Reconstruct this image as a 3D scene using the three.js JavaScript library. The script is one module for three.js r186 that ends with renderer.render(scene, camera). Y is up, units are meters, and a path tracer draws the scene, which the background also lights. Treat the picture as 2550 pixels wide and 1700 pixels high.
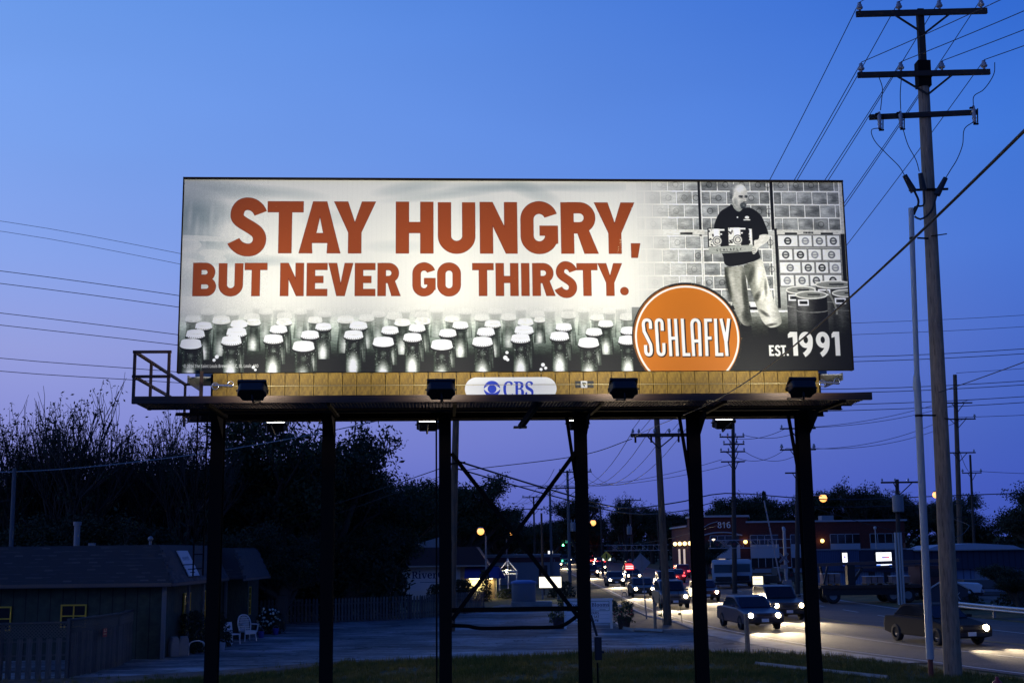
import * as THREE from 'three';
import { mergeGeometries } from 'three/addons/utils/BufferGeometryUtils.js';
import { ImprovedNoise } from 'three/addons/math/ImprovedNoise.js';
import { FontLoader } from 'three/addons/loaders/FontLoader.js';
import { TextGeometry } from 'three/addons/geometries/TextGeometry.js';
import { RectAreaLightUniformsLib } from 'three/addons/lights/RectAreaLightUniformsLib.js';

// ---------------------------------------------------------------- camera, sky, sun, exposure
const scene = new THREE.Scene();
const camera = new THREE.PerspectiveCamera(31.15, 1024 / 682, 0.1, 2500);
camera.position.set(0, 3.6, 0);
camera.rotation.set(0.16886, 0, -0.0125, 'XYZ');   // lens pitched up 9.7 degrees, rolled a little

const renderer = new THREE.WebGLRenderer({ antialias: true });
renderer.toneMapping = THREE.LinearToneMapping;
renderer.toneMappingExposure = 1.0;
renderer.shadowMap.enabled = true;
RectAreaLightUniformsLib.init();

const lin = (r, g, b) => [r, g, b].map((c) => { c /= 255; return c <= 0.04045 ? c / 12.92 : ((c + 0.055) / 1.055) ** 2.4; });
// dusk sky: colour by height above the horizon, redder towards the afterglow in the west (left), bluer to the east
function makeSky() {
  const W = 1024, H = 512, data = new Float32Array(W * H * 4), noise = new ImprovedNoise();
  const rows = [   // elevation in degrees, colour towards the west, colour towards the east
    [0, lin(104, 112, 190), lin(62, 84, 178)], [2.5, lin(116, 124, 206), lin(64, 88, 186)], [5, lin(136, 141, 214), lin(68, 97, 190)], [9, lin(149, 159, 221), lin(74, 108, 200)],
    [13, lin(136, 164, 234), lin(74, 118, 212)], [18, lin(122, 162, 238), lin(66, 120, 218)], [26, lin(102, 152, 234), lin(40, 98, 204)], [45, lin(50, 98, 190), lin(24, 64, 160)], [90, lin(24, 56, 138), lin(18, 44, 120)],
  ];
  for (let j = 0; j < H; j++) {
    const el = ((j + 0.5) / H - 0.5) * 180, e = Math.max(0, el);
    let k = 0;
    while (k < rows.length - 2 && rows[k + 1][0] < e) k++;
    let t = Math.min(1, (e - rows[k][0]) / (rows[k + 1][0] - rows[k][0]));
    for (let i = 0; i < W; i++) {
      const az = ((i + 0.5) / W - 0.5) * 2 * Math.PI;           // atan2(z, x)
      const x = Math.cos(az), z = Math.sin(az), a = Math.atan2(x, -z); // 0 = straight ahead, negative = left
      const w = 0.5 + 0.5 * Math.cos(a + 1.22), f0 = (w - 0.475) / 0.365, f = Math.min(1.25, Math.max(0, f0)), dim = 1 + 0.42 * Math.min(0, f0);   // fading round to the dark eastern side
      const wisp = 1 + 0.035 * noise.noise(x * 3 + 7, e * 0.22, z * 3) + 0.02 * noise.noise(x * 9, e * 0.5, z * 9 + 3);
      for (let c = 0; c < 3; c++) {
        const L = rows[k][1][c] * (1 - t) + rows[k + 1][1][c] * t, R = rows[k][2][c] * (1 - t) + rows[k + 1][2][c] * t;
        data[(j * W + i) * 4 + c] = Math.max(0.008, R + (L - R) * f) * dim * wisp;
      }
      data[(j * W + i) * 4 + 3] = 1;
    }
  }
  const t = new THREE.DataTexture(data, W, H, THREE.RGBAFormat, THREE.FloatType);
  t.mapping = THREE.EquirectangularReflectionMapping; t.magFilter = THREE.LinearFilter; t.needsUpdate = true;
  return t;
}
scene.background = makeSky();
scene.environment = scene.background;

// the sun has set: only a trace of afterglow comes from the west
const sun = new THREE.DirectionalLight(new THREE.Color(1, 0.72, 0.55), 0.02);
sun.name = 'afterglow'; sun.position.set(-90, 14, -34); sun.castShadow = true; sun.shadow.radius = 30;
Object.assign(sun.shadow.camera, { left: -120, right: 120, top: 80, bottom: -80, far: 400 });
scene.add(sun, sun.target);

// ---------------------------------------------------------------- helpers
let seed = 20140817;
const rnd = () => { seed = (seed + 0x6d2b79f5) | 0; let t = Math.imul(seed ^ (seed >>> 15), 1 | seed); t = (t + Math.imul(t ^ (t >>> 7), 61 | t)) ^ t; return ((t ^ (t >>> 14)) >>> 0) / 4294967296; };
const rr = (a, b) => a + (b - a) * rnd();
const V = (x, y, z) => new THREE.Vector3(x, y, z);
const UP = V(0, 1, 0);
const NZ = new ImprovedNoise();
const rise = (z) => Math.max(0, (-z - 150) * 0.012);           // the street climbs gently beyond 150 m
const C = (r, g, b) => new THREE.Color().setRGB(r, g, b);
function std(rgb, roughness = 0.85, metalness = 0, extra = {}) { return new THREE.MeshStandardMaterial({ color: C(...rgb), roughness, metalness, ...extra }); }
function glow(rgb, k = 1) { return new THREE.MeshStandardMaterial({ color: C(0.8, 0.8, 0.8), emissive: C(...rgb), emissiveIntensity: k, roughness: 0.6 }); }
const clean = (g) => { const o = g.index ? g.toNonIndexed() : g; for (const k of Object.keys(o.attributes)) if (!['position', 'normal', 'uv'].includes(k)) o.deleteAttribute(k); return o; };
const mg = (list) => mergeGeometries(list.flat(9).map(clean), false);
function bx(w, h, d, x = 0, y = 0, z = 0, ry = 0, rx = 0, rz = 0) {
  const g = new THREE.BoxGeometry(w, h, d); if (rz) g.rotateZ(rz); if (rx) g.rotateX(rx); if (ry) g.rotateY(ry); return g.translate(x, y, z);
}
function between(g, a, b) {   // a geometry built along +y, centred, laid from a to b
  const d = b.clone().sub(a), q = new THREE.Quaternion().setFromUnitVectors(UP, d.clone().normalize());
  return g.applyQuaternion(q).translate((a.x + b.x) / 2, (a.y + b.y) / 2, (a.z + b.z) / 2);
}
const rod = (a, b, r0, r1 = r0, seg = 8) => between(new THREE.CylinderGeometry(r1, r0, a.distanceTo(b), seg, 1), a, b);
const bar = (a, b, w, d = w) => between(new THREE.BoxGeometry(w, a.distanceTo(b), d), a, b);
const ball = (r, x, y, z, s = 8) => new THREE.SphereGeometry(r, s, Math.max(5, s * 0.7 | 0)).translate(x, y, z);
const lathe = (pts, seg = 12) => new THREE.LatheGeometry(pts.map(([r, y]) => new THREE.Vector2(r, y)), seg);
const tube = (pts, r, seg = 5, n = 0) => new THREE.TubeGeometry(new THREE.CatmullRomCurve3(pts), n || pts.length * 5, r, seg);
function extrude(points, depth, bevel = 0, segs = 1) {   // outline in x, y; extruded along z, centred
  const s = new THREE.Shape(points.map(([x, y]) => new THREE.Vector2(x, y)));
  return new THREE.ExtrudeGeometry(s, { depth: depth - 2 * bevel, bevelEnabled: bevel > 0, bevelSize: bevel, bevelThickness: bevel, bevelSegments: segs, bevelOffset: -bevel }).translate(0, 0, -depth / 2 + bevel);
}
function flat(points, y, uvScale = 1) {   // ground polygon given as [x, distance ahead]
  const s = new THREE.Shape(points.map(([x, d]) => new THREE.Vector2(x, d)));
  const g = new THREE.ShapeGeometry(s); g.rotateX(-Math.PI / 2); g.translate(0, y, 0); return g;
}
const taken = {};
const numbered = (n) => { const k = (taken[n] = (taken[n] ?? -1) + 1); return k ? n + '_' + String(k).padStart(3, '0') : n; };
function put(o) { o.traverse((m) => { if (m.isMesh) { m.castShadow = true; m.receiveShadow = true; } }); return o; }
function mesh(name, geo, mat, parent) {
  const m = new THREE.Mesh(Array.isArray(geo) ? mg(geo) : geo, mat); m.name = name; m.castShadow = m.receiveShadow = true; if (parent) parent.add(m); return m;
}
function tag(o, label, category, group) { o.userData = { label, category }; if (group) o.userData.group = group; return o; }
function thing(name, label, category, [x, y, z] = [0, 0, 0], turn = 0, group) {
  const o = new THREE.Group(); o.name = numbered(name); o.position.set(x, y, z); o.rotation.y = turn; scene.add(o); return tag(o, label, category, group);
}
function solid(name, label, category, geo, mat, group) { const m = mesh(numbered(name), geo, mat, scene); return tag(m, label, category, group); }
function structure(name, label, geo, mat) { const m = mesh(numbered(name), geo, mat, scene); m.userData = { label, category: name.split('_').pop(), kind: 'structure' }; return m; }
function copyOf(src, label, [x, y, z], turn = 0, group, scale) {
  const o = src.clone(); o.name = numbered(src.name.replace(/_\d{3}$/, '')); o.position.set(x, y, z); o.rotation.y = turn; if (scale) o.scale.setScalar(scale);
  o.userData = { ...src.userData, label }; if (group) o.userData.group = group; scene.add(o); return o;
}
// textures
function dataTex(W, H, fn, srgb = true) {
  const d = new Uint8Array(W * H * 4);
  for (let j = 0; j < H; j++) for (let i = 0; i < W; i++) { const c = fn(i / W, j / H, i, j), o = (j * W + i) * 4; d[o] = c[0]; d[o + 1] = c[1] ?? c[0]; d[o + 2] = c[2] ?? c[0]; d[o + 3] = 255; }
  const t = new THREE.DataTexture(d, W, H); t.magFilter = THREE.LinearFilter; t.minFilter = THREE.LinearMipmapLinearFilter; t.wrapS = t.wrapT = THREE.RepeatWrapping; t.generateMipmaps = true;
  if (srgb) t.colorSpace = THREE.SRGBColorSpace; t.needsUpdate = true; return t;
}
// tileable value noise on a torus, n octaves
function tileNoise(u, v, f, oct = 4, s = 0) {
  let a = 1, sum = 0, n = 0;
  for (let k = 0; k < oct; k++, f *= 2, a *= 0.55) {
    const x = u * f, y = v * f, xi = Math.floor(x), yi = Math.floor(y), fx = x - xi, fy = y - yi, sx = fx * fx * (3 - 2 * fx), sy = fy * fy * (3 - 2 * fy);
    const h = (i, j) => { i = ((i % f) + f) % f; j = ((j % f) + f) % f; let t = Math.imul(i * 374761393 + j * 668265263 + (k + s) * 974634, 1274126177); t ^= t >>> 13; t = Math.imul(t, 1103515245); return ((t ^ (t >>> 16)) >>> 0) / 4294967296; };
    sum += a * ((h(xi, yi) * (1 - sx) + h(xi + 1, yi) * sx) * (1 - sy) + (h(xi, yi + 1) * (1 - sx) + h(xi + 1, yi + 1) * sx) * sy); n += a;
  }
  return sum / n;
}
const ORD = ['first', 'second', 'third', 'fourth', 'fifth', 'sixth', 'seventh', 'eighth', 'ninth', 'tenth', 'eleventh', 'twelfth'];
const rep = (t, x, y = x) => { const c = t.clone(); c.repeat.set(x, y); c.needsUpdate = true; return c; };
function patchy(base, amp, f = 8, speck = 0.1, s = 0, N = 512) {   // a base sRGB colour with soft patches and grain
  return dataTex(N, N, (u, v) => { const n = tileNoise(u, v, f, 5, s) - 0.5, g = (rnd() - 0.5) * speck; return base.map((c) => Math.max(0, Math.min(255, c * (1 + amp * n * 2 + g)))); });
}
const grainTex = dataTex(256, 512, (u, v) => {   // weathered timber: streaks along v
  const n = tileNoise(u, v * 0.25, 32, 3, 3) * 0.6 + tileNoise(u, v, 8, 4, 5) * 0.4, crack = tileNoise(u, v * 0.12, 64, 1, 9) > 0.86 ? 0.55 : 1;
  const k = (0.62 + 0.75 * n) * crack; return [158 * k, 134 * k, 108 * k].map((c) => Math.min(255, c));
});
const fineBump = dataTex(256, 256, (u, v) => [255 * tileNoise(u, v, 32, 3, 21)], false);
const steelTex = patchy([70, 50, 38], 0.5, 16, 0.25, 31, 256);
// shared materials
const MT = {
  steel: new THREE.MeshPhysicalMaterial({ color: C(0.014, 0.01, 0.008), roughness: 0.9, specularIntensity: 0.2 }), paintedSteel: std([1, 1, 1], 0.6, 0.15, { map: rep(steelTex, 1, 1) }),
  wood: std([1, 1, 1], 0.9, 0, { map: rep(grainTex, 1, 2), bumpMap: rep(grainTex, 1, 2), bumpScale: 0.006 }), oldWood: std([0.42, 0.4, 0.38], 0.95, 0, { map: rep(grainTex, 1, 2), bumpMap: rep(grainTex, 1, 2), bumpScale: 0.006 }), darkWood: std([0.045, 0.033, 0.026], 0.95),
  grey: std([0.22, 0.23, 0.24], 0.55, 0.4), conduit: std([0.42, 0.42, 0.4], 0.5), porcelain: std([0.33, 0.33, 0.35], 0.3), black: std([0.012, 0.012, 0.013], 0.55), wire: std([0.012, 0.012, 0.014], 0.6),
  white: std([0.72, 0.72, 0.7], 0.6), glass: std([0.015, 0.018, 0.022], 0.08), chrome: std([0.5, 0.5, 0.52], 0.25, 0.9), rubber: std([0.018, 0.018, 0.018], 0.85), yellow: std([0.72, 0.42, 0.03], 0.6),
};
// ---------------------------------------------------------------- the ground, the road, the yard
function slab(x0, x1, zs, y, mat, name, label) {   // a sheet that follows the rise of the street
  const pos = [], uv = [], idx = [];
  zs.forEach((z, k) => { for (const x of [x0, x1]) { pos.push(x, rise(z) + y, z); uv.push(x, -z); } if (k) { const a = k * 2; idx.push(a - 2, a - 1, a, a - 1, a + 1, a); } });
  const g = new THREE.BufferGeometry(); g.setAttribute('position', new THREE.Float32BufferAttribute(pos, 3)); g.setAttribute('uv', new THREE.Float32BufferAttribute(uv, 2)); g.setIndex(idx); g.computeVertexNormals();
  return structure(name, label, g, mat);
}
const turfTex = dataTex(1024, 1024, (u, v) => {
  const a = tileNoise(u, v, 6, 5, 41), b = tileNoise(u, v, 64, 3, 42), dry = Math.min(1, Math.max(0, (a - 0.47) * 6)), k = 0.55 + 0.9 * b;
  return [(66 + 50 * dry) * k, (68 + 18 * dry) * k, (24 + 12 * dry) * k].map((c) => Math.min(255, c));
});
const asphaltTex = dataTex(1024, 1024, (u, v) => {
  const a = tileNoise(u, v, 5, 5, 51), b = tileNoise(u, v, 128, 2, 52), c = tileNoise(u * 1, v * 4, 8, 4, 53);
  const ridge = Math.abs(tileNoise(u, v, 7, 4, 57) - 0.5), crack = ridge < 0.006 && tileNoise(u, v, 9, 2, 58) > 0.5 ? 0.35 : 1, seal = tileNoise(u, v * 2, 6, 3, 59) > 0.58 ? 0.8 : 1;
  const k = (0.5 + 0.9 * a + 0.3 * (b - 0.5) + 0.7 * (c - 0.5) + (rnd() - 0.5) * 0.14) * crack * seal; return [126 * k, 126 * k, 124 * k].map((x) => Math.max(0, Math.min(255, x)));
});
const roadTex = dataTex(512, 512, (u, v) => { const a = tileNoise(u, v, 6, 4, 61), b = tileNoise(u, v, 128, 1, 62), k = 0.8 + 0.4 * (a - 0.5) + 0.5 * (b - 0.5); return [86 * k, 84 * k, 82 * k]; });
const concreteTex = patchy([150, 146, 138], 0.25, 8, 0.12, 71);
const turfMat = std([1, 1, 1], 0.98, 0, { map: rep(turfTex, 1 / 9) });
const lotMat = std([1, 1, 1], 0.92, 0, { map: rep(asphaltTex, 1 / 14), bumpMap: rep(fineBump, 1 / 1.3), bumpScale: 0.006 });
const roadMat = std([1, 1, 1], 0.85, 0, { map: rep(roadTex, 1 / 5), bumpMap: rep(fineBump, 1 / 0.9), bumpScale: 0.004 });
const concreteMat = std([1, 1, 1], 0.9, 0, { map: rep(concreteTex, 1 / 3) });
const dirtTex = patchy([104, 84, 66], 0.4, 12, 0.3, 81);
const dirtMat = std([1, 1, 1], 0.98, 0, { map: rep(dirtTex, 1 / 4) });

slab(-420, 420, [60, -150, -900], 0, turfMat, 'ground', 'dark rough grassland reaching to the tree line');

const GE = [[-40, 35.5], [-14.95, 36.6], [-11.7, 37.4], [-10.1, 38.2], [-8.5, 39.2], [-7.3, 40.6], [-6.1, 41.6], [-3.8, 42.2], [-1.2, 42.5], [1.6, 43.5], [4.5, 44.4], [7.4, 43.5], [9.4, 42.4], [11.2, 41.4]];   // where turf meets the yard: x, distance
const NE = [[25, 8], [19.2, 22], [14.1, 34.5], [12.3, 40], [10.6, 45.5], [9.3, 52.5], [8.2, 62], [7.7, 76], [7.7, 92], [7.9, 120], [7.7, 160], [6.2, 203], [2.5, 262], [-4, 330], [-13, 400]];   // near edge of the road
const roadCurve = new THREE.CatmullRomCurve3(NE.map(([x, d]) => V(x, 0, -d)), false, 'centripetal');
const RC = []; for (let i = 0; i <= 400; i++) { const u = i / 400, p = roadCurve.getPoint(u), t = roadCurve.getTangent(u); RC.push({ p, t, n: V(-t.z, 0, t.x).normalize() }); }
function onRoad(d, off) {   // the point at that distance ahead, off metres in from the near edge, and the heading there
  let best = RC[0], miss = 1e9;
  for (const r of RC) { const m = Math.abs(-(r.p.z + r.n.z * off) - d); if (m < miss) { miss = m; best = r; } }
  const q = best.p.clone().addScaledVector(best.n, off); q.y = rise(q.z); return { q, t: best.t };
}
function strip(o0, o1, y, d0 = 0, d1 = 999, y1 = y) {
  const pos = [], uv = [], idx = []; let n = 0;
  for (const r of RC) {
    const d = -r.p.z; if (d < d0 || d > d1) continue;
    for (const [o, h] of [[o0, y], [o1, y1]]) { const q = r.p.clone().addScaledVector(r.n, o); pos.push(q.x, rise(q.z) + h, q.z); uv.push(q.x, -q.z); }
    if (n) { const a = n * 2; idx.push(a - 2, a - 1, a, a - 1, a + 1, a); } n++;
  }
  const g = new THREE.BufferGeometry(); g.setAttribute('position', new THREE.Float32BufferAttribute(pos, 3)); g.setAttribute('uv', new THREE.Float32BufferAttribute(uv, 2)); g.setIndex(idx); g.computeVertexNormals(); return g;
}
structure('yard', 'patched pale asphalt parking yard behind the turf', flat([...GE, [10.7, 44.2], [9.2, 52], [8.1, 61.5], [7.6, 76], [7.4, 84], [-1, 84], [-2.2, 76], [-5.2, 69.4], [-12.6, 65.6], [-40, 64]], 0.012), lotMat);
structure('dirt_track', 'bare dirt strip between turf and parking yard', flat([[-40, 34.2], [-14, 35.2], [-10.5, 36.4], [-8, 38.2], [-6.4, 40.4], [-5.6, 42.4], [-7.3, 41.2], [-8.5, 39.9], [-11.7, 38], [-14.95, 37.4], [-40, 36.3]], 0.022), dirtMat);
const road = structure('road', 'four lane asphalt road curving off into the distance', strip(0, 14.6, 0.02), roadMat);
const lineWhite = std([0.5, 0.49, 0.46], 0.8), lineYellow = std([0.5, 0.3, 0.05], 0.8);
mesh('edge_line', strip(0.35, 0.48, 0.026), lineWhite, road); mesh('edge_line', strip(14.1, 14.23, 0.026, 70), lineWhite, road);
mesh('centre_line', strip(7.1, 7.22, 0.026), lineYellow, road); mesh('centre_line', strip(7.38, 7.5, 0.026), lineYellow, road);
for (const off of [3.65, 10.9]) for (let i = 30; i < 330; i += 1) { if (i % 14 !== 3) continue; const d0 = -RC[i].p.z; if (d0 > 190) break; mesh('lane_dash', strip(off, off + 0.12, 0.026, d0, d0 + 3.4), lineWhite, road); }
structure('gutter', 'pale concrete gutter strip along the near side of road', strip(-1.3, -0.004, 0.02, 39, 64), concreteMat);
structure('forecourt', 'dark asphalt forecourt across the road under the parked trucks', flat([[30, 40], [25, 52], [23.5, 64], [22.6, 78], [22.3, 92], [22.4, 112], [70, 112], [70, 40]], 0.008), roadMat);
structure('driveway', 'pale driveway in front of the brick office building', flat([[22.3, 121], [22.4, 133], [70, 133], [70, 121]], 0.008), concreteMat);
{ // planted island with a kerb between the yard and the road
  const out = [[4.9, 57.2], [5.3, 55.4], [6.4, 54.2], [7.9, 54], [7.75, 60], [7.0, 66], [6.9, 76], [5.9, 82], [5.0, 74], [4.7, 64]];
  structure('traffic_island', 'gravel island with a kerb between yard and road', flat(out.map(([x, d]) => [x, d]), 0.1), dirtMat);
  const k = []; for (let i = 0; i < out.length; i++) { const a = out[i], b = out[(i + 1) % out.length]; k.push(bar(V(a[0], 0.06, -a[1]), V(b[0], 0.06, -b[1]), 0.18, 0.13)); }
  structure('kerb', 'pale concrete kerb round the gravel island', mg(k), concreteMat);
}
structure('kerb', 'long concrete kerb lying in the turf near the bollard', bar(V(7.4, 0.05, -38.8), V(10.2, 0.02, -34.6), 0.17, 0.1), concreteMat);
structure('pad', 'low concrete pad in the turf before the riser pipe', bx(1.3, 0.09, 0.7, 10.1, 0.02, -32.6), concreteMat);
structure('verge', 'narrow worn grass verge across the road', strip(14.7, 22, 0.014, 60, 140), turfMat);

// turf: blades in tufts
{
  const blade = [];
  for (let k = 0; k < 8; k++) {
    const a = rr(0, 6.28), h = rr(0.06, 0.15), l = rr(0.02, 0.09), w = 0.007, g = new THREE.BufferGeometry(), ca = Math.cos(a), sa = Math.sin(a), ox = rr(-0.05, 0.05), oz = rr(-0.05, 0.05);
    g.setAttribute('position', new THREE.Float32BufferAttribute([ox - sa * w, 0, oz + ca * w, ox + sa * w, 0, oz - ca * w, ox + ca * l, h, oz + sa * l], 3));
    g.setAttribute('uv', new THREE.Float32BufferAttribute([0, 0, 1, 0, 0.5, 1], 2)); g.computeVertexNormals(); blade.push(g);
  }
  const geo = mg(blade), spots = [];
  const edge = (x) => { for (let i = 1; i < GE.length; i++) if (x <= GE[i][0]) { const [a, b] = [GE[i - 1], GE[i]]; return a[1] + (b[1] - a[1]) * (x - a[0]) / (b[0] - a[0]); } return 41.4; };
  const roadX = (d) => { for (let i = 1; i < NE.length; i++) if (d <= NE[i][1]) { const [a, b] = [NE[i - 1], NE[i]]; return a[0] + (b[0] - a[0]) * (d - a[1]) / (b[1] - a[1]); } return 8; };
  for (let k = 0; k < 60000; k++) {
    const x = rr(-19, 17), d = rr(25, 45), over = d - edge(x) - 0.5 * NZ.noise(x * 0.9, 3.1, 0) - 0.25 * NZ.noise(x * 3.1, 8, 0);
    if (over > 0 || x > roadX(d) - 0.9 - 0.4 * NZ.noise(d, 1, 2)) continue;
    if (x < -5.8 && over > -1.6 && rnd() < 0.93) continue;
    const patch = NZ.noise(x * 0.35, d * 0.35, 5) + 0.5 * NZ.noise(x * 1.3, d * 1.3, 9); if (patch < -0.28 && rnd() < 0.75) continue;
    spots.push([x, d, rr(0.6, 1.15) * (1 + 0.5 * Math.max(0, patch)) * (over > -0.35 ? 1.45 : 1), patch]);
  }
  const im = new THREE.InstancedMesh(geo, std([1, 1, 1], 0.95, 0, { side: THREE.DoubleSide }), spots.length), m = new THREE.Matrix4(), q = new THREE.Quaternion();
  spots.forEach(([x, d, s, p], i) => {
    m.compose(V(x, 0.01, -d), q.setFromAxisAngle(UP, rnd() * 6.28), V(s, s, s)); im.setMatrixAt(i, m);
    const dry = Math.min(1, Math.max(0, 0.45 - p * 0.9 + rr(-0.3, 0.3))); im.setColorAt(i, C(0.085 + 0.15 * dry, 0.1 + 0.06 * dry, 0.014 + 0.016 * dry));
  });
  im.name = 'grass'; im.castShadow = im.receiveShadow = true; im.userData = { label: 'patchy short turf with dry spots under the billboard', category: 'grass', kind: 'stuff' }; scene.add(im);
}
// ---------------------------------------------------------------- the printed sheet on the billboard
// lettering drawn as shapes, fitted to a box x0..x1, y0..y1; st is the stem width
function glyph(c, ch, x0, x1, y0, y1, st, grow = 0) {
  const w = x1 - x0, h = y1 - y0, s = st / w, b = (st * 0.86) / h, X = (u) => x0 + u * w, Y = (v) => y0 + v * h;
  const poly = (...rings) => { c.beginPath(); for (const r of rings) { r.forEach(([u, v], i) => (i ? c.lineTo(X(u), Y(v)) : c.moveTo(X(u), Y(v)))); c.closePath(); } c.fill('evenodd'); if (grow) { c.lineWidth = grow * 2; c.lineJoin = 'miter'; c.stroke(); } };
  const line = (f, k = 1) => { c.beginPath(); f(); c.lineWidth = st * k + grow * 2; c.lineJoin = 'miter'; c.lineCap = 'butt'; c.stroke(); };
  const a = s / 2, q = (st * 0.47) / h;
  switch (ch) {
    case 'T': return poly([[0, 0], [1, 0], [1, b], [0.5 + a, b], [0.5 + a, 1], [0.5 - a, 1], [0.5 - a, b], [0, b]]);
    case 'L': return poly([[0, 0], [s, 0], [s, 1 - b], [1, 1 - b], [1, 1], [0, 1]]);
    case 'H': return poly([[0, 0], [s, 0], [s, 0.4], [1 - s, 0.4], [1 - s, 0], [1, 0], [1, 1], [1 - s, 1], [1 - s, 0.4 + b], [s, 0.4 + b], [s, 1], [0, 1]]);
    case 'A': return poly([[0, 1], [0.335, 0], [0.665, 0], [1, 1], [1 - s * 1.02, 1], [0.7, 0.8], [0.3, 0.8], [s * 1.02, 1]], [[0.5, 0.27], [0.405, 0.62], [0.595, 0.62]]);
    case 'Y': return poly([[0, 0], [s * 1.06, 0], [0.5, 0.42], [1 - s * 1.06, 0], [1, 0], [0.5 + a, 0.6], [0.5 + a, 1], [0.5 - a, 1], [0.5 - a, 0.6]]);
    case 'V': return poly([[0, 0], [s * 1.02, 0], [0.5, 0.68], [1 - s * 1.02, 0], [1, 0], [0.5 + a, 1], [0.5 - a, 1]]);
    case 'N': return poly([[0, 0], [s, 0], [1 - s, 0.5], [1 - s, 0], [1, 0], [1, 1], [1 - s * 0.9, 1], [s, 0.44], [s, 1], [0, 1]]);
    case 'E': return poly([[0, 0], [1, 0], [1, b], [s, b], [s, 0.4], [0.8, 0.4], [0.8, 0.4 + b], [s, 0.4 + b], [s, 1 - b], [1, 1 - b], [1, 1], [0, 1]]);
    case 'I': return poly([[0, 0], [1, 0], [1, 1], [0, 1]]);
    case ',': return poly([[0, 0], [1, 0], [0.68, 1], [0, 1]]);
    case '.': c.beginPath(); c.arc(X(0.5), Y(0.5), w / 2 + grow, 0, 7); c.fill(); return;
    case 'U': return line(() => { const r = (w - st) / 2; c.moveTo(X(a), y0); c.lineTo(X(a), y1 - st / 2 - r); c.ellipse(X(0.5), y1 - st / 2 - r, r, r * 0.98, 0, Math.PI, 0, true); c.lineTo(X(1 - a), y0); });
    case 'O': return line(() => { const r = (w - st) / 2; c.moveTo(X(a), y1 - st / 2 - r); c.lineTo(X(a), y0 + st / 2 + r); c.arc(X(0.5), y0 + st / 2 + r, r, Math.PI, 0); c.lineTo(X(1 - a), y1 - st / 2 - r); c.arc(X(0.5), y1 - st / 2 - r, r, 0, Math.PI); c.closePath(); });
    case 'G': {
      const r = (w - st) / 2; line(() => { c.arc(X(0.5), y0 + st / 2 + r, r, -0.32, Math.PI, true); c.lineTo(X(a), y1 - st / 2 - r); c.arc(X(0.5), y1 - st / 2 - r, r, Math.PI, 0.25, true); });
      return poly([[0.52, 0.47], [1, 0.47], [1, 0.8], [1 - s, 0.86], [1 - s, 0.47 + b * 0.9], [0.52, 0.47 + b * 0.9]]);
    }
    case 'S': return line(() => { c.moveTo(X(0.84), Y(0.25)); c.bezierCurveTo(X(0.68), Y(-0.01), X(a), Y(0.02), X(a), Y(0.28)); c.bezierCurveTo(X(a), Y(0.47), X(1 - a), Y(0.5), X(1 - a), Y(0.73)); c.bezierCurveTo(X(1 - a), Y(0.99), X(0.28), Y(1.01), X(0.09), Y(0.77)); }, 0.98);
    case 'R': case 'B': {
      poly([[0, 0], [s, 0], [s, 1], [0, 1]]);
      const bowl = (v0, v1, k) => line(() => { const r = (Y(v1) - Y(v0)) / 2 - st * 0.43, xr = X(k) - st / 2 - r; c.moveTo(X(a), Y(v0) + st * 0.43); c.lineTo(xr, Y(v0) + st * 0.43); c.arc(xr, (Y(v0) + Y(v1)) / 2, r, -Math.PI / 2, Math.PI / 2); c.lineTo(X(a), Y(v1) - st * 0.43); }, 0.88);
      if (ch === 'R') { bowl(0, 0.6, 0.97); return poly([[0.42, 0.52], [0.76, 0.54], [1.02, 1], [1.02 - s * 1.1, 1]]); }
      bowl(0, 0.56, 0.95); return bowl(0.44, 1, 1);
    }
    case '1': return poly([[0.25, 0], [1, 0], [1, 1], [1 - s, 1], [1 - s, 0.22], [0, 0.26], [0.02, 0.1]]);
    case '9': line(() => { c.ellipse(X(0.5), Y(0.34), w / 2 - st / 2, h * 0.34 - st / 2, 0, 0, 6.3); }); return line(() => { c.moveTo(X(1 - a), Y(0.36)); c.bezierCurveTo(X(1 - a), Y(0.62), X(0.75), Y(0.82), X(0.33), Y(0.97)); });
  }
}
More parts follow.
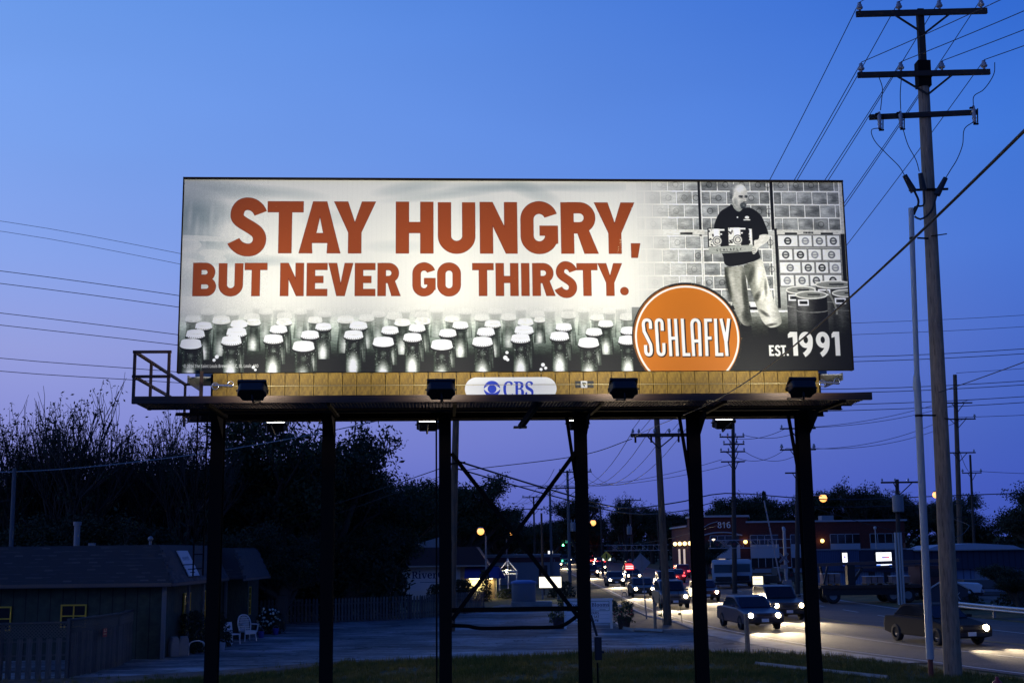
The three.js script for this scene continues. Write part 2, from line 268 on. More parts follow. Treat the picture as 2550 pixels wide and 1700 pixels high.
function poster() {
  const W = 2048, H = 598, cv = document.createElement('canvas'); cv.width = W; cv.height = H;
  const c = cv.getContext('2d');
  const cream = '#eeecdf';
  c.fillStyle = cream; c.fillRect(0, 0, W, H);
  const blot = (x, y, rx, ry, col, al, rot = 0) => { c.save(); c.translate(x, y); c.rotate(rot); c.scale(rx, ry); const g = c.createRadialGradient(0, 0, 0, 0, 0, 1); g.addColorStop(0, `rgba(${col},${al})`); g.addColorStop(0.6, `rgba(${col},${al * 0.55})`); g.addColorStop(1, `rgba(${col},0)`); c.fillStyle = g; c.fillRect(-1, -1, 2, 2); c.restore(); };
  // blurred brew house behind the words
  for (const [x, y, rx, ry, al, r] of [[40, 90, 130, 60, 0.62, 0.2], [10, 150, 120, 70, 0.6, 0], [110, 30, 190, 34, 0.4, 0.1], [60, 200, 140, 30, 0.4, 0.05], [300, 40, 150, 22, 0.26, 0.1], [690, 24, 130, 26, 0.32, -0.15], [820, 40, 240, 20, 0.3, -0.12], [1000, 20, 260, 18, 0.3, 0], [1060, 30, 120, 30, 0.28, 0.4], [250, 255, 120, 20, 0.28, 0], [120, 250, 150, 26, 0.3, 0.1], [430, 120, 90, 30, 0.15, 0], [640, 210, 110, 24, 0.14, 0], [900, 90, 70, 60, 0.1, 0], [20, 320, 110, 60, 0.2, 0], [1250, 18, 160, 20, 0.22, 0]]) blot(x, y, rx, ry, '104,126,130', al, r);
  for (let k = 0; k < 9; k++) blot(20 + k * 22, 120 + (k % 3) * 40, 9, 60, '222,222,212', 0.5, 0.05);
  for (const [x, y, rx, ry] of [[12, 205, 46, 20], [90, 232, 40, 13], [100, 250, 34, 13], [12, 262, 42, 16], [40, 185, 150, 9]]) { c.fillStyle = 'rgba(232,230,218,.82)'; c.beginPath(); c.ellipse(x, y, rx, ry, 0.04, 0, 7); c.fill(); }

  // rows of capped bottles, far to near; left half then right half of the sheet
  const ground = c.createLinearGradient(0, 375, 0, 598); ground.addColorStop(0, 'rgba(120,132,122,0)'); ground.addColorStop(0.3, 'rgba(150,162,152,.5)'); ground.addColorStop(0.55, 'rgba(112,122,114,.85)'); ground.addColorStop(0.78, 'rgba(48,54,49,1)'); ground.addColorStop(1, 'rgba(26,30,26,1)');
  c.fillStyle = ground; c.fillRect(0, 375, 1480, 223);
  const B = [];
  const L = (list, dx) => list.forEach(([x, y, w]) => B.push([0.3934 * x + dx, 0.4023 * y - 12.6, 0.3934 * w]));
  L([[120, 1260, 165], [425, 1238, 155], [742, 1228, 150], [972, 1278, 170], [1352, 1198, 150], [1580, 1248, 165], [1803, 1220, 145], [152, 1190, 145], [462, 1175, 155], [780, 1158, 135], [1020, 1200, 140], [1630, 1167, 135], [1838, 1152, 130], [1388, 1130, 140], [212, 1133, 130], [478, 1118, 130], [590, 1110, 110], [822, 1062, 120], [820, 1105, 120], [1120, 1142, 125], [1057, 1092, 115], [1725, 1110, 125], [1290, 1085, 130], [1665, 1060, 125], [345, 1085, 140], [130, 1080, 120], [680, 1030, 105], [945, 1030, 105], [575, 1066, 125], [1875, 1055, 115], [1880, 1100, 120], [1870, 1000, 110], [1740, 1020, 100], [240, 1030, 110], [430, 1035, 110], [1130, 1050, 105], [1450, 1075, 120], [1540, 1050, 110], [780, 1000, 105], [1010, 1000, 95], [620, 990, 100]], -12.3);
  L([[147, 1270, 170], [460, 1250, 160], [755, 1228, 150], [1058, 1212, 150], [1283, 1258, 165], [1590, 1243, 150], [193, 1190, 135], [487, 1180, 140], [783, 1165, 150], [1092, 1147, 130], [1328, 1185, 130], [1600, 1175, 130], [290, 1132, 125], [540, 1122, 130], [795, 1108, 125], [1420, 1125, 120], [905, 1100, 90], [455, 1075, 115], [665, 1070, 120], [1130, 1055, 120], [1355, 1078, 110], [1590, 1070, 120], [890, 1052, 115], [985, 1015, 100], [110, 1015, 110], [225, 1085, 115], [1250, 1020, 100], [1450, 1030, 105], [560, 1030, 105], [330, 1030, 105], [760, 1005, 100], [1130, 1000, 95], [1545, 1000, 100]], 727.9);
  B.sort((p, q) => p[1] - q[1]);
  for (const [x, y, w] of B) {
    const f = Math.min(1, Math.max(0.05, (y - 385) / 75)), ch = w * 0.46, by = y + ch * 0.8, n = w * 0.4, sh = w * 0.47, dark = Math.round(62 - 40 * f);
    // neck and shoulder of dark glass
    c.globalAlpha = 0.35 + 0.65 * f;
    const g = c.createLinearGradient(x - sh, 0, x + sh, 0); g.addColorStop(0, `rgb(${dark},${dark + 6},${dark})`); g.addColorStop(0.16, `rgb(${dark + 54},${dark + 62},${dark + 54})`); g.addColorStop(0.3, `rgb(${dark + 6},${dark + 10},${dark + 6})`); g.addColorStop(0.78, `rgb(${dark + 14},${dark + 20},${dark + 14})`); g.addColorStop(0.9, `rgb(${dark + 60},${dark + 66},${dark + 60})`); g.addColorStop(1, `rgb(${dark - 14},${dark - 12},${dark - 14})`);
    c.fillStyle = g; c.beginPath(); c.moveTo(x - n, by); c.lineTo(x - n * 1.06, by + w * 0.28); c.lineTo(x - n * 0.92, by + w * 0.36); c.bezierCurveTo(x - n, by + w * 0.9, x - sh * 1.02, by + w * 1.1, x - sh * 1.05, by + w * 1.9); c.lineTo(x + sh * 1.05, by + w * 1.9); c.bezierCurveTo(x + sh * 1.02, by + w * 1.1, x + n, by + w * 0.9, x + n * 0.92, by + w * 0.36); c.lineTo(x + n * 1.06, by + w * 0.28); c.lineTo(x + n, by); c.fill();
    c.strokeStyle = `rgba(14,18,14,${0.75 * f})`; c.lineWidth = 1.2; c.beginPath(); c.moveTo(x - n, by + w * 0.36); c.bezierCurveTo(x - n, by + w * 0.9, x - sh * 1.02, by + w * 1.1, x - sh * 1.05, by + w * 1.9); c.moveTo(x + n, by + w * 0.36); c.bezierCurveTo(x + n, by + w * 0.9, x + sh * 1.02, by + w * 1.1, x + sh * 1.05, by + w * 1.9); c.stroke();
    c.save(); c.beginPath(); c.rect(x - n * 0.96, by + w * 0.3, n * 1.92, w * 1.6); c.clip(); blot(x - n * 0.05, by + w * 1.5, n * 1.0, w * 0.95, '250,252,244', 0.9 * (0.6 + 0.4 * f)); blot(x - n * 0.05, by + w * 1.55, n * 0.7, w * 0.6, '255,255,250', 0.8 * (0.6 + 0.4 * f)); for (let k = 0; k < 60; k++) { const v = rr(0.3, 1.9); c.fillStyle = rnd() < 0.5 ? `rgba(20,24,20,${0.35 * f})` : `rgba(235,240,232,${0.3 * f})`; c.fillRect(x + rr(-n, n), by + v * w, rr(0.7, 2), rr(0.7, 2)); } blot(x, by + w * 0.45, n * 0.5, w * 0.2, '200,206,198', 0.5 * f); c.restore();
    if (f > 0.8) { c.fillStyle = 'rgba(12,16,12,.55)'; for (let k = 0; k < 26; k++) c.fillRect(x + rr(-n, n), by + rr(w * 0.1, w * 0.75), rr(0.8, 2.6), rr(0.8, 2)); c.fillStyle = 'rgba(236,240,232,.75)'; for (let k = 0; k < 30; k++) c.fillRect(x + rr(-n, n), by + rr(w * 0.05, w * 1), rr(0.6, 2), rr(0.6, 2.4)); }
    // crown cap
    c.fillStyle = `rgba(20,24,20,${0.8 * f})`; c.beginPath(); c.ellipse(x, by + ch * 0.08, w * 0.52, ch * 0.42, 0, 0, 7); c.fill();
    c.globalAlpha = 0.45 + 0.55 * f; c.fillStyle = '#f8f6ec'; c.beginPath(); c.moveTo(x - w * 0.44, y + ch * 0.25); c.bezierCurveTo(x - w * 0.4, y - ch * 0.06, x + w * 0.4, y - ch * 0.06, x + w * 0.44, y + ch * 0.25); c.lineTo(x + w * 0.5, by); c.bezierCurveTo(x + w * 0.35, by + ch * 0.38, x - w * 0.35, by + ch * 0.38, x - w * 0.5, by); c.fill();
    if (f > 0.7 && w < 63) { c.fillStyle = 'rgba(30,34,30,.8)'; for (let k = -4; k <= 4; k++) { const u = k / 4.6; c.fillRect(x + u * w * 0.47 - 1, by - ch * 0.02 + (1 - u * u) * ch * 0.17, 1.9, 2.2); } c.strokeStyle = 'rgba(120,122,110,.5)'; c.lineWidth = 1; c.beginPath(); c.ellipse(x, y + ch * 0.4, w * 0.32, ch * 0.16, 0, 0.3, 2.8); c.stroke(); }
    c.globalAlpha = 1;
  }
  const veil = c.createLinearGradient(0, 372, 0, 470); veil.addColorStop(0, 'rgba(238,236,223,1)'); veil.addColorStop(0.35, 'rgba(238,236,223,.72)'); veil.addColorStop(1, 'rgba(238,236,223,0)'); c.fillStyle = veil; c.fillRect(0, 366, 1480, 104);
  for (const [x, y, r] of [[113, 550, 6], [105, 560, 5], [222, 582, 5], [228, 590, 4], [983, 540, 5], [978, 556, 7], [985, 562, 5], [1092, 578, 6], [1100, 588, 5], [1086, 592, 5]]) { c.fillStyle = '#f6f6ee'; c.beginPath(); c.arc(x, y, r, 0, 7); c.fill(); }

  // warehouse with stacked cartons, drawn in its own units
  c.save(); c.setTransform(0.3933, 0, 0, 0.4082, 1344.7, -12.8);
  c.beginPath(); c.rect(60, 30, 1800, 1500); c.clip();
  const wall = c.createLinearGradient(0, 30, 0, 1500); wall.addColorStop(0, '#b9b8b2'); wall.addColorStop(0.6, '#b2b3ac'); wall.addColorStop(0.68, '#8d8f88'); wall.addColorStop(0.8, '#5a5c56'); wall.addColorStop(0.88, '#2c2e2a'); wall.addColorStop(1, '#20221f'); c.fillStyle = wall; c.fillRect(60, 30, 1800, 1500);
  const carton = (x, y, w, h, lum, ring) => {
    c.fillStyle = `rgb(${lum},${lum + 2},${lum - 1})`; c.fillRect(x, y, w, h);
    for (let k = 0; k < 16; k++) { const v = y + rr(6, h - 6), l = lum + rr(-46, 34) | 0; c.fillStyle = `rgba(${l},${l + 2},${l},.55)`; c.fillRect(x + rr(4, w * 0.4), v, rr(w * 0.2, w * 0.6), rr(1.5, 5)); }
    c.strokeStyle = '#dcdad0'; c.lineWidth = 9; c.strokeRect(x, y, w, h); c.strokeStyle = 'rgba(26,28,26,.4)'; c.lineWidth = 3; c.strokeRect(x + 6, y + 6, w - 12, h - 12); blot(x + rr(0.2, 0.8) * w, y + rr(0.3, 0.8) * h, w * 0.5, h * 0.4, '60,62,62', 0.35); blot(x + rr(0.1, 0.6) * w, y + rr(0.2, 0.5) * h, w * 0.4, h * 0.3, '225,224,216', 0.35);
    if (ring) { c.strokeStyle = 'rgba(60,62,60,.6)'; c.lineWidth = 5; c.beginPath(); c.arc(x + w / 2, y + h / 2, h * 0.22, 0, 7); c.stroke(); }
  };
  for (const [x0, x1, y0, rows, w] of [[120, 628, 35, 9, 128], [645, 1195, 35, 10, 132], [1228, 1760, 35, 4, 124]]) for (let j = 0; j < rows; j++) { let x = x0 - (j % 2) * 60, y = y0 + j * 104 - 30 + (j >= 4 ? 40 : 0); for (; x < x1; x += w) carton(Math.max(x0, x), y, Math.min(w, x1 - x, x + w - x0), 98, 132 + ((j * 7 + x) % 5) * 9, rnd() < 0.45); }
  c.fillStyle = '#14181a'; c.fillRect(618, 30, 18, 430); c.fillRect(640, 1000, 560, 30); c.fillRect(1200, 30, 24, 380); c.fillStyle = '#0e1012'; c.fillRect(1222, 400, 22, 620);
  c.fillStyle = '#c9c7bd'; c.fillRect(140, 408, 520, 40); c.fillRect(1240, 408, 530, 40); c.fillStyle = '#101214'; for (const x of [465, 1305, 1595]) c.fillRect(x, 431, 98, 17); for (let k = 0; k < 9; k++) c.fillRect(1455 + k * 9, 424, 5 + (k % 3), 15);
  [[452, [1245, 1415, 1530, 1642]], [560, [1248, 1368, 1485, 1600]], [662, [1250, 1428, 1540, 1650]], [762, [1250, 1370, 1488, 1600]]].forEach(([y, xs], j) => {
    c.fillStyle = '#8e8e88'; c.fillRect(1244, y - 8, 520, 104);
    xs.forEach((x, i) => { const w = (xs[i + 1] ?? 1755) - x - 10; c.fillStyle = '#dedcd3'; c.fillRect(x, y, w, 88); c.strokeStyle = '#55575a'; c.lineWidth = 3; c.strokeRect(x, y, w, 88); const l = 70 + ((i * 3 + j * 5) % 4) * 26; c.fillStyle = `rgb(${l},${l + 2},${l + 4})`; c.beginPath(); c.arc(x + w / 2, y + 45, 30, 0, 7); c.fill(); c.fillStyle = '#c4c4bd'; c.beginPath(); c.arc(x + w / 2, y + 45, 18, 0, 7); c.fill(); c.fillStyle = `rgb(${l},${l},${l})`; c.fillRect(x + w / 2 - 20, y + 40, 40, 9); });
  });
  c.fillStyle = '#17191b'; c.fillRect(1756, 440, 30, 430); c.fillStyle = '#e4e2d8'; c.fillRect(990, 1036, 320, 16); c.fillRect(1000, 985, 200, 26);
  const floor = c.createLinearGradient(0, 1060, 0, 1330); floor.addColorStop(0, 'rgba(150,152,142,.7)'); floor.addColorStop(1, 'rgba(40,42,38,.9)'); c.fillStyle = floor; c.fillRect(850, 1055, 450, 270);
  // kegs
  const keg = (x, w, y, lum) => {
    const g = c.createLinearGradient(x, 0, x + w, 0); g.addColorStop(0, `rgb(${lum + 30},${lum + 30},${lum + 28})`); g.addColorStop(0.25, `rgb(${lum + 60},${lum + 60},${lum + 56})`); g.addColorStop(0.7, `rgb(${lum},${lum},${lum})`); g.addColorStop(1, `rgb(${lum - 20},${lum - 20},${lum - 20})`);
    c.fillStyle = g; c.fillRect(x, y, w, 460); c.strokeStyle = `rgb(${lum + 90},${lum + 90},${lum + 84})`; c.lineWidth = 7; c.beginPath(); c.ellipse(x + w / 2, y + 118, w / 2, 18, 0, 0.1, 3); c.stroke();
    c.fillStyle = '#8e8f88'; c.beginPath(); c.ellipse(x + w / 2, y, w / 2, 28, 0, 0, 7); c.fill(); c.lineWidth = 10; c.strokeStyle = '#d8d6cc'; c.stroke(); c.fillStyle = '#1a1c1c'; c.fillRect(x + w * 0.38, y - 6, w * 0.4, 9);
    c.strokeStyle = '#e8e6dc'; c.lineWidth = 12; c.strokeRect(x + w * 0.08, y + 42, w * 0.3, 36); c.fillStyle = '#141616'; c.fillRect(x + w * 0.16, y + 52, w * 0.2, 16);
  };
  keg(1295, 230, 880, 62); keg(1530, 290, 838, 48); keg(1662, 260, 905, 40); keg(1368, 248, 918, 52);
  c.strokeStyle = '#8c8c84'; c.lineWidth = 16; c.beginPath(); c.moveTo(1610, 880); c.bezierCurveTo(1650, 920, 1690, 1000, 1690, 1070); c.stroke();
  const low = c.createLinearGradient(0, 1080, 0, 1400); low.addColorStop(0, 'rgba(30,32,29,0)'); low.addColorStop(0.6, 'rgba(30,32,29,.82)'); low.addColorStop(1, 'rgba(33,35,32,1)'); c.fillStyle = low; c.fillRect(850, 1080, 1010, 450);
  // the man carrying a tray of bottle packs
  const shape = (col, ...p) => { c.fillStyle = col; c.beginPath(); c.moveTo(p[0], p[1]); for (let i = 2; i < p.length; i += 2) { const nx = p[(i + 2) % p.length], ny = p[(i + 3) % p.length]; c.quadraticCurveTo(p[i], p[i + 1], (p[i] + nx) / 2, (p[i + 1] + ny) / 2); } c.closePath(); c.fill(); };
  const grad = (x0, y0, x1, y1, ...s) => { const g = c.createLinearGradient(x0, y0, x1, y1); s.forEach((k, i) => g.addColorStop(i / (s.length - 1), k)); return g; };
  shape('#2b2d2b', 925, 1130, 1000, 1130, 1002, 1200, 1004, 1285, 930, 1285, 905, 1200); shape('#2b2d2b', 1132, 1150, 1206, 1150, 1208, 1220, 1216, 1290, 1140, 1292, 1134, 1220);
  shape(grad(1000, 0, 1230, 0, '#6e7068', '#b9b8ac', '#d9d7cc', '#a2a298'), 962, 690, 1080, 640, 1110, 636, 1132, 720, 1152, 830, 1170, 910, 1208, 1000, 1246, 1105, 1240, 1152, 1150, 1178, 1092, 1132, 1062, 1050, 1034, 960, 1004, 850, 980, 800);
  shape(grad(810, 0, 990, 0, '#55574f', '#9a9a90', '#a3a399', '#5c5e58'), 806, 704, 900, 700, 966, 684, 976, 800, 984, 900, 992, 1010, 1010, 1120, 1004, 1158, 930, 1156, 888, 1060, 850, 960, 822, 860, 808, 770);
  for (const [a, b, rx, ry, col, al, ro] of [[860, 800, 30, 110, '210,208,198', 0.6, -0.1], [910, 950, 34, 110, '196,194,186', 0.6, -0.25], [830, 860, 26, 150, '30,32,28', 0.6, -0.12], [960, 900, 26, 190, '34,36,32', 0.6, -0.05], [960, 1080, 40, 70, '40,42,38', 0.6, 0], [1080, 760, 34, 120, '240,238,228', 0.7, 0.15], [1020, 760, 26, 90, '50,52,48', 0.6, 0.3], [1100, 920, 34, 70, '235,233,222', 0.6, 0.2], [1060, 930, 26, 60, '44,46,42', 0.7, 0.5], [1150, 1020, 60, 24, '228,226,214', 0.6, 0.5], [1110, 1060, 60, 18, '36,38,34', 0.7, 0.6], [1180, 1110, 60, 16, '220,218,206', 0.6, -0.3], [1150, 1150, 70, 14, '30,32,28', 0.7, -0.2], [1130, 860, 16, 80, '60,62,56', 0.6, 0]]) blot(a, b, rx, ry, col, al, ro);
  shape('#13181f', 884, 206, 940, 262, 1010, 226, 1062, 244, 1122, 292, 1152, 372, 1180, 452, 1128, 470, 1102, 484, 1082, 560, 1090, 600, 1106, 636, 960, 684, 804, 704, 806, 600, 740, 560, 730, 390, 768, 300, 804, 254, 866, 226);
  shape('#9a9c94', 888, 190, 940, 160, 990, 220, 960, 262, 936, 270, 900, 240);
  shape('#20262c', 882, 204, 900, 246, 938, 276, 930, 296, 880, 250, 866, 226);
  c.fillStyle = grad(880, 60, 1020, 190, '#75797a', '#d2d0c6', '#c8c6bc', '#8a8c88'); c.beginPath(); c.moveTo(880, 120); c.bezierCurveTo(872, 60, 910, 40, 950, 44); c.bezierCurveTo(1004, 48, 1020, 92, 1016, 130); c.bezierCurveTo(1024, 160, 1020, 200, 992, 232); c.bezierCurveTo(950, 262, 906, 236, 896, 190); c.closePath(); c.fill();
  blot(960, 78, 48, 34, '238,236,226', 0.7); blot(890, 120, 22, 40, '70,74,76', 0.6);
  c.fillStyle = '#6d7070'; c.beginPath(); c.ellipse(886, 146, 11, 24, 0.1, 0, 7); c.fill();
  blot(964, 148, 24, 14, '40,44,48', 0.8, 0.1); blot(1006, 148, 18, 13, '40,44,48', 0.8, -0.1); c.strokeStyle = 'rgba(34,38,42,.8)'; c.lineWidth = 4; c.beginPath(); c.moveTo(946, 142); c.quadraticCurveTo(962, 134, 982, 142); c.moveTo(994, 141); c.quadraticCurveTo(1006, 134, 1018, 143); c.stroke(); c.fillStyle = '#1c2024'; c.beginPath(); c.ellipse(968, 151, 6, 4, 0, 0, 7); c.fill(); c.beginPath(); c.ellipse(1006, 151, 5, 4, 0, 0, 7); c.fill(); blot(920, 190, 26, 40, '90,94,94', 0.5); blot(940, 170, 24, 20, '214,212,204', 0.5);
  shape('#b5b3aa', 984, 150, 1000, 160, 1008, 182, 992, 190, 978, 184); c.fillStyle = '#3a3e40'; c.fillRect(982, 186, 26, 5);
  shape('#575b5d', 954, 208, 968, 192, 996, 194, 1006, 208, 1000, 234, 982, 246, 958, 238); shape('#9a9c96', 968, 212, 984, 206, 998, 212, 984, 222); c.fillStyle = '#3a3e40'; c.fillRect(970, 211, 26, 3); blot(980, 236, 20, 12, '60,64,66', 0.6); blot(1002, 170, 10, 26, '216,214,206', 0.5);
  c.fillStyle = '#d8d6ce'; c.beginPath(); c.arc(929, 311, 7, 0, 7); c.fill(); c.beginPath(); c.ellipse(1006, 312, 18, 12, 0, 0, 7); c.fill(); c.fillRect(976, 326, 56, 9);
  shape('#cfcdc3', 1098, 452, 1140, 440, 1180, 450, 1184, 482, 1150, 514, 1086, 546, 1076, 582, 1046, 606, 1028, 566, 1044, 492, 1094, 486);
  for (const [x, y, w, h] of [[684, 396, 152, 150], [842, 386, 164, 150], [1004, 396, 48, 140]]) {
    c.fillStyle = '#15181a'; c.fillRect(x, y, w, h); c.fillStyle = '#d6d4ca'; c.fillRect(x + 8, y + 6, w * 0.6, h - 10); c.fillStyle = '#22262a'; for (let k = 0; k < 16; k++) { c.beginPath(); c.arc(x + rr(8, w * 0.3), y + rr(10, h - 12), rr(3, 7), 0, 7); c.fill(); }
    c.fillStyle = '#ebe9e0'; c.fillRect(x + w * 0.32, y + 6, w * 0.26, h * 0.5); if (w > 60) { c.fillStyle = '#c9c7be'; c.beginPath(); c.arc(x + w * 0.5, y + h * 0.68, 36, 0, 7); c.fill(); c.strokeStyle = '#5a5d5e'; c.lineWidth = 6; c.stroke(); c.beginPath(); c.arc(x + w * 0.5, y + h * 0.68, 20, 0, 7); c.stroke(); c.fillStyle = '#e2e0d6'; c.fillRect(x + w * 0.64, y + 8, w * 0.26, 14); c.fillRect(x + w * 0.66, y + 42, 16, 12); }
  }
  c.fillStyle = '#a4a69e'; c.beginPath(); c.moveTo(684, 546); c.lineTo(1046, 526); c.lineTo(1044, 578); c.lineTo(694, 602); c.fill();
  c.save(); c.translate(748, 580); c.rotate(-0.055); c.fillStyle = '#24282a'; c.font = 'bold 26px sans-serif'; [...'SCHLAFLY'].forEach((l, i) => c.fillText(l, i * 27, 0)); c.fillRect(30, 6, 150, 4); c.restore();
  shape('#c4c2b8', 1040, 540, 1078, 548, 1074, 584, 1048, 606, 1030, 588); c.strokeStyle = '#55585a'; c.lineWidth = 4; for (const y of [560, 574, 588]) { c.beginPath(); c.moveTo(1036, y); c.lineTo(1066, y + 5); c.stroke(); }
  c.restore();
  const fade = c.createLinearGradient(1362, 0, 1600, 0); fade.addColorStop(0, 'rgba(238,236,223,1)'); fade.addColorStop(0.25, 'rgba(238,236,223,.9)'); fade.addColorStop(1, 'rgba(238,236,223,0)'); c.fillStyle = fade; c.fillRect(1362, 0, 240, 400);
  const fade2 = c.createLinearGradient(0, 250, 0, 420); fade2.addColorStop(0, 'rgba(238,236,223,0)'); fade2.addColorStop(1, 'rgba(238,236,223,.55)'); c.fillStyle = fade2; c.fillRect(1362, 250, 240, 100);
  const right = c.createLinearGradient(1450, 0, 1362, 0); right.addColorStop(0, 'rgba(238,236,223,0)'); right.addColorStop(1, 'rgba(238,236,223,0)');

  // grain over the photographs
  const im = c.getImageData(0, 0, W, H), d = im.data;
  for (let i = 0; i < d.length; i += 4) { const x = (i / 4) % W, y = (i / 4 / W) | 0, inP = y > 400 || x > 1500 || x < 260, g = (rnd() - 0.5) * (inP ? 30 : 8) + (((x / 3) | 0) % 5 === 0 ? -2 : 0); const gain = y > 425 && x < 1480 ? Math.min(1.55, 1 + (y - 425) / 60) : x > 1440 ? Math.min(1.45, 1 + (x - 1440) / 160) : 1, mid = y > 425 && x < 1480 ? 128 : 140, clot = gain > 1.2 ? (tileNoise(x / W, y / H, 256, 2, 7) - 0.5) * 46 : 0; for (let k = 0; k < 3; k++) d[i + k] = Math.max(8 + k * 1, Math.min(250, mid + (d[i + k] - mid) * gain + g + clot)); }
  c.putImageData(im, 0, 0);

  // the words
  const words = (list, y0, y1, st) => {
    for (const pass of [0, 1]) for (const [ch, x0, x1, dy0 = 0, dy1 = 0] of list) { c.fillStyle = c.strokeStyle = pass ? '#96400a' : '#6e200c'; glyph(c, ch, x0, x1, dy0 || y0, dy1 || y1, ch === 'I' ? x1 - x0 : st, pass ? 0 : 1.3); }
  };
  const k1 = (a, b) => [0.3934 * a - 12.3, 0.3934 * b - 12.3], k2 = (a, b) => [0.3934 * a + 727.9, 0.3934 * b + 727.9];
  words([['S', ...k1(395, 668), 64.5, 232], ['T', ...k1(680, 952)], ['A', ...k1(925, 1240)], ['Y', ...k1(1195, 1512)], ['H', ...k1(1675, 1962)], ['U', ...k2(122, 408), 69, 232], ['N', ...k2(450, 738)], ['G', ...k2(770, 1058), 66, 232], ['R', ...k2(1088, 1370)], ['Y', ...k2(1355, 1668)], [',', ...k2(1640, 1708), 199.5, 243.5]], 69, 230.4, 38);
  words([['B', ...k1(122, 297)], ['U', ...k1(318, 498), 263, 365], ['T', ...k1(515, 682)], ['N', ...k1(787, 962)], ['E', ...k1(990, 1143)], ['V', ...k1(1157, 1340)], ['E', ...k1(1360, 1512)], ['R', ...k1(1535, 1703)], ['G', ...k1(1805, 1978), 261, 365], ['O', ...k2(115, 293), 261, 365], ['T', ...k2(388, 548)], ['H', ...k2(570, 742)], ['I', ...k2(770, 828)], ['R', ...k2(857, 1025)], ['S', ...k2(1042, 1200), 261, 365], ['T', ...k2(1205, 1363)], ['Y', ...k2(1372, 1557)], ['.', ...k2(1545, 1605), 338, 361.5]], 263, 363.5, 23);
  // scuffs in the ink
  for (let k = 0; k < 900; k++) { const x = rr(30, 1400), y = rr(66, 364), r = rnd(); c.fillStyle = `rgba(226,196,150,${0.1 + 0.2 * rnd()})`; if (c.getImageData(x, y, 1, 1).data[2] < 60) c.fillRect(x, y, r < 0.6 ? rr(0.6, 1.6) : rr(2, 6), rr(0.5, 1.4)); }
  for (let k = 0; k < 110; k++) { const t = rnd(), x = 1392 - 60 * t + rr(-12, 12), y = 72 + 165 * t; if (c.getImageData(x, y, 1, 1).data[2] < 60) { c.fillStyle = 'rgba(240,226,200,.85)'; c.beginPath(); c.arc(x, y, rr(0.5, 1.6), 0, 7); c.fill(); } }

  // round badge
  const bx0 = 1537.4, by0 = 494;
  c.fillStyle = '#12140f'; c.beginPath(); c.arc(bx0, by0, 171, 0, 7); c.fill(); c.strokeStyle = '#c46a10'; c.lineWidth = 1.5; c.beginPath(); c.arc(bx0, by0, 166.5, 1.2, 4.4); c.stroke();
  c.fillStyle = '#b8863c'; for (let k = 0; k < 70; k++) { const a = rnd() * 6.28, r = rr(166, 171.5); c.fillRect(bx0 + Math.cos(a) * r, by0 + Math.sin(a) * r, rr(0.6, 2.4), rr(0.6, 2)); }
  c.fillStyle = '#d07408'; c.beginPath(); c.arc(bx0, by0, 164, 0, 7); c.fill(); c.strokeStyle = '#fbf6ea'; c.lineWidth = 6; c.beginPath(); c.arc(bx0, by0, 158.5, 0, 7); c.stroke();
  c.lineJoin = 'miter'; c.lineCap = 'butt';
  const deco = (f) => { c.save(); c.translate(2.2, 1.6); c.strokeStyle = '#1c120a'; c.lineWidth = 14; c.beginPath(); f(); c.stroke(); c.restore(); c.strokeStyle = '#fffdf4'; c.lineWidth = 10; c.beginPath(); f(); c.stroke(); };
  const T = (x) => 0.3933 * x + 1344.7, t0 = 436, t1 = 553, tm = 497, h5 = 5;
  deco(() => { c.moveTo(T(204), 468); c.lineTo(T(204), 452); c.quadraticCurveTo(T(204), t0 + 4, T(176), t0 + 4); c.quadraticCurveTo(T(146), t0 + 4, T(148), 458); c.lineTo(T(152), 476); c.lineTo(T(200), 516); c.lineTo(T(204), 532); c.quadraticCurveTo(T(204), t1 - 5, T(184), t1 - 5); c.quadraticCurveTo(T(160), t1 - 5, T(160), 534); c.lineTo(T(160), 518); });
  deco(() => { c.moveTo(T(296), 474); c.lineTo(T(296), 452); c.quadraticCurveTo(T(294), t0 + 4, T(272), t0 + 4); c.quadraticCurveTo(T(250), t0 + 4, T(250), 452); c.lineTo(T(256), 534); c.quadraticCurveTo(T(258), t1 - 5, T(282), t1 - 5); c.quadraticCurveTo(T(304), t1 - 5, T(304), 534); c.lineTo(T(304), 512); });
  deco(() => { c.moveTo(T(350), t0); c.lineTo(T(356), t1); c.moveTo(T(402), t0); c.lineTo(T(408), t1); c.moveTo(T(354), tm); c.lineTo(T(404), tm); });
  deco(() => { c.moveTo(T(456), t0); c.lineTo(T(460), t1 - 5); c.lineTo(T(510), t1 - 5); });
  deco(() => { c.moveTo(T(536), t1); c.lineTo(T(530), 456); c.quadraticCurveTo(T(532), t0 + 4, T(558), t0 + 4); c.quadraticCurveTo(T(588), t0 + 4, T(588), 456); c.lineTo(T(588), t1); c.moveTo(T(534), 506); c.lineTo(T(588), 506); });
  deco(() => { c.moveTo(T(690), t0 + 5); c.lineTo(T(640), t0 + 5); c.lineTo(T(640), t1); c.moveTo(T(640), tm); c.lineTo(T(682), tm); });
  deco(() => { c.moveTo(T(718), t0); c.lineTo(T(718), t1 - 5); c.lineTo(T(770), t1 - 5); });
  deco(() => { c.moveTo(T(762), t0); c.lineTo(T(794), 508); c.lineTo(T(798), t1); c.moveTo(T(824), t0); c.lineTo(T(796), 508); });
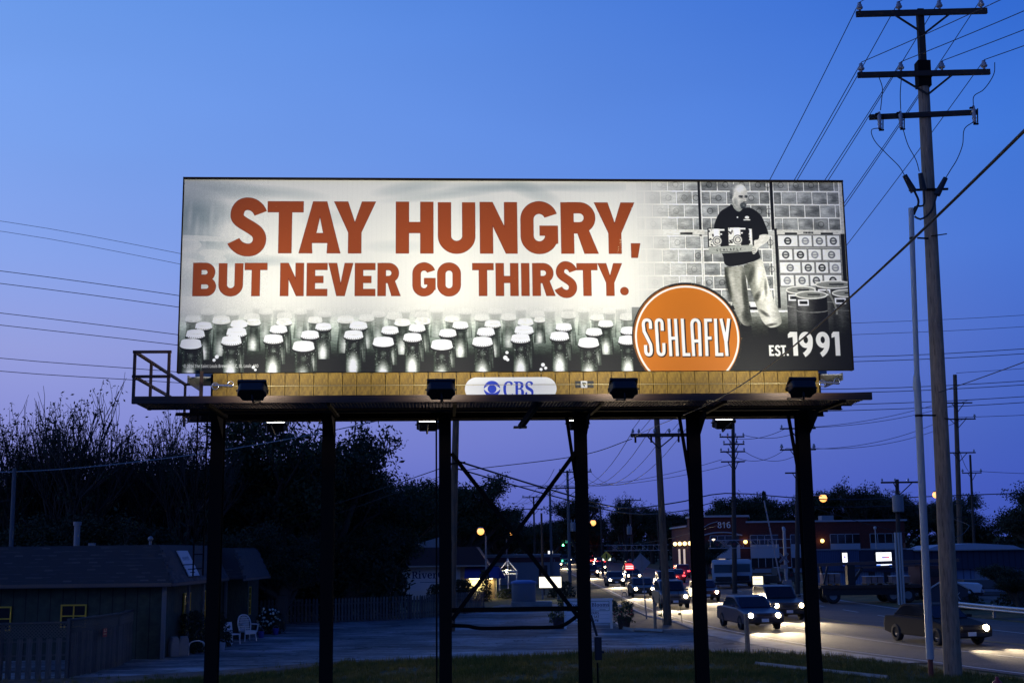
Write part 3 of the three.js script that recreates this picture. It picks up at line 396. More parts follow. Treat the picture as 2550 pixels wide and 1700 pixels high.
  // year
  for (const pass of [0, 1]) {
    c.fillStyle = c.strokeStyle = pass ? '#f4f2e8' : '#10120f'; const g = pass ? 0 : 2.4;
    for (const [ch, a, b] of [['E', 1132, 1172], ['S', 1178, 1224], ['T', 1224, 1268]]) glyph(c, ch, T(a), T(b), 520, 553, 7, g);
    glyph(c, '.', T(1270), T(1288), 546, 553, 7, g);
    for (const [ch, a, b] of [['1', 1286, 1362], ['9', 1372, 1484], ['9', 1508, 1618], ['1', 1634, 1698]]) glyph(c, ch, T(a), T(b), 478, 553, 15, g);
  }
  c.fillStyle = 'rgba(240,240,230,.85)'; c.save(); c.translate(15, 583); c.scale(0.62, 1); c.font = 'bold 15px sans-serif'; c.fillText('\u00a9 2014 The Saint Louis Brewery LLC, St. Louis, MO', 0, 0); c.restore();
  const t = new THREE.CanvasTexture(cv); t.colorSpace = THREE.SRGBColorSpace; t.anisotropy = 8; return t;
}
// ---------------------------------------------------------------- the billboard
const BP = V(0.18, 0, -26.22), BT = 0.058;
const bb = thing('billboard', 'large floodlit two sided billboard on six steel posts', 'billboard', BP.toArray(), BT);
const BW = 14.63, BH = 4.27, BY = 7.41;                       // sheet width, height, lower edge
{
  const sheet = new THREE.PlaneGeometry(BW, BH).translate(0, BY + BH / 2, 0.006);
  mesh('printed_sheet', sheet, new THREE.MeshStandardMaterial({ map: poster(), roughness: 0.62 }), bb).userData = { label: 'printed sheet with orange words, rows of bottles and a man with a tray' };
  mesh('face_panel', bx(BW, BH, 0.12, 0, BY + BH / 2, -0.06), MT.steel, bb);
  mesh('face_panel', bx(BW, BH, 0.12, 0, BY + BH / 2, -1.86), std([0.6, 0.6, 0.58], 0.7), bb);
  mesh('top_trim', bx(BW + 0.05, 0.045, 0.2, 0, BY + BH + 0.024, -0.05), MT.steel, bb);
  for (const s of [-1, 1]) mesh('side_trim', bx(0.03, BH, 0.17, s * (BW / 2 + 0.016), BY + BH / 2, -0.07), MT.steel, bb);
  // hidden frame between the faces
  for (const y of [8, 9.6, 11.2]) mesh('stringer', bx(BW - 0.4, 0.18, 0.1, 0, y, -0.2), MT.steel, bb);
  // apron: a row of tan panels under the sheet
  const tones = [[0.4, 0.255, 0.036], [0.365, 0.232, 0.032], [0.425, 0.275, 0.042], [0.385, 0.245, 0.033]];
  const apronTex = patchy([225, 215, 190], 0.3, 8, 0.16, 91, 256);
  const am = tones.map((t) => std(t, 0.6, 0, { map: apronTex }));
  const pg = new THREE.BoxGeometry(0.291, 0.68, 0.03);
  for (let i = 0; i < 43; i++) { const m = mesh('apron_panel', pg, am[(i * 7 + (i % 3)) % 4], bb); m.position.set(-6.43 + i * 0.3055, 7.055 + rr(-0.004, 0.004), -0.02 + rr(-0.004, 0.004)); m.rotation.z = rr(-0.004, 0.004); }
  mesh('apron_backing', bx(13.2, 0.6, 0.02, 0, 7.05, -0.06), MT.steel, bb);
  // posts of rolled steel
  const H = (w, d, t, len) => [bx(w, len, t, 0, len / 2, d / 2 - t / 2), bx(w, len, t, 0, len / 2, -d / 2 + t / 2), bx(t, len, d - 2 * t, 0, len / 2, 0)];
  const postG = mg(H(0.27, 0.27, 0.02, 11.7)), PX = [-6.6, -4.19, -1.64, 1.37, 3.91, 6.39];
  PX.forEach((x) => { const m = mesh('post', postG, MT.steel, bb); m.position.set(x, -0.25, -0.9); });
  PX.forEach((x) => mesh('footing', new THREE.CylinderGeometry(0.36, 0.4, 0.3, 14).translate(x, 0.05, -0.9), concreteMat, bb));
  // beams along and the brackets that carry the walkways
  for (const w of [-0.25, -1.55]) mesh('beam', [bx(14.2, 0.02, 0.14, 0, 6.78, w), bx(14.2, 0.02, 0.14, 0, 6.57, w), bx(14.2, 0.2, 0.014, 0, 6.675, w)], MT.steel, bb);
  PX.forEach((x, i) => { mesh('outrigger', [bx(0.07, 0.06, 2.2, x + 0.2, 6.545, 0.38)], MT.steel, bb); mesh('gusset', extrude([[0, 0], [0.7, 0], [0.7, -0.05], [0, -0.42]], 0.02).rotateY(-Math.PI / 2).translate(x + 0.12, 6.5, -0.75), MT.steel, bb); if (i > 2) mesh('knee_brace', bar(V(x - 0.3, 6.5, -0.9), V(x - 0.12, 5.1, -0.9), 0.07, 0.05), MT.steel, bb); });
  // front walkway
  mesh('front_fascia', [bx(15.05, 0.145, 0.012, -0.36, 6.645, 1.53), bx(15.05, 0.012, 0.09, -0.36, 6.578, 1.48)], MT.paintedSteel, bb);
  mesh('front_fascia', bx(15.0, 0.1, 0.012, -0.36, 6.63, 0.32), MT.steel, bb);
  const grate = (x0, x1, w0, w1, y) => { const g = []; for (let x = x0; x < x1; x += 0.07) g.push(bx(0.012, 0.034, w1 - w0, x, y, (w0 + w1) / 2)); for (let w = w0; w <= w1 + 0.001; w += (w1 - w0) / 6) g.push(bx(x1 - x0, 0.03, 0.012, (x0 + x1) / 2, y, w)); return mg(g); };
  mesh('grating', grate(-7.85, 7.1, 0.34, 1.5, 6.61), MT.paintedSteel, bb).userData = { kind: 'stuff' };
  // rear walkway
  mesh('rear_fascia', bx(15.2, 0.1, 0.012, -0.2, 6.755, -3.42), MT.paintedSteel, bb); mesh('rear_fascia', bx(15.2, 0.08, 0.012, -0.2, 6.765, -2.15), MT.steel, bb);
  mesh('grating', grate(-7.7, 7.35, -3.4, -2.17, 6.765), MT.paintedSteel, bb).userData = { kind: 'stuff' };
  for (const s of [-1, 1]) { mesh('soffit_plate', bx(0.62, 0.02, 1.3, s * 6.85, 7.34, -0.85), MT.white, bb); mesh('soffit_plate', bx(0.02, 0.16, 1.3, s * 7.15, 7.3, -0.85), MT.grey, bb); }
  // guard rails round the landing at one end
  const rail = (a, b) => mesh('guard_rail', bar(a, b, 0.055, 0.055), MT.paintedSteel, bb);
  for (const w of [1.5, -3.38]) { for (const x of [-7.86, -7.18]) rail(V(x, 6.6, w), V(x, 7.64, w)); for (const y of [7.12, 7.62]) rail(V(-7.9, y, w), V(-7.14, y, w)); }
  for (const y of [7.12, 7.62]) rail(V(-7.86, y, 1.5), V(-7.86, y, -3.38)); rail(V(-7.86, 6.6, 0.1), V(-7.86, 7.6, 0.1));
  mesh('upright', bx(0.07, 0.82, 0.05, -6.78, 7.0, 0.2), MT.paintedSteel, bb); mesh('upright', bx(0.06, 0.8, 0.05, -6.62, 7.0, -0.2), MT.steel, bb);
  // ladder beside the first post
  const lad = [bx(0.03, 3.5, 0.03, -6.98, 4.9, -0.55), bx(0.03, 3.5, 0.03, -6.84, 4.9, -0.9)]; for (let y = 3.3; y < 6.6; y += 0.3) lad.push(rod(V(-6.98, y, -0.55), V(-6.84, y, -0.9), 0.011, 0.011, 5)); mesh('ladder', mg(lad), MT.steel, bb);
  // cross bracing between the middle posts
  const x3 = -1.5, x4 = 1.24;
  mesh('cross_brace', bar(V(x3, 5.72, -0.8), V(x4, 2.15, -0.8), 0.09, 0.03), MT.steel, bb); mesh('cross_brace', bar(V(x3, 2.15, -0.72), V(x4, 5.72, -0.72), 0.09, 0.03), MT.steel, bb);
  mesh('cross_tie', bx(x4 - x3, 0.1, 0.06, (x3 + x4) / 2, 2.34, -0.92), MT.steel, bb);
  mesh('cross_tie', tube([V(x3, 2.02, -0.9), V(x3 + 0.35, 2.0, -0.9), V(x3 + 0.55, 1.96, -0.9), V(0, 1.95, -0.9), V(x4 - 0.4, 1.97, -0.9), V(x4 - 0.2, 2.06, -0.9), V(x4, 2.2, -0.9)], 0.045, 6, 40), MT.steel, bb);
  // fittings
  mesh('hoist_arm', [bar(V(0.3, 6.62, 1.3), V(-0.02, 6.2, 0.2), 0.12, 0.1), bx(0.28, 0.04, 0.2, -0.04, 6.18, 0.2)], MT.black, bb);
  mesh('safety_cable', rod(V(-6.35, 7.0, 0.9), V(6.62, 7.0, 0.9), 0.006, 0.006, 5), std([0.5, 0.42, 0.22], 0.5, 0.4), bb);
  for (const x of [-6.2, 6.5]) mesh('turnbuckle', [rod(V(x - 0.2, 7.02, 0.9), V(x + 0.2, 7.0, 0.9), 0.025, 0.03, 6), new THREE.TorusGeometry(0.07, 0.012, 5, 10).translate(x - 0.16, 7, 0.9), new THREE.TorusGeometry(0.06, 0.012, 5, 10).translate(x + 0.15, 7.04, 0.9)], MT.chrome, bb);
  mesh('conduit', rod(V(-1.83, 0.1, -0.78), V(-1.83, 6.5, -0.78), 0.022, 0.022, 6), MT.steel, bb); mesh('conduit', rod(V(1.62, 0, -0.78), V(1.62, 1.2, -0.78), 0.02, 0.02, 6), MT.steel, bb);
  mesh('switch_box', [bx(0.14, 0.48, 0.16, 1.64, 1.5, -0.78), bx(0.05, 0.05, 0.06, 1.74, 1.42, -0.78), bar(V(1.5, 2.2, -0.78), V(1.62, 1.76, -0.78), 0.05)], MT.black, bb);
}
{ // logo plate on the apron
  const s = new THREE.Shape(), w = 0.99, h = 0.25; s.moveTo(-w + h, -h); s.lineTo(w - h, -h); s.absarc(w - h, 0, h, -Math.PI / 2, Math.PI / 2, false); s.lineTo(-w + h, h); s.absarc(-w + h, 0, h, Math.PI / 2, Math.PI * 1.5, false);
  const plate = thing('logo_plate', 'white rounded plate with blue eye emblem and letters on the apron', 'sign', [0, 0, 0]);
  plate.position.copy(V(-0.22, 7.03, 0.014).applyAxisAngle(UP, BT).add(BP)); plate.rotation.y = BT;
  mesh('plate', new THREE.ExtrudeGeometry(s, { depth: 0.02, bevelEnabled: false, curveSegments: 20 }), std([0.84, 0.84, 0.82], 0.6), plate);
  const cv = document.createElement('canvas'); cv.width = 512; cv.height = 170; const c = cv.getContext('2d'); c.fillStyle = '#ececea'; c.fillRect(0, 0, 512, 170);
  const blue = '#1c3fc4'; c.fillStyle = blue; c.beginPath(); c.arc(106, 86, 64, 0, 7); c.fill(); c.fillStyle = '#ececea'; c.beginPath(); c.moveTo(40, 86); c.quadraticCurveTo(106, 16, 172, 86); c.quadraticCurveTo(106, 156, 40, 86); c.fill(); c.fillStyle = blue; c.beginPath(); c.arc(106, 86, 34, 0, 7); c.fill();
  c.save(); c.translate(186, 148); c.scale(0.98, 1.28); c.font = 'bold 132px serif'; c.fillText('CBS', 0, 0); c.restore();
  const t = new THREE.CanvasTexture(cv); t.colorSpace = THREE.SRGBColorSpace;
  mesh('print', new THREE.PlaneGeometry(1.42, 0.47).translate(0.01, 0, 0.0235), std([1, 1, 1], 0.6, 0, { map: t }), plate);
}
{ // small permit tags
  const tg = thing('permit_tag', 'small black and white permit tag on the tan apron', 'sign'); tg.position.copy(V(1.37, 7.12, 0.006).applyAxisAngle(UP, BT).add(BP)); tg.rotation.y = BT;
  mesh('black_plate', bx(0.12, 0.15, 0.012, -0.13, 0, 0.006), MT.black, tg); mesh('black_plate', bx(0.14, 0.15, 0.012, 0.14, 0, 0.006), MT.black, tg); mesh('white_plate', bx(0.14, 0.15, 0.014, 0, 0, 0.007), MT.white, tg); mesh('mark', [bx(0.03, 0.1, 0.004, -0.01, 0, 0.0165, 0, 0, 0.4), bx(0.05, 0.03, 0.004, 0.02, 0.02, 0.0165, 0, 0, -0.5)], MT.black, tg);
}
// floodlights: a housing on an arm, its glass facing the sheet, and the light it throws
const lampWarm = [1, 0.96, 0.8];
function floodLight(x, y, w, tilt, facing, label, group, wide, throwI) {   // facing -1: towards the front sheet, +1: towards the rear sheet
  const o = thing('flood_light', label, 'floodlight', [0, 0, 0], 0, group); o.position.copy(V(x, y, w).applyAxisAngle(UP, BT).add(BP)); o.rotation.y = BT + (facing > 0 ? Math.PI : 0);
  const head = extrude([[-0.28, 0.02], [-0.235, 0.16], [-0.2, 0.185], [0.2, 0.185], [0.235, 0.16], [0.28, 0.02], [0.28, -0.03], [0.24, -0.06], [0.2, -0.17], [-0.2, -0.17], [-0.24, -0.06], [-0.28, -0.03]], 0.2, 0.03, 2);
  // the head looks along -z, tipped up by tilt
  const tip = (g) => g.rotateX(tilt);
  mesh('housing', tip(head.translate(0, 0, 0.06)), MT.black, o);
  const rim = tip(mg([bx(0.54, 0.055, 0.05, 0, 0.165, -0.06), bx(0.54, 0.055, 0.05, 0, -0.165, -0.06), bx(0.06, 0.36, 0.05, -0.245, 0, -0.059), bx(0.06, 0.36, 0.05, 0.245, 0, -0.059)])); mesh('rim', rim, MT.black, o);
  mesh('lamp_glass', tip(bx(0.42, 0.27, 0.012, 0, 0, -0.052)), glow(lampWarm, 9), o);
  mesh('arm', [tube([V(0, -0.1, 0.1), V(0.02, -0.24, 0.06), V(0.02, -0.2, -0.3), V(0, -0.12, -0.95)], 0.022, 6, 14), bx(0.62, 0.03, 0.03, 0, -0.03, 0.02)], MT.black, o);
  const dir = V(0, Math.sin(tilt), -Math.cos(tilt));
  const spot = (elev, half, power, yaw = 0) => { const l = new THREE.SpotLight(C(...lampWarm), power, 0, half, 1, 2); l.name = 'flood'; l.position.copy(dir.clone().multiplyScalar(0.1)); l.target.position.copy(l.position).add(V(Math.cos(elev) * Math.sin(yaw), Math.sin(elev), -Math.cos(elev) * Math.cos(yaw))); l.castShadow = true; l.shadow.radius = 9; o.add(l, l.target); };
  spot(wide[0], wide[1], wide[2]); for (const s of [-1, 1]) spot(throwI[0], throwI[1], throwI[2], s * 30 * RADS);   // twin lobes of the wide reflector
}
const RADS = Math.PI / 180;
[[-5.35, 'first'], [-1.72, 'second'], [1.85, 'third'], [5.4, 'last']].forEach(([x, nth]) => floodLight(x, 6.72, 2.5, 58 * RADS, -1, `black floodlight on the front walkway, ${nth} from the guard rails`, 'floodlights on the front walkway', [50 * RADS, 80 * RADS, 33], [70 * RADS, 40 * RADS, 32]));
[[-5.75, 'first'], [-2.05, 'second'], [1.65, 'third'], [5.3, 'last']].forEach(([x, nth]) => floodLight(x, 6.7, -3.9, 66 * RADS, 1, `glowing floodlight on the rear walkway, ${nth} from the guard rails`, 'floodlights on the rear walkway', [64 * RADS, 60 * RADS, 60], [70 * RADS, 40 * RADS, 30]));
// ---------------------------------------------------------------- utility poles and their wires
const insulatorG = lathe([[0, 0], [0.03, 0], [0.03, 0.06], [0.075, 0.07], [0.09, 0.11], [0.06, 0.14], [0.07, 0.17], [0.045, 0.2], [0.05, 0.24], [0, 0.25]], 10);
const poleAt = {};
function crossArm(o, x, y, z, half, over = 0, opts = {}) {   // an arm with its two braces and pin insulators
  const { h = 0.12, ins = [-0.94, -0.34, 0.28, 0.92], brace = 0.42, drop = 0.72, s = 1, tilt = 0 } = opts;
  const a = new THREE.Group(); a.name = 'cross_arm'; a.position.set(x, y, z); a.rotation.z = tilt; o.add(a);
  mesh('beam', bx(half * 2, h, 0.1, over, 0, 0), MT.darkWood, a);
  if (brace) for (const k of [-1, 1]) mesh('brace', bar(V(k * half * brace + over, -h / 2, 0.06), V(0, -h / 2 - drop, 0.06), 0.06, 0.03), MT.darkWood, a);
  for (const u of ins) { const m = mesh('insulator', insulatorG, MT.porcelain, a); m.position.set(u * half + over, h / 2, 0); m.scale.setScalar(s); }
}
function wire(a, b, drop, r, label, group, n = 14) {
  const pts = []; for (let i = 0; i <= n; i++) { const t = i / n; pts.push(a.clone().lerp(b, t).add(V(0, -4 * drop * t * (1 - t), 0))); }
  return solid('power_line', label, 'wire', new THREE.TubeGeometry(new THREE.CatmullRomCurve3(pts), n * 2, r, 4), MT.wire, group);
}
// the tall pole beside the billboard
const PA = V(12.11, 0, -35), PAtop = V(12.52, 19.63, -35);
{
  const o = thing('utility_pole', 'tall weathered timber utility pole beside the billboard with three cross arms', 'utility pole');
  const at = (y) => PA.clone().lerp(PAtop, y / 19.63);
  const shaft = rod(V(12.1, -0.4, -35), at(17.7), 0.25, 0.165, 18); mesh('shaft', shaft, std([1, 1, 1], 0.9, 0, { map: rep(grainTex, 3, 7), bumpMap: rep(grainTex, 3, 7), bumpScale: 0.012 }), o);
  mesh('pole_top', bar(at(16.9).add(V(0, 0, 0.05)), PAtop, 0.19, 0.19), MT.darkWood, o);
  mesh('sleeve', [bar(at(17.15), at(17.95), 0.38, 0.36)], MT.steel, o);
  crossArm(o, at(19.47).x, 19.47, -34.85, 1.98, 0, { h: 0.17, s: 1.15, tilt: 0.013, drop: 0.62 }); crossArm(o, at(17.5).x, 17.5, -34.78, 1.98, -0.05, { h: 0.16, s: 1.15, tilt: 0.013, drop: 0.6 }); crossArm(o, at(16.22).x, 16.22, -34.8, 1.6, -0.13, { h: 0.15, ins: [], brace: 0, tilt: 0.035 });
  for (const [x, y] of [[10.97, 16.05], [11.6, 16.07], [13.78, 16.2]]) { const g = new THREE.Group(); g.name = 'fuse_cutout'; g.position.set(x, y, -34.66); o.add(g); mesh('barrel', lathe([[0.03, -0.3], [0.06, -0.3], [0.05, -0.2], [0.07, -0.16], [0.05, -0.1], [0.07, -0.04], [0.05, 0.02], [0.07, 0.08], [0.05, 0.14], [0.04, 0.22], [0, 0.22]], 8), MT.porcelain, g); mesh('fuse_tube', [bar(V(0.07, -0.32, 0.05), V(0.1, 0.12, 0.05), 0.03), bx(0.14, 0.04, 0.06, 0.04, -0.34, 0), bx(0.12, 0.04, 0.08, -0.05, 0.16, 0)], MT.steel, g); }
  // jumpers from the lines down to the cable heads
  const jump = (...p) => mesh('jumper', tube(p.map(([x, y]) => V(x, y, -34.6)), 0.013, 4, 24), MT.wire, o);
  jump([11.0, 17.4], [11.1, 17.0], [11.05, 16.6], [11.0, 16.3]); jump([11.7, 17.4], [11.62, 16.8], [11.6, 16.3]); jump([14.5, 17.75], [14.45, 17.4], [14.1, 16.9], [13.8, 16.7], [13.76, 16.4]);
  jump([10.95, 15.75], [10.7, 15.7], [10.75, 15.4], [11.1, 14.95], [11.45, 14.55], [11.6, 14.25]); jump([11.62, 15.75], [11.75, 15.2], [11.95, 14.75], [12.02, 14.4]); jump([13.72, 15.9], [13.45, 15.7], [13.35, 15.2], [13.15, 14.75], [12.95, 14.45], [12.75, 14.15]);
  for (const [x, y, x2, y2] of [[11.58, 14.3, 11.84, 13.8], [12.05, 14.35, 12.12, 13.85], [12.78, 14.2, 12.5, 13.7]]) mesh('cable_head', rod(V(x, y, -34.6), V(x2, y2, -34.65), 0.07, 0.1, 8), MT.black, o);
  mesh('cable_loop', [tube([V(11.84, 13.8, -34.6), V(11.95, 13.5, -34.65), V(11.86, 13.2, -34.8)], 0.035, 5, 10), tube([V(12.12, 13.85, -34.6), V(12.1, 13.4, -34.7), V(11.9, 13.4, -34.8), V(11.86, 13.15, -34.8)], 0.03, 5, 12), tube([V(12.5, 13.7, -34.65), V(12.3, 13.2, -34.7), V(12.0, 13.0, -34.75), V(11.86, 13.1, -34.8)], 0.03, 5, 12)], MT.black, o);
  mesh('bracket', [bar(V(11.75, 13.9, -34.8), V(12.9, 13.92, -34.8), 0.06), bar(V(11.9, 12.45, -34.8), V(12.35, 12.45, -34.9), 0.04), bar(V(11.6, 7.25, -34.8), V(12.2, 7.25, -34.9), 0.04), bar(V(12.3, 12.5, -34.8), V(12.75, 12.55, -34.75), 0.03), bar(V(12.3, 7.15, -34.8), V(12.7, 7.1, -34.75), 0.03)], MT.steel, o);
  const pipe = mesh('riser_pipe', [rod(V(11.44, 0.5, -34.8), V(11.6, 8.2, -34.8), 0.105, 0.1, 14), rod(V(11.6, 8.1, -34.8), V(11.77, 13.35, -34.8), 0.075, 0.075, 14), rod(V(11.58, 8.0, -34.8), V(11.6, 8.4, -34.8), 0.115, 0.09, 14)], MT.conduit, o); pipe.userData = { label: 'pale grey riser pipe strapped to the pole' };
  mesh('riser_foot', rod(V(11.43, -0.2, -34.8), V(11.44, 0.55, -34.8), 0.07, 0.07, 10), std([0.2, 0.05, 0.03], 0.8), o);
  for (const y of [12.4, 7.2]) mesh('strap', rod(V(y > 10 ? 11.745 : 11.582, y, -34.8), V(y > 10 ? 11.747 : 11.584, y + 0.07, -34.8), y > 10 ? 0.085 : 0.108, y > 10 ? 0.085 : 0.108, 12), MT.steel, o);
}
// other timber poles: [x, z, base lean, top x, height, base radius, arms, label]
function pole(label, x, z, tx, h, r, arms = [], extra, name = 'utility_pole', mat) {
  const o = thing(name, label, 'utility pole', [x, rise(z), z], 0, 'utility poles along the street'), dx = tx - x, y0 = rise(z);
  mesh('shaft', rod(V(0, -0.3, 0), V(dx, h, 0), r, r * 0.66, 10), mat ?? MT.oldWood, o);
  for (const [y, half, over, opts] of arms) crossArm(o, dx * (y / h), y, 0.1 + r, half, over ?? 0, { h: 0.11, ...opts });
  if (extra) extra(o, (y) => dx * (y / h)); return o;
}
const darkPole = std([0.06, 0.046, 0.038], 0.95), bluePole = std([0.12, 0.12, 0.125], 0.9);
const transformer = (o, x, y, s = 1) => { const t = new THREE.Group(); t.name = 'transformer'; t.position.set(x, y, 0.3); o.add(t); mesh('tank', lathe([[0, 0], [0.3 * s, 0], [0.32 * s, 0.05], [0.32 * s, 0.95 * s], [0.28 * s, 1.0 * s], [0, 1.04 * s]], 14), MT.grey, t); mesh('bushing', [rod(V(-0.12, s, 0), V(-0.16, s + 0.28, 0), 0.04), rod(V(0.12, s, 0), V(0.16, s + 0.28, 0), 0.04)], MT.porcelain, t); };
pole('timber pole rising behind the gravel island with a loaded cross arm', 7.09, -58.35, 6.87, 10.1, 0.2, [[8.9, 1.42, 0.1, { h: 0.17, ins: [-0.92, -0.72, -0.2, 0.3, 0.62, 0.9], s: 0.9, drop: 0.55 }]], (o, dx) => mesh('fuse_cutout', [-1.1, -0.35, 0.95].map((x) => rod(V(x + dx(8.9), 8.55, 0.35), V(x + dx(8.9), 8.85, 0.35), 0.05)), MT.steel, o));
pole('leaning bare timber pole just behind the third billboard post', -2.95, -57, -2.5, 15.5, 0.2, [[14.6, 1.3, 0, {}]], (o, dx) => mesh('bracket', [bar(V(dx(7.6) - 0.5, 7.55, 0.2), V(dx(7.6) + 0.5, 7.65, 0.2), 0.06), rod(V(dx(6.3) - 0.4, 6.2, 0.2), V(dx(6.3) - 0.4, 6.45, 0.2), 0.09)], MT.steel, o));
pole('slim double arm pole far down the street, first beyond the crossing of braces', 2.55, -157, 2.5, 10.2, 0.16, [[10.1, 1.45, 0, { s: 1 }], [8.65, 1.45, 0, { ins: [-0.9, 0.9] }]], null, 'utility_pole', darkPole);
pole('grey pole with one wide arm between two dark poles down the street', 3.85, -130, 3.8, 10.2, 0.17, [[10.0, 1.5, 0.2, { s: 1 }]], null, 'utility_pole', bluePole);
pole('grey two arm pole left of the fourth billboard post', 4.95, -112, 4.9, 10.7, 0.17, [[10.55, 1.5, 0.7, { s: 1 }], [9.1, 1.5, 0.4, { s: 1 }]], (o) => transformer(o, 0.35, 5.2, 0.8), 'utility_pole', bluePole);
pole('thin bare pole rising beside the lit white monument sign', 2.3, -102, 2.25, 6.6, 0.13, [], null, 'utility_pole', darkPole);
pole('leaning far pole with a transformer above the red lit sign', 14.3, -150, 14.05, 9.6, 0.17, [[9.4, 1.4, 0, {}], [8.3, 1.4, 0.1, {}]], (o) => transformer(o, -0.4, 5.3, 0.95), 'utility_pole', darkPole);
pole('small far pole with a short arm before the ragged tree', 12.0, -170, 11.9, 9.2, 0.16, [[9.0, 1.1, 0, { s: 1 }]], null, 'utility_pole', darkPole);
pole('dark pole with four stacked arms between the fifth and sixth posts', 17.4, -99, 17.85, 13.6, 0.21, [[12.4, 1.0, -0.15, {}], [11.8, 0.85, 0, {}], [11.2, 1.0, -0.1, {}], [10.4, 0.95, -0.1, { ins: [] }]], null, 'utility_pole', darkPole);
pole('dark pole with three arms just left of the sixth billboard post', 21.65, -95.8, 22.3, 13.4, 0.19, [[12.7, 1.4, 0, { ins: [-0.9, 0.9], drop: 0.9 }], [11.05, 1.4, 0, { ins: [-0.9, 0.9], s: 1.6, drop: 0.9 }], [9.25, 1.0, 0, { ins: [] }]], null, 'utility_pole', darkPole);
pole('tall warm lit pole with three arms right of the tall weathered pole', 39.1, -109.35, 39.9, 18.7, 0.26, [[16.1, 1.3, 0.05, { ins: [-0.9] }], [14.65, 1.6, 0, { ins: [-0.9, 0.95], s: 1.5 }], [11.65, 1.4, 0.1, { ins: [-0.7, 0.9] }]], null);
pole('thin far pole with a small arm at the frame edge', 49.7, -134.5, 50.1, 13.3, 0.17, [[11.3, 1.05, 0, { ins: [-0.95, 0.95], s: 1.5 }]], null, 'utility_pole', darkPole);
pole('transformer pole standing on three grey conduits across the road', 23.8, -77.5, 24.15, 7.7, 0.17, [[7.5, 1.35, 0.25, { s: 0.8 }]], (o, dx) => { transformer(o, dx(6) - 0.05, 5.65, 1.05); mesh('conduit', [-0.12, 0.06, 0.22].map((x) => rod(V(x, 0, 0.3), V(x + 0.05, 4.4, 0.28), 0.07, 0.07, 8)), MT.conduit, o); mesh('weatherhead', bx(0.12, 0.3, 0.1, 0.45, 3.6, 0.3), std([0.2, 0.08, 0.04], 0.7), o); }, 'utility_pole', darkPole);
pole('short grey service pole behind the shingled shop', -20.25, -50, -20.35, 7.15, 0.11, [], null, 'utility_pole', bluePole);
pole('slim leaning pole rising beside the cantilever signals', 17.6, -150, 17.3, 8.3, 0.1, [], null, 'utility_pole', darkPole);

// lines on the tall pole: back towards the street and over the camera
const g1 = 'lines from the tall pole down the street', g2n = 'lines from the tall pole passing overhead';
[[-0.94, 19.8, 5.78], [-0.34, 19.8, 6.3], [0.28, 19.82, 7.2], [0.92, 19.84, 8.1]].forEach(([u, y, bxx], i) => wire(V(12.5 + u * 1.98, y, -34.8), V(bxx, 9.9 + i * 0.03, -58.2), 0.55, 0.014, `line from the tall pole's top arm down behind the sheet, ${ORD[i]} from the board`, g1));
[[-0.94, 17.85, 5.65], [-0.34, 17.85, 6.1], [0.28, 17.86, 7.6], [0.92, 17.88, 8.35]].forEach(([u, y, bxx], i) => wire(V(12.42 + u * 1.98, y, -34.7), V(bxx, 9.15, -58.2), 0.5, 0.014, `line from the tall pole's middle arm to the island pole, ${ORD[i]} from the board`, 'lines from the middle arm to the island pole'));
[[-0.94, 19.8, 10.4], [-0.34, 19.8, 11.7], [0.28, 19.82, 13.0], [0.92, 19.84, 14.3]].forEach(([u, y, ex], i) => wire(V(12.5 + u * 1.98, y, -34.8), V(ex + 8.6, 17.4, -3), 0.6, 0.013, `line rising from the tall pole's top arm over the frame, ${ORD[i]} from the board`, g2n));
[[-0.94, 17.85], [-0.34, 17.85], [0.28, 17.86], [0.92, 17.88]].forEach(([u, y], i) => wire(V(12.42 + u * 1.98, y, -34.7), V(19.6 + i * 1.6, 15.6, -6), 0.5, 0.013, `line rising from the tall pole's middle arm over the frame, ${ORD[i]} from the board`, 'lines from the middle arm passing overhead'));
solid('service_cable', 'thick black cable crossing before the lower right of the sheet', 'cable', tube([V(2.3, 5.6, -3), V(2.62, 5.66, -6.1), V(2.85, 5.66, -10.1), V(3.25, 5.86, -16), V(3.6, 6.2, -22.2), V(4.0, 6.75, -30), V(4.45, 7.35, -38), V(5.65, 8.8, -58)], 0.0095, 6, 80), MT.wire);
wire(V(12.2, 7.9, -34.8), V(11.9, 8.6, -2), 0.3, 0.012, 'thin line running from the tall pole towards the camera', 'lines from the tall pole passing overhead');
// six long lines strung behind the billboard
const far6 = [[20.88, 14.9, 15.2], [20.34, 14.3, 14.6], [18.23, 13.6, 13.45], [17.57, 13.1, 13.2], [16.02, 11.9, 11.8], [15.39, 11.55, 11.6], [13.67, 10.9, 11.0], [13.0, 10.6, 10.7]];
far6.forEach(([a, m, b], i) => { const pts = [V(-44, a + 2.2, -62), V(-26.6, a, -62), V(-17.2, a - (a - m) * 0.31, -62), V(-4, m + (a - m) * 0.2, -62), V(8, m - 0.2, -62), V(17.5, b - 0.3, -62), V(26.2, b, -62), V(44, b + 1.3, -62)]; solid('power_line', `long dark line strung behind the billboard, ${ORD[i]} from the top at the left edge`, 'wire', tube(pts, i < 2 ? 0.011 : 0.017, 4, 40), MT.wire, 'long lines behind the billboard'); });
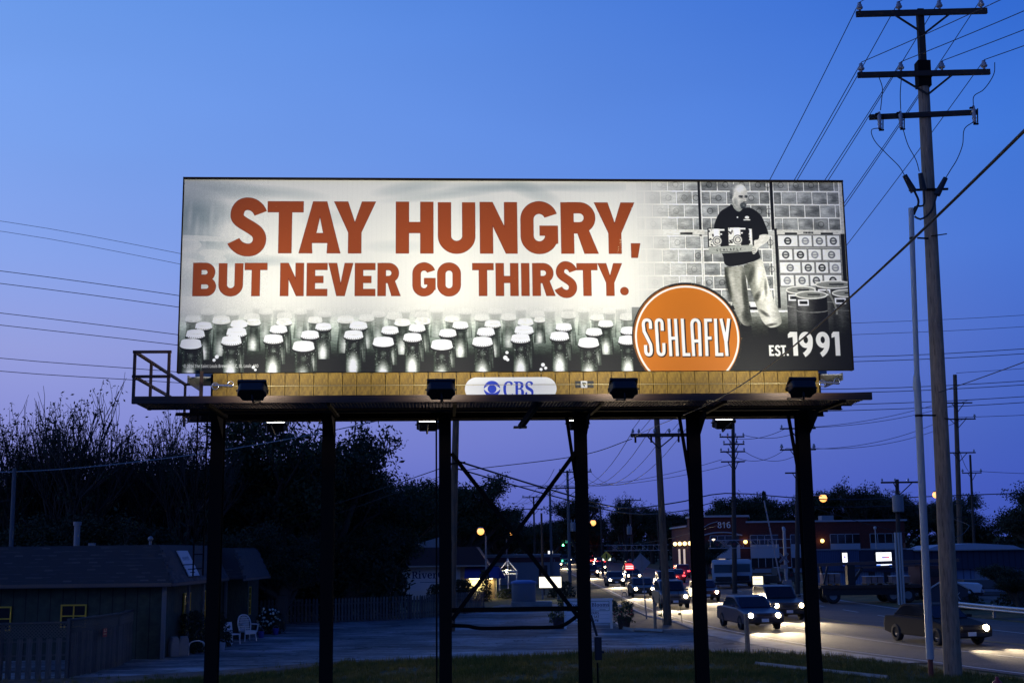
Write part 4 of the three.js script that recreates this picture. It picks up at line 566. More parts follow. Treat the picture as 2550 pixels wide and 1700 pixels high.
// lines down the street
const street = [[7.0, 8.95, -58.3], [4.95, 10.6, -112], [3.85, 10.1, -130], [2.55, 10.2, -157], [0.5, 11.5, -215]];
for (let s = 0; s < street.length - 1; s++) for (const [i, u] of [-1.25, -0.45, 0.4, 1.25].entries()) { const a = street[s], b = street[s + 1]; wire(V(a[0] + u, a[1] + 0.25, a[2]), V(b[0] + u + (s ? 0 : 0.6), b[1] + 0.2, b[2]), s ? 0.5 : 2.0, s ? 0.022 : 0.017, ['thin sagging line from island pole to grey two arm pole', 'thin far line between the two grey street poles', 'thin far line from one arm pole to slim pole', 'faint line from slim double arm pole over far trees'][s] + ', ' + ORD[i] + ' of four', ['span after the island pole', 'span between grey poles', 'span to the slim pole', 'span over the far trees'][s], 8); }
// lines crossing over the road on the right
const L3 = (pts, drop, r, label, group) => { for (let i = 0; i < pts.length - 1; i++) wire(V(...pts[i]), V(...pts[i + 1]), drop, r, pts.length > 2 ? label + ['', ', second span', ', third span'][i] : label, group, 10); };
for (const [u, y, n] of [[-0.9, 12.5, 'near'], [0.9, 12.55, 'far']]) L3([[17.8 + u, y, -99], [22.3 + u, y + 0.25, -96], [39.8 + u, 16.3, -109]], 0.5, 0.02, `thin ${n} line of the upper pair right of the stacked arm pole`, 'upper lines across the road');
for (const [u, y, n] of [[-0.8, 11.3, 'near'], [0.85, 11.25, 'far']]) L3([[17.8 + u, y, -99], [22.2 + u, 11.2, -96], [39.75 + u, 14.8, -109]], 0.9, 0.02, `thin ${n} line of the lower pair right of the stacked arm pole`, 'lower lines across the road');
for (const [u, y, n] of [[-1, 10.5, 'lower'], [1, 10.4, 'upper']]) L3([[-40, 12.5 + u * 0.3, -128], [3.9, y - 0.2, -130], [17.8 + u, y + 0.1, -99]], 0.7, 0.02, `thin ${n} line crossing the dusk sky under the billboard`, 'lines crossing under the billboard');
L3([[39.7, 11.8, -109], [50.1, 11.5, -134], [90, 13, -150]], 0.8, 0.024, 'thin line leaving the tall warm lit pole for the frame edge, lowest', 'lines at the frame edge'); L3([[39.9, 16.3, -109], [90, 22, -112]], 0.8, 0.022, 'thin line leaving the tall warm lit pole for the frame edge, second', 'lines at the frame edge'); L3([[39.8, 14.8, -109], [90, 19, -112]], 0.8, 0.022, 'thin line leaving the tall warm lit pole for the frame edge, third', 'lines at the frame edge'); L3([[39.9, 18.8, -109], [90, 24, -112]], 0.6, 0.02, 'thin line leaving the tall warm lit pole for the frame edge, topmost', 'lines at the frame edge');
// communication cables sagging across the view
const cab = (label, r, ...p) => solid('service_cable', label, 'cable', tube(p.map((q) => V(...q)), r, 5, 50), MT.wire);
cab('thick cable sagging from the leaning timber pole across to the right', 0.045, [-2.6, 7.7, -56.8], [2.2, 6.7, -66], [6.6, 6.1, -76], [12, 6.9, -90], [17.6, 7.9, -99], [24, 7.3, -98], [39.5, 7.9, -109], [70, 9, -120]);
cab('second cable sagging just below the thick one', 0.035, [-2.6, 7.35, -56.8], [2.4, 6.35, -66], [7, 5.75, -76], [12.4, 6.3, -90], [17.6, 7.3, -99], [24, 6.7, -98], [39.5, 7.2, -109]);
cab('cable running up from the tree tops to the leaning timber pole', 0.02, [-18, 4.2, -70], [-9, 6.0, -62], [-2.7, 7.6, -56.9]);
cab('second cable running up from the tree tops to the leaning timber pole', 0.014, [-18, 3.7, -70], [-9, 5.5, -62], [-2.7, 7.25, -56.9]);
{ const o = solid('service_cable', 'pale blue grey cable sagging before the dark trees to the shop pole', 'cable', tube([V(-30, 7.2, -48), V(-20.35, 7.0, -50), V(-14.5, 7.6, -51.5), V(-9, 8.6, -53), V(-2.6, 10.4, -56.8)], 0.022, 5, 50), std([0.25, 0.27, 0.28], 0.6)); }
cab('pale cable dropping from the pole on the left edge', 0.012, [-30, 4.6, -49], [-24, 5.2, -49.6], [-20.3, 5.9, -50]);
cab('cable looping down from the dark three arm pole over the parked trucks', 0.02, [22, 7.0, -96], [27, 5.0, -92], [31, 4.1, -90], [36, 5.0, -98], [39.4, 6.0, -109], [52, 5.0, -106], [70, 4.6, -104]);
cab('cable drooping before the brick office front', 0.02, [8, 4.0, -150], [14, 4.2, -140], [17.5, 5.6, -100]);
cab('tangled drop cable hanging beside the fourth post', 0.016, [3.3, 6.6, -58.3], [3.35, 6.0, -58.2], [3.5, 5.7, -58.2], [3.55, 4.9, -58.2], [3.7, 4.6, -58.2]);
cab('long cable running from the island pole to the left under the billboard', 0.02, [5.65, 8.75, -58.2], [3.6, 8.2, -60], [-2.5, 7.6, -62]);
// ---------------------------------------------------------------- trees and shrubs
const barkMat = std([0.05, 0.04, 0.032], 0.95);
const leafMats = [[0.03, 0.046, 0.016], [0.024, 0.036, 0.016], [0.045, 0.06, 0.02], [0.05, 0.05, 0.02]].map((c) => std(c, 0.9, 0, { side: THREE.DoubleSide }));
function leafSoup(points, size, spread, each, droop = 0) {   // many small leaf faces round the given points
  const n = points.length * each, pos = new Float32Array(n * 18), nor = new Float32Array(n * 18), uv = new Float32Array(n * 12); let o = 0;
  const a = V(0, 0, 0), b = V(0, 0, 0), c = V(0, 0, 0), m = V(0, 0, 0);
  for (const p of points) for (let k = 0; k < each; k++) {
    c.set(p.x + (rnd() + rnd() - 1) * spread, p.y + (rnd() + rnd() - 1) * spread * 0.8 - droop * rnd(), p.z + (rnd() + rnd() - 1) * spread);
    a.set(rr(-1, 1), rr(-1, 1), rr(-1, 1)).normalize(); b.set(rr(-1, 1), rr(-1, 1), rr(-1, 1)); m.crossVectors(a, b).normalize(); b.crossVectors(m, a);
    const l = size * rr(0.6, 1.3), w = l * 0.42;
    const q = [[-l, 0], [0, -w], [l, 0], [-l, 0], [l, 0], [0, w]];
    for (const [u, v] of q) { pos[o * 3] = c.x + a.x * u + b.x * v; pos[o * 3 + 1] = c.y + a.y * u + b.y * v; pos[o * 3 + 2] = c.z + a.z * u + b.z * v; nor[o * 3] = m.x; nor[o * 3 + 1] = m.y; nor[o * 3 + 2] = m.z; uv[o * 2] = u / l * 0.5 + 0.5; uv[o * 2 + 1] = v / w * 0.5 + 0.5; o++; }
  }
  const g = new THREE.BufferGeometry(); g.setAttribute('position', new THREE.BufferAttribute(pos, 3)); g.setAttribute('normal', new THREE.BufferAttribute(nor, 3)); g.setAttribute('uv', new THREE.BufferAttribute(uv, 2)); return g;
}
function grow({ h = 10, levels = 5, kids = [5, 4, 4, 3], spread = 0.75, lenK = 0.68, r = 0.28, up = 0.25, trunk = 0.3, keepTips = 1, gnarl = 0.25, low = 0.35 }) {
  const wood = [], tips = [];
  const branch = (p, d, len, rad, lv) => {
    const n = lv < 2 ? 3 : 2; let q = p;
    for (let k = 0; k < n; k++) { const e = q.clone().addScaledVector(d, len / n); wood.push(rod(q, e, rad * (1 - 0.3 * k / n), rad * (1 - 0.3 * (k + 1) / n), lv < 2 ? 7 : 3)); q = e; d = d.clone().add(V(rr(-gnarl, gnarl), rr(-gnarl, gnarl) + up * 0.2, rr(-gnarl, gnarl))).normalize(); if (lv >= levels - 2 && rnd() < keepTips) tips.push(q); }
    if (lv >= levels - 1) return;
    const count = kids[Math.min(lv, kids.length - 1)], phase = rnd() * 6.28;
    for (let k = 0; k < count; k++) {
      const az = phase + (k / count) * 6.28 + rr(-0.4, 0.4), tilt = spread * rr(0.55, 1.15), side = V(Math.cos(az), 0, Math.sin(az)), dir = d.clone().multiplyScalar(Math.cos(tilt)).addScaledVector(side, Math.sin(tilt)).add(V(0, up, 0)).normalize();
      const from = lv === 0 ? p.clone().lerp(q, rr(low, 1)) : p.clone().lerp(q, rr(0.45, 1)); branch(from, dir, len * lenK * rr(0.75, 1.15), rad * 0.56, lv + 1);
    }
  };
  branch(V(0, -0.2, 0), V(rr(-0.05, 0.05), 1, rr(-0.05, 0.05)).normalize(), h * trunk, r, 0);
  return { wood: mg(wood), tips };
}
const kinds = {};
function leafy(opts, size, spread, each, droop) { const t = grow(opts); t.wood.computeBoundingBox(); const s = 9.4 / t.wood.boundingBox.max.y; t.wood.scale(s, s, s); t.tips.forEach((p) => p.multiplyScalar(s)); return { wood: t.wood, leaf: leafSoup(t.tips, size, spread, each, droop) }; }
kinds.a = leafy({ h: 10, levels: 5, kids: [6, 5, 4, 3], lenK: 0.66 }, 0.125, 0.8, 20);
kinds.b = leafy({ h: 10, levels: 5, kids: [7, 4, 4, 3], spread: 0.95, lenK: 0.62, trunk: 0.27 }, 0.13, 0.85, 20, 0.2);
kinds.c = leafy({ h: 10, levels: 5, kids: [5, 4, 4, 4], spread: 0.6, lenK: 0.7, trunk: 0.32, keepTips: 0.75 }, 0.12, 0.6, 18);
kinds.open = leafy({ h: 10, levels: 6, kids: [5, 3, 3, 3, 2], spread: 0.8, lenK: 0.74, trunk: 0.3, gnarl: 0.35, keepTips: 0.9 }, 0.12, 0.6, 16);
kinds.twig = leafy({ h: 10, levels: 6, kids: [7, 4, 4, 3, 2], spread: 0.5, lenK: 0.76, r: 0.13, up: 0.36, trunk: 0.2, gnarl: 0.22, keepTips: 0.22 }, 0.07, 0.3, 7);
kinds.fir = { wood: rod(V(0, -0.2, 0), V(0, 10, 0), 0.2, 0.04, 6), leaf: (() => { const p = []; for (let y = 1.2; y < 10; y += 0.16) for (let k = 0; k < 9; k++) { const a = rnd() * 6.28, r = (10.2 - y) * 0.24 * Math.sqrt(rnd()); p.push(V(Math.cos(a) * r, y - r * 0.25, Math.sin(a) * r)); } return leafSoup(p, 0.2, 0.25, 4, 0.2); })() };
function tree(kind, label, group, x, z, h, mat = 0, wide = 1, name = 'broadleaf_tree') {
  const o = thing(name, label, 'tree', [x, rise(z), z], rnd() * 6.28, group), k = kinds[kind]; o.scale.set((h / 10) * wide, h / 10, (h / 10) * wide);
  mesh('trunk', k.wood, barkMat, o); mesh('crown', k.leaf, leafMats[mat], o); return o;
}
// dense undergrowth and woodland that reads as one dark mass
function thicket(name, label, boxes, size, mat) {
  const pts = []; for (const [x0, x1, z0, z1, h, n] of boxes) for (let i = 0; i < n; i++) { const x = rr(x0, x1), z = rr(z0, z1), top = h * (0.72 + 0.38 * NZ.noise(x * 0.35, z * 0.2, 3) + 0.22 * NZ.noise(x * 1.1, z * 0.7, 8)); pts.push(V(x, rise(z) + top * Math.pow(rnd(), 0.7), z)); }
  const m = solid(name, label, 'undergrowth', leafSoup(pts, size, 0.5, 5), leafMats[mat]); m.userData.kind = 'stuff';
}
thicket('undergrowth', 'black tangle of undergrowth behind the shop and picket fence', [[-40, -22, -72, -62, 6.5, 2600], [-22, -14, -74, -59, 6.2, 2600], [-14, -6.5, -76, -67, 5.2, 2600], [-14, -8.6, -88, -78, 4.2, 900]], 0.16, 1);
thicket('woodland', 'far dark woodland closing the end of the street', [[-60, -8, -165, -140, 8, 2600], [-30, 4, -262, -240, 6.5, 2200], [4, 40, -262, -236, 6.5, 2600], [34, 110, -225, -206, 6.5, 3600], [56, 110, -156, -146, 6, 2200], [-40, -12, -128, -108, 6.5, 1800]], 0.34, 1);
// left bank
for (const [i, [x, z, h, w]] of [[-26.5, -63, 12.4, 1.05], [-22.3, -61, 13.6, 1], [-19.4, -64, 12.6, 1], [-16.6, -62, 12.2, 0.95], [-30, -66, 12, 1], [-24.4, -66, 12.6, 1]].sort((p, q) => p[0] / p[1] - q[0] / q[1]).reverse().entries()) tree('twig', `thin leaved tree of upright twigs behind the shingled shop, ${ORD[i]} from the left`, 'twiggy trees behind the shop', x, z, h, 0, w, 'twiggy_tree');
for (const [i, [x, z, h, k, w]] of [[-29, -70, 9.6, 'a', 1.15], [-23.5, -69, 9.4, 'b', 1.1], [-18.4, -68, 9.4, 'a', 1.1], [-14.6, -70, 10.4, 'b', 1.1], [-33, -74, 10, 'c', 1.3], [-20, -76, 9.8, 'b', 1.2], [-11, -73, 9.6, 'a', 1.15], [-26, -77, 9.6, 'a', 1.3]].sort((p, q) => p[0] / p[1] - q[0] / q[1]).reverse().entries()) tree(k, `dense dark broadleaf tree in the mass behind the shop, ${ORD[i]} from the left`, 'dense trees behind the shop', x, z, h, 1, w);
tree('open', 'broad open crowned tree behind the first two billboard posts', null, -13.2, -68, 13.2, 0, 1.0); tree('open', 'open crowned tree reaching right of the second billboard post', null, -9.6, -69, 12.2, 1, 0.9);
tree('a', 'low leafy tree between the second and third posts', null, -7.4, -71, 7.6, 0, 1.0);
for (const [i, [x, z, h]] of [[-14.5, -61, 5.4], [-11.4, -60.5, 4.8], [-17.6, -60.8, 5.8], [-20.6, -59.5, 6], [-24, -59.6, 6], [-9.2, -68, 5.4]].sort((p, q) => p[0] / p[1] - q[0] / q[1]).reverse().entries()) tree('b', `bushy young tree in the dark thicket behind the fence, ${ORD[i]} from the left`, 'young trees in the thicket', x, z, h, 1, 1.25);
// slope in the middle distance
for (const [i, [x, z, h, k, w]] of [[-18.5, -118, 12, 'a', 1.2], [-14.5, -122, 11.4, 'b', 1.1], [-10.5, -126, 12, 'a', 1.1], [-6.8, -130, 12.2, 'b', 1.1], [-3.6, -136, 11.4, 'a', 1.1], [-12.6, -110, 8.6, 'b', 1.3], [-8, -114, 8.2, 'a', 1.3], [-1, -150, 9.4, 'b', 1.2], [1.6, -172, 7.6, 'a', 1.2], [-4, -165, 9.4, 'b', 1.3], [3.6, -200, 7.4, 'b', 1.3]].sort((p, q) => p[0] / p[1] - q[0] / q[1]).reverse().entries()) tree(k, `round dark tree on the slope beyond the blue awning shop, ${ORD[i]} from the left`, 'trees on the slope', x, z, h, 0, w);
tree('a', 'round topped tree standing alone behind the fourth post', null, 10.6, -200, 12.2, 1, 1.05); tree('c', 'ragged leaning tree above the far cantilever signals', null, 18.2, -205, 12.6, 1, 0.85);
for (const [i, [x, z, h, k]] of [[6.5, -228, 9.6, 'b'], [12, -236, 9.6, 'a'], [16, -232, 9.4, 'b'], [20.5, -226, 10, 'a'], [24.8, -224, 11.6, 'c'], [29, -222, 10.6, 'b'], [33.5, -224, 9.8, 'a'], [2, -240, 8.6, 'a'], [-3, -250, 9, 'b']].sort((p, q) => p[0] / p[1] - q[0] / q[1]).reverse().entries()) tree(k, `far dark tree in the row at the end of the street, ${ORD[i]} from the left`, 'far trees at the end of the street', x, z, h, 1, 1.2);
for (const [i, [x, z, h, k]] of [[36, -206, 12.6, 'c'], [40.5, -208, 11.8, 'b'], [45, -206, 12.4, 'a'], [49.5, -208, 11.2, 'b'], [54, -205, 12.8, 'a'], [59, -206, 12, 'b'], [64, -204, 11.8, 'a'], [43, -212, 12.4, 'fir'], [70, -205, 12, 'b']].sort((p, q) => p[0] / p[1] - q[0] / q[1]).reverse().entries()) tree(k, `dark tree in the row behind the brick office, ${ORD[i]} from the left`, 'trees behind the brick office', x, z, h, 0, k === 'fir' ? 1 : 1.25);
for (const [i, [x, z, h, k]] of [[54.5, -197, 14.4, 'c'], [60, -198, 13.6, 'open'], [56.5, -152, 9.4, 'a'], [60, -142, 10.6, 'b'], [57.6, -136, 11.6, 'a'], [62, -136, 10.6, 'b'], [66, -128, 11.4, 'a'], [57, -126, 7.4, 'b']].sort((p, q) => p[0] / p[1] - q[0] / q[1]).reverse().entries()) tree(k, `dark broadleaf tree behind the blue metal shed, ${ORD[i]} from the left`, 'trees behind the shed', x, z, h, 1, 1.1);
tree('a', 'small round street tree before the lit wing of the brick office', null, 21.8, -142, 4.6, 1, 1.1);
tree('b', 'dense shrubby tree behind the guard rail at the frame edge', null, 29.6, -63, 3.6, 1, 1.5); tree('a', 'lower shrubby tree behind the guard rail', null, 26.6, -66, 2.7, 1, 1.5);
// shrubs
function shrub(label, x, z, r, h, mat, n = 420, size = 0.06, name = 'shrub', group, flower) {
  const pts = []; for (let i = 0; i < n; i++) { const a = rnd() * 6.28, e = rnd(), q = Math.sqrt(rnd()); pts.push(V(Math.cos(a) * r * q * Math.sqrt(1 - (e * 0.9) ** 2), h * e, Math.sin(a) * r * q * Math.sqrt(1 - (e * 0.9) ** 2))); }
  const o = thing(name, label, 'shrub', [x, rise(z), z], 0, group); mesh('foliage', leafSoup(pts, size, 0.1, 4), leafMats[mat], o);
  const st = []; for (let i = 0; i < 7; i++) st.push(rod(V(rr(-0.06, 0.06), -0.03, rr(-0.06, 0.06)), V(rr(-r, r) * 0.6, h * 0.75, rr(-r, r) * 0.6), 0.018, 0.006, 4)); mesh('stems', mg(st), barkMat, o);
  if (flower) { const f = []; for (let i = 0; i < flower[1]; i++) { const a = rnd() * 6.28, e = rr(0.3, 1); f.push(ball(flower[2], Math.cos(a) * r * rr(0.5, 1) * (1.05 - e * 0.5), h * e + 0.03, Math.abs(Math.sin(a)) * r * rr(0.4, 1), 6)); } mesh('blossoms', mg(f), std(flower[0], 0.8), o); }
  return o;
}
shrub('white flowering bush at the corner of the parking yard', -11.2, -57, 0.72, 1.1, 1, 520, 0.06, 'flower_bush', null, [[0.62, 0.72, 0.68], 46, 0.05]);
shrub('round clipped shrub beside the grey conduits across the road', 25.4, -70.5, 1.1, 0.85, 0, 700, 0.06);
shrub('dark shrub under the gabled sign across the road', 27.2, -68.5, 1.2, 0.9, 1, 600, 0.06);
shrub('spiky dark shrub before the lit awning entrance', -3.9, -90, 1.2, 1.5, 1, 500, 0.12); shrub('tall green conifer shrub lit beside the entrance', -2.2, -90, 0.55, 2.2, 2, 500, 0.07); shrub('dark bush under the wall with painted letters', -5.6, -91, 1.0, 1.2, 1, 460, 0.09); shrub('low green hedge before the white pavilion', -0.5, -95, 1.1, 0.7, 2, 420, 0.07);
shrub('leafy thicket covering the lower wall with painted letters', -9.2, -92, 1.5, 2.3, 1, 900, 0.1); shrub('bush at the foot of the lit white monument sign', 3.6, -96, 1.1, 1.2, 1, 420, 0.09); shrub('low bush on the island before the road', 5.4, -72, 0.7, 0.7, 2, 300, 0.06);
shrub('dark potted greenery against the shop wall', -12.0, -46.6, 0.7, 1.5, 1, 420, 0.07); shrub('leafy plant beside the shop porch post', -11.7, -49.2, 0.6, 1.3, 1, 360, 0.06); shrub('trailing dark plant beside the white chairs', -12.2, -54.4, 0.7, 1.1, 1, 360, 0.06, 'shrub', null, [[0.2, 0.06, 0.3], 14, 0.045]);
// ---------------------------------------------------------------- buildings and fences
const font = await new FontLoader().loadAsync('fonts/droid/droid_sans_regular.typeface.json');
const letters = (s, size, depth = 0.03) => { const g = new TextGeometry(s, { font, size, depth, curveSegments: 5, bevelEnabled: false }); g.computeBoundingBox(); const b = g.boundingBox; return g.translate(-(b.min.x + b.max.x) / 2, -(b.min.y + b.max.y) / 2, 0); };
function canvasMat(w, h, draw, extra = {}) { const cv = document.createElement('canvas'); cv.width = w; cv.height = h; draw(cv.getContext('2d')); const t = new THREE.CanvasTexture(cv); t.colorSpace = THREE.SRGBColorSpace; return new THREE.MeshStandardMaterial({ map: t, roughness: 0.7, ...extra }); }
function litPanel(w, h, draw, k) { const cv = document.createElement('canvas'); cv.width = w; cv.height = h; draw(cv.getContext('2d')); const t = new THREE.CanvasTexture(cv); t.colorSpace = THREE.SRGBColorSpace; return new THREE.MeshStandardMaterial({ color: C(0.1, 0.1, 0.1), emissive: C(1, 1, 1), emissiveMap: t, emissiveIntensity: k, roughness: 0.5 }); }
// --- shingled shop on the left
{
  const o = thing('garden_shop', 'low shop with a shingled mansard roof and yellow window frames', 'building', [-12.45, 0, -44]);
  const wallTex = dataTex(256, 256, (u, v, i) => { const k = (i % 32 < 2 ? 0.5 : 1) * (0.8 + 0.4 * tileNoise(u, v, 16, 3, 101)); return [58 * k, 66 * k, 56 * k]; });
  const wallM = std([1, 1, 1], 0.9, 0, { map: rep(wallTex, 4, 1) });
  mesh('wall', bx(14, 2.75, 0.15, -7.0, 1.37, -0.075), wallM, o); mesh('wall', bx(0.15, 2.75, 9, -0.08, 1.37, -4.66), wallM, o); mesh('wall', bx(2.2, 2.6, 0.15, -0.1, 1.3, -9.6), wallM, o); mesh('wall', bx(0.15, 2.6, 5, 0.3, 1.3, -12.2), wallM, o);
  mesh('corner_post', bx(0.13, 2.6, 0.13, 0.12, 1.3, 0.14), std([0.16, 0.16, 0.16], 0.8), o); for (const z of [-2.4, -4.6, -8.4]) mesh('porch_post', bx(0.1, 2.5, 0.1, 0.3, 1.25, z), std([0.12, 0.12, 0.12], 0.8), o);
  // mansard faces of single shingles on a deck
  const shTone = [[0.06, 0.058, 0.062], [0.075, 0.072, 0.076], [0.05, 0.049, 0.054], [0.088, 0.082, 0.084]].map((c) => std(c, 0.95)), tab = new THREE.BoxGeometry(0.294, 0.165, 0.014); let made = 0; const restList = [];
  const slope = (origin, along, up, len, rise_, trim) => {
    const nrm = along.clone().cross(up).normalize(), basis = new THREE.Matrix4().makeBasis(along, up, nrm), rows = Math.round(rise_ / 0.148);
    for (let j = 0; j < rows; j++) for (let i = 0; i * 0.3 < len + 0.15; i++) {
      const u = i * 0.3 + (j % 2) * 0.15, v = (j + 0.5) * 0.148; if (u < trim * v - 0.1 || u > len) continue;
      const p = origin.clone().addScaledVector(along, u).addScaledVector(up, v).addScaledVector(nrm, 0.012 + rr(0, 0.006)), q = new THREE.Quaternion().setFromRotationMatrix(basis); q.multiply(new THREE.Quaternion().setFromEuler(new THREE.Euler(-0.05 + rr(-0.02, 0.02), 0, rr(-0.012, 0.012))));
      if (made < 300 && origin.x + along.x * u > -6.4) { const m = mesh('shingle', tab, shTone[(rnd() * 4) | 0], o); m.position.copy(p); m.quaternion.copy(q); made++; } else { const g = tab.clone(); g.applyQuaternion(q); g.translate(p.x, p.y, p.z); restList.push(g); }
    }
  };
  const deckM = std([0.04, 0.039, 0.042], 0.95);
  const face = (a, b, c, d) => { const g = new THREE.BufferGeometry(); g.setAttribute('position', new THREE.Float32BufferAttribute([a, b, c, a, c, d].flat(), 3)); g.setAttribute('uv', new THREE.Float32BufferAttribute([0, 0, 1, 0, 1, 1, 0, 0, 1, 1, 0, 1], 2)); g.computeVertexNormals(); return g; };
  const E = 2.62, T = 3.95;
  const roof = mesh('roof', [face([-14, E, 0.55], [0.45, E, 0.55], [-0.25, T, -0.25], [-14, T, -0.25]), face([0.45, E, 0.55], [0.45, E, -8.2], [-0.25, T, -8.2], [-0.25, T, -0.25]), face([-14, T, -0.25], [-0.25, T, -0.25], [-0.25, T, -9], [-14, T, -9]), face([-1.6, E - 0.05, -8.3], [1.05, E - 0.05, -8.3], [0.45, T - 0.1, -8.9], [-1.2, T - 0.1, -8.9]), face([1.05, E - 0.05, -8.3], [1.05, E - 0.05, -14], [0.45, T - 0.1, -13.4], [0.45, T - 0.1, -8.9])], deckM, o);
  slope(V(0.4, E, 0.555), V(-1, 0, 0), V(0, 1.33, -0.8).normalize(), 13.8, 1.55, 0.4); slope(V(0.455, E, 0.45), V(0, 0, -1), V(-0.7, 1.33, 0).normalize(), 8.4, 1.5, 0.5); slope(V(1.06, E - 0.05, -8.4), V(0, 0, -1), V(-0.6, 1.25, 0).normalize(), 5.3, 1.38, 0.4); slope(V(1.0, E - 0.05, -8.29), V(-1, 0, 0), V(0, 1.25, -0.6).normalize(), 2.5, 1.38, 0.4);
  if (restList.length) mesh('shingles', mg(restList), shTone[0], o).userData = { kind: 'stuff' };
  mesh('eave_board', bx(14.5, 0.12, 0.04, -6.8, E - 0.05, 0.55), std([0.14, 0.1, 0.08], 0.8), o); mesh('eave_board', bx(0.04, 0.12, 8.8, 0.45, E - 0.05, -3.85), std([0.12, 0.09, 0.08], 0.8), o); mesh('eave_board', bx(0.04, 0.1, 5.8, 1.06, E - 0.1, -11.1), std([0.1, 0.08, 0.08], 0.8), o);
  mesh('soffit', [bx(14.4, 0.03, 0.66, -6.8, E - 0.12, 0.2), bx(0.5, 0.03, 8.6, 0.2, E - 0.12, -4)], std([0.05, 0.05, 0.05], 0.9), o);
  const win = (x, y, z, w, h, turn, grid) => { const g = new THREE.Group(); g.name = 'window'; g.position.set(x, y, z); g.rotation.y = turn; o.add(g); mesh('pane', bx(w - 0.04, h - 0.04, 0.02, 0, 0, 0.005), MT.glass, g); const t = 0.05; mesh('frame', [bx(w, t, 0.05, 0, h / 2, 0.025), bx(w, t, 0.05, 0, -h / 2, 0.025), bx(t, h + t, 0.05, -w / 2, 0, 0.026), bx(t, h + t, 0.05, w / 2, 0, 0.026), bx(t * 0.8, h, 0.04, 0, 0, 0.022), ...Array.from({ length: grid }, (_, i) => bx(w, t * 0.8, 0.04, 0, h * ((i + 1) / (grid + 1) - 0.5), 0.023))], MT.yellow, g); };
  win(-3.08, 1.52, 0.01, 0.86, 0.74, 0, 1); win(-5.72, 1.45, 0.01, 0.86, 0.8, 0, 1); win(0.02, 1.4, -3.2, 0.9, 1.5, Math.PI / 2, 3); win(0.02, 1.4, -6.0, 0.9, 1.5, Math.PI / 2, 3); win(0.39, 1.5, -10.6, 0.8, 1.2, Math.PI / 2, 3); win(0.39, 1.5, -12.4, 0.8, 1.2, Math.PI / 2, 3);
  mesh('vent_pipe', [rod(V(-3.95, 3.9, -2.4), V(-3.95, 4.75, -2.4), 0.11, 0.11, 12), rod(V(-3.95, 4.72, -2.4), V(-3.95, 4.86, -2.4), 0.15, 0.15, 12)], MT.grey, o); mesh('vent_pipe', [rod(V(-0.95, 3.9, -1.6), V(-0.95, 4.1, -1.6), 0.05, 0.05, 8), ball(0.1, -0.95, 4.18, -1.6, 10)], MT.grey, o); mesh('vent_pipe', bx(0.22, 0.12, 0.2, -3.3, 4.0, -2.2), MT.grey, o);
  const sign = thing('roof_sign', 'small white sign board leaning on the shingled roof face', 'sign', [-12.45, 0, -44]);
  const sm = canvasMat(128, 128, (c) => { c.fillStyle = '#c8ccd0'; c.fillRect(0, 0, 128, 128); c.strokeStyle = '#54606e'; c.lineWidth = 4; for (let i = 0; i < 5; i++) { c.beginPath(); c.moveTo(20 + i * 16, 50); c.quadraticCurveTo(28 + i * 16, 20 - i * 2, 36 + i * 16, 48); c.stroke(); } c.fillStyle = '#3a4450'; c.fillRect(0, 68, 128, 6); c.fillRect(20, 92, 84, 6); c.fillRect(30, 108, 60, 5); });
  const panel = new THREE.BoxGeometry(1.5, 1.05, 0.03).rotateY(Math.PI / 2); panel.rotateZ(0.484).translate(0.2, 3.27, -2.6); mesh('board', panel, sm, sign);
}
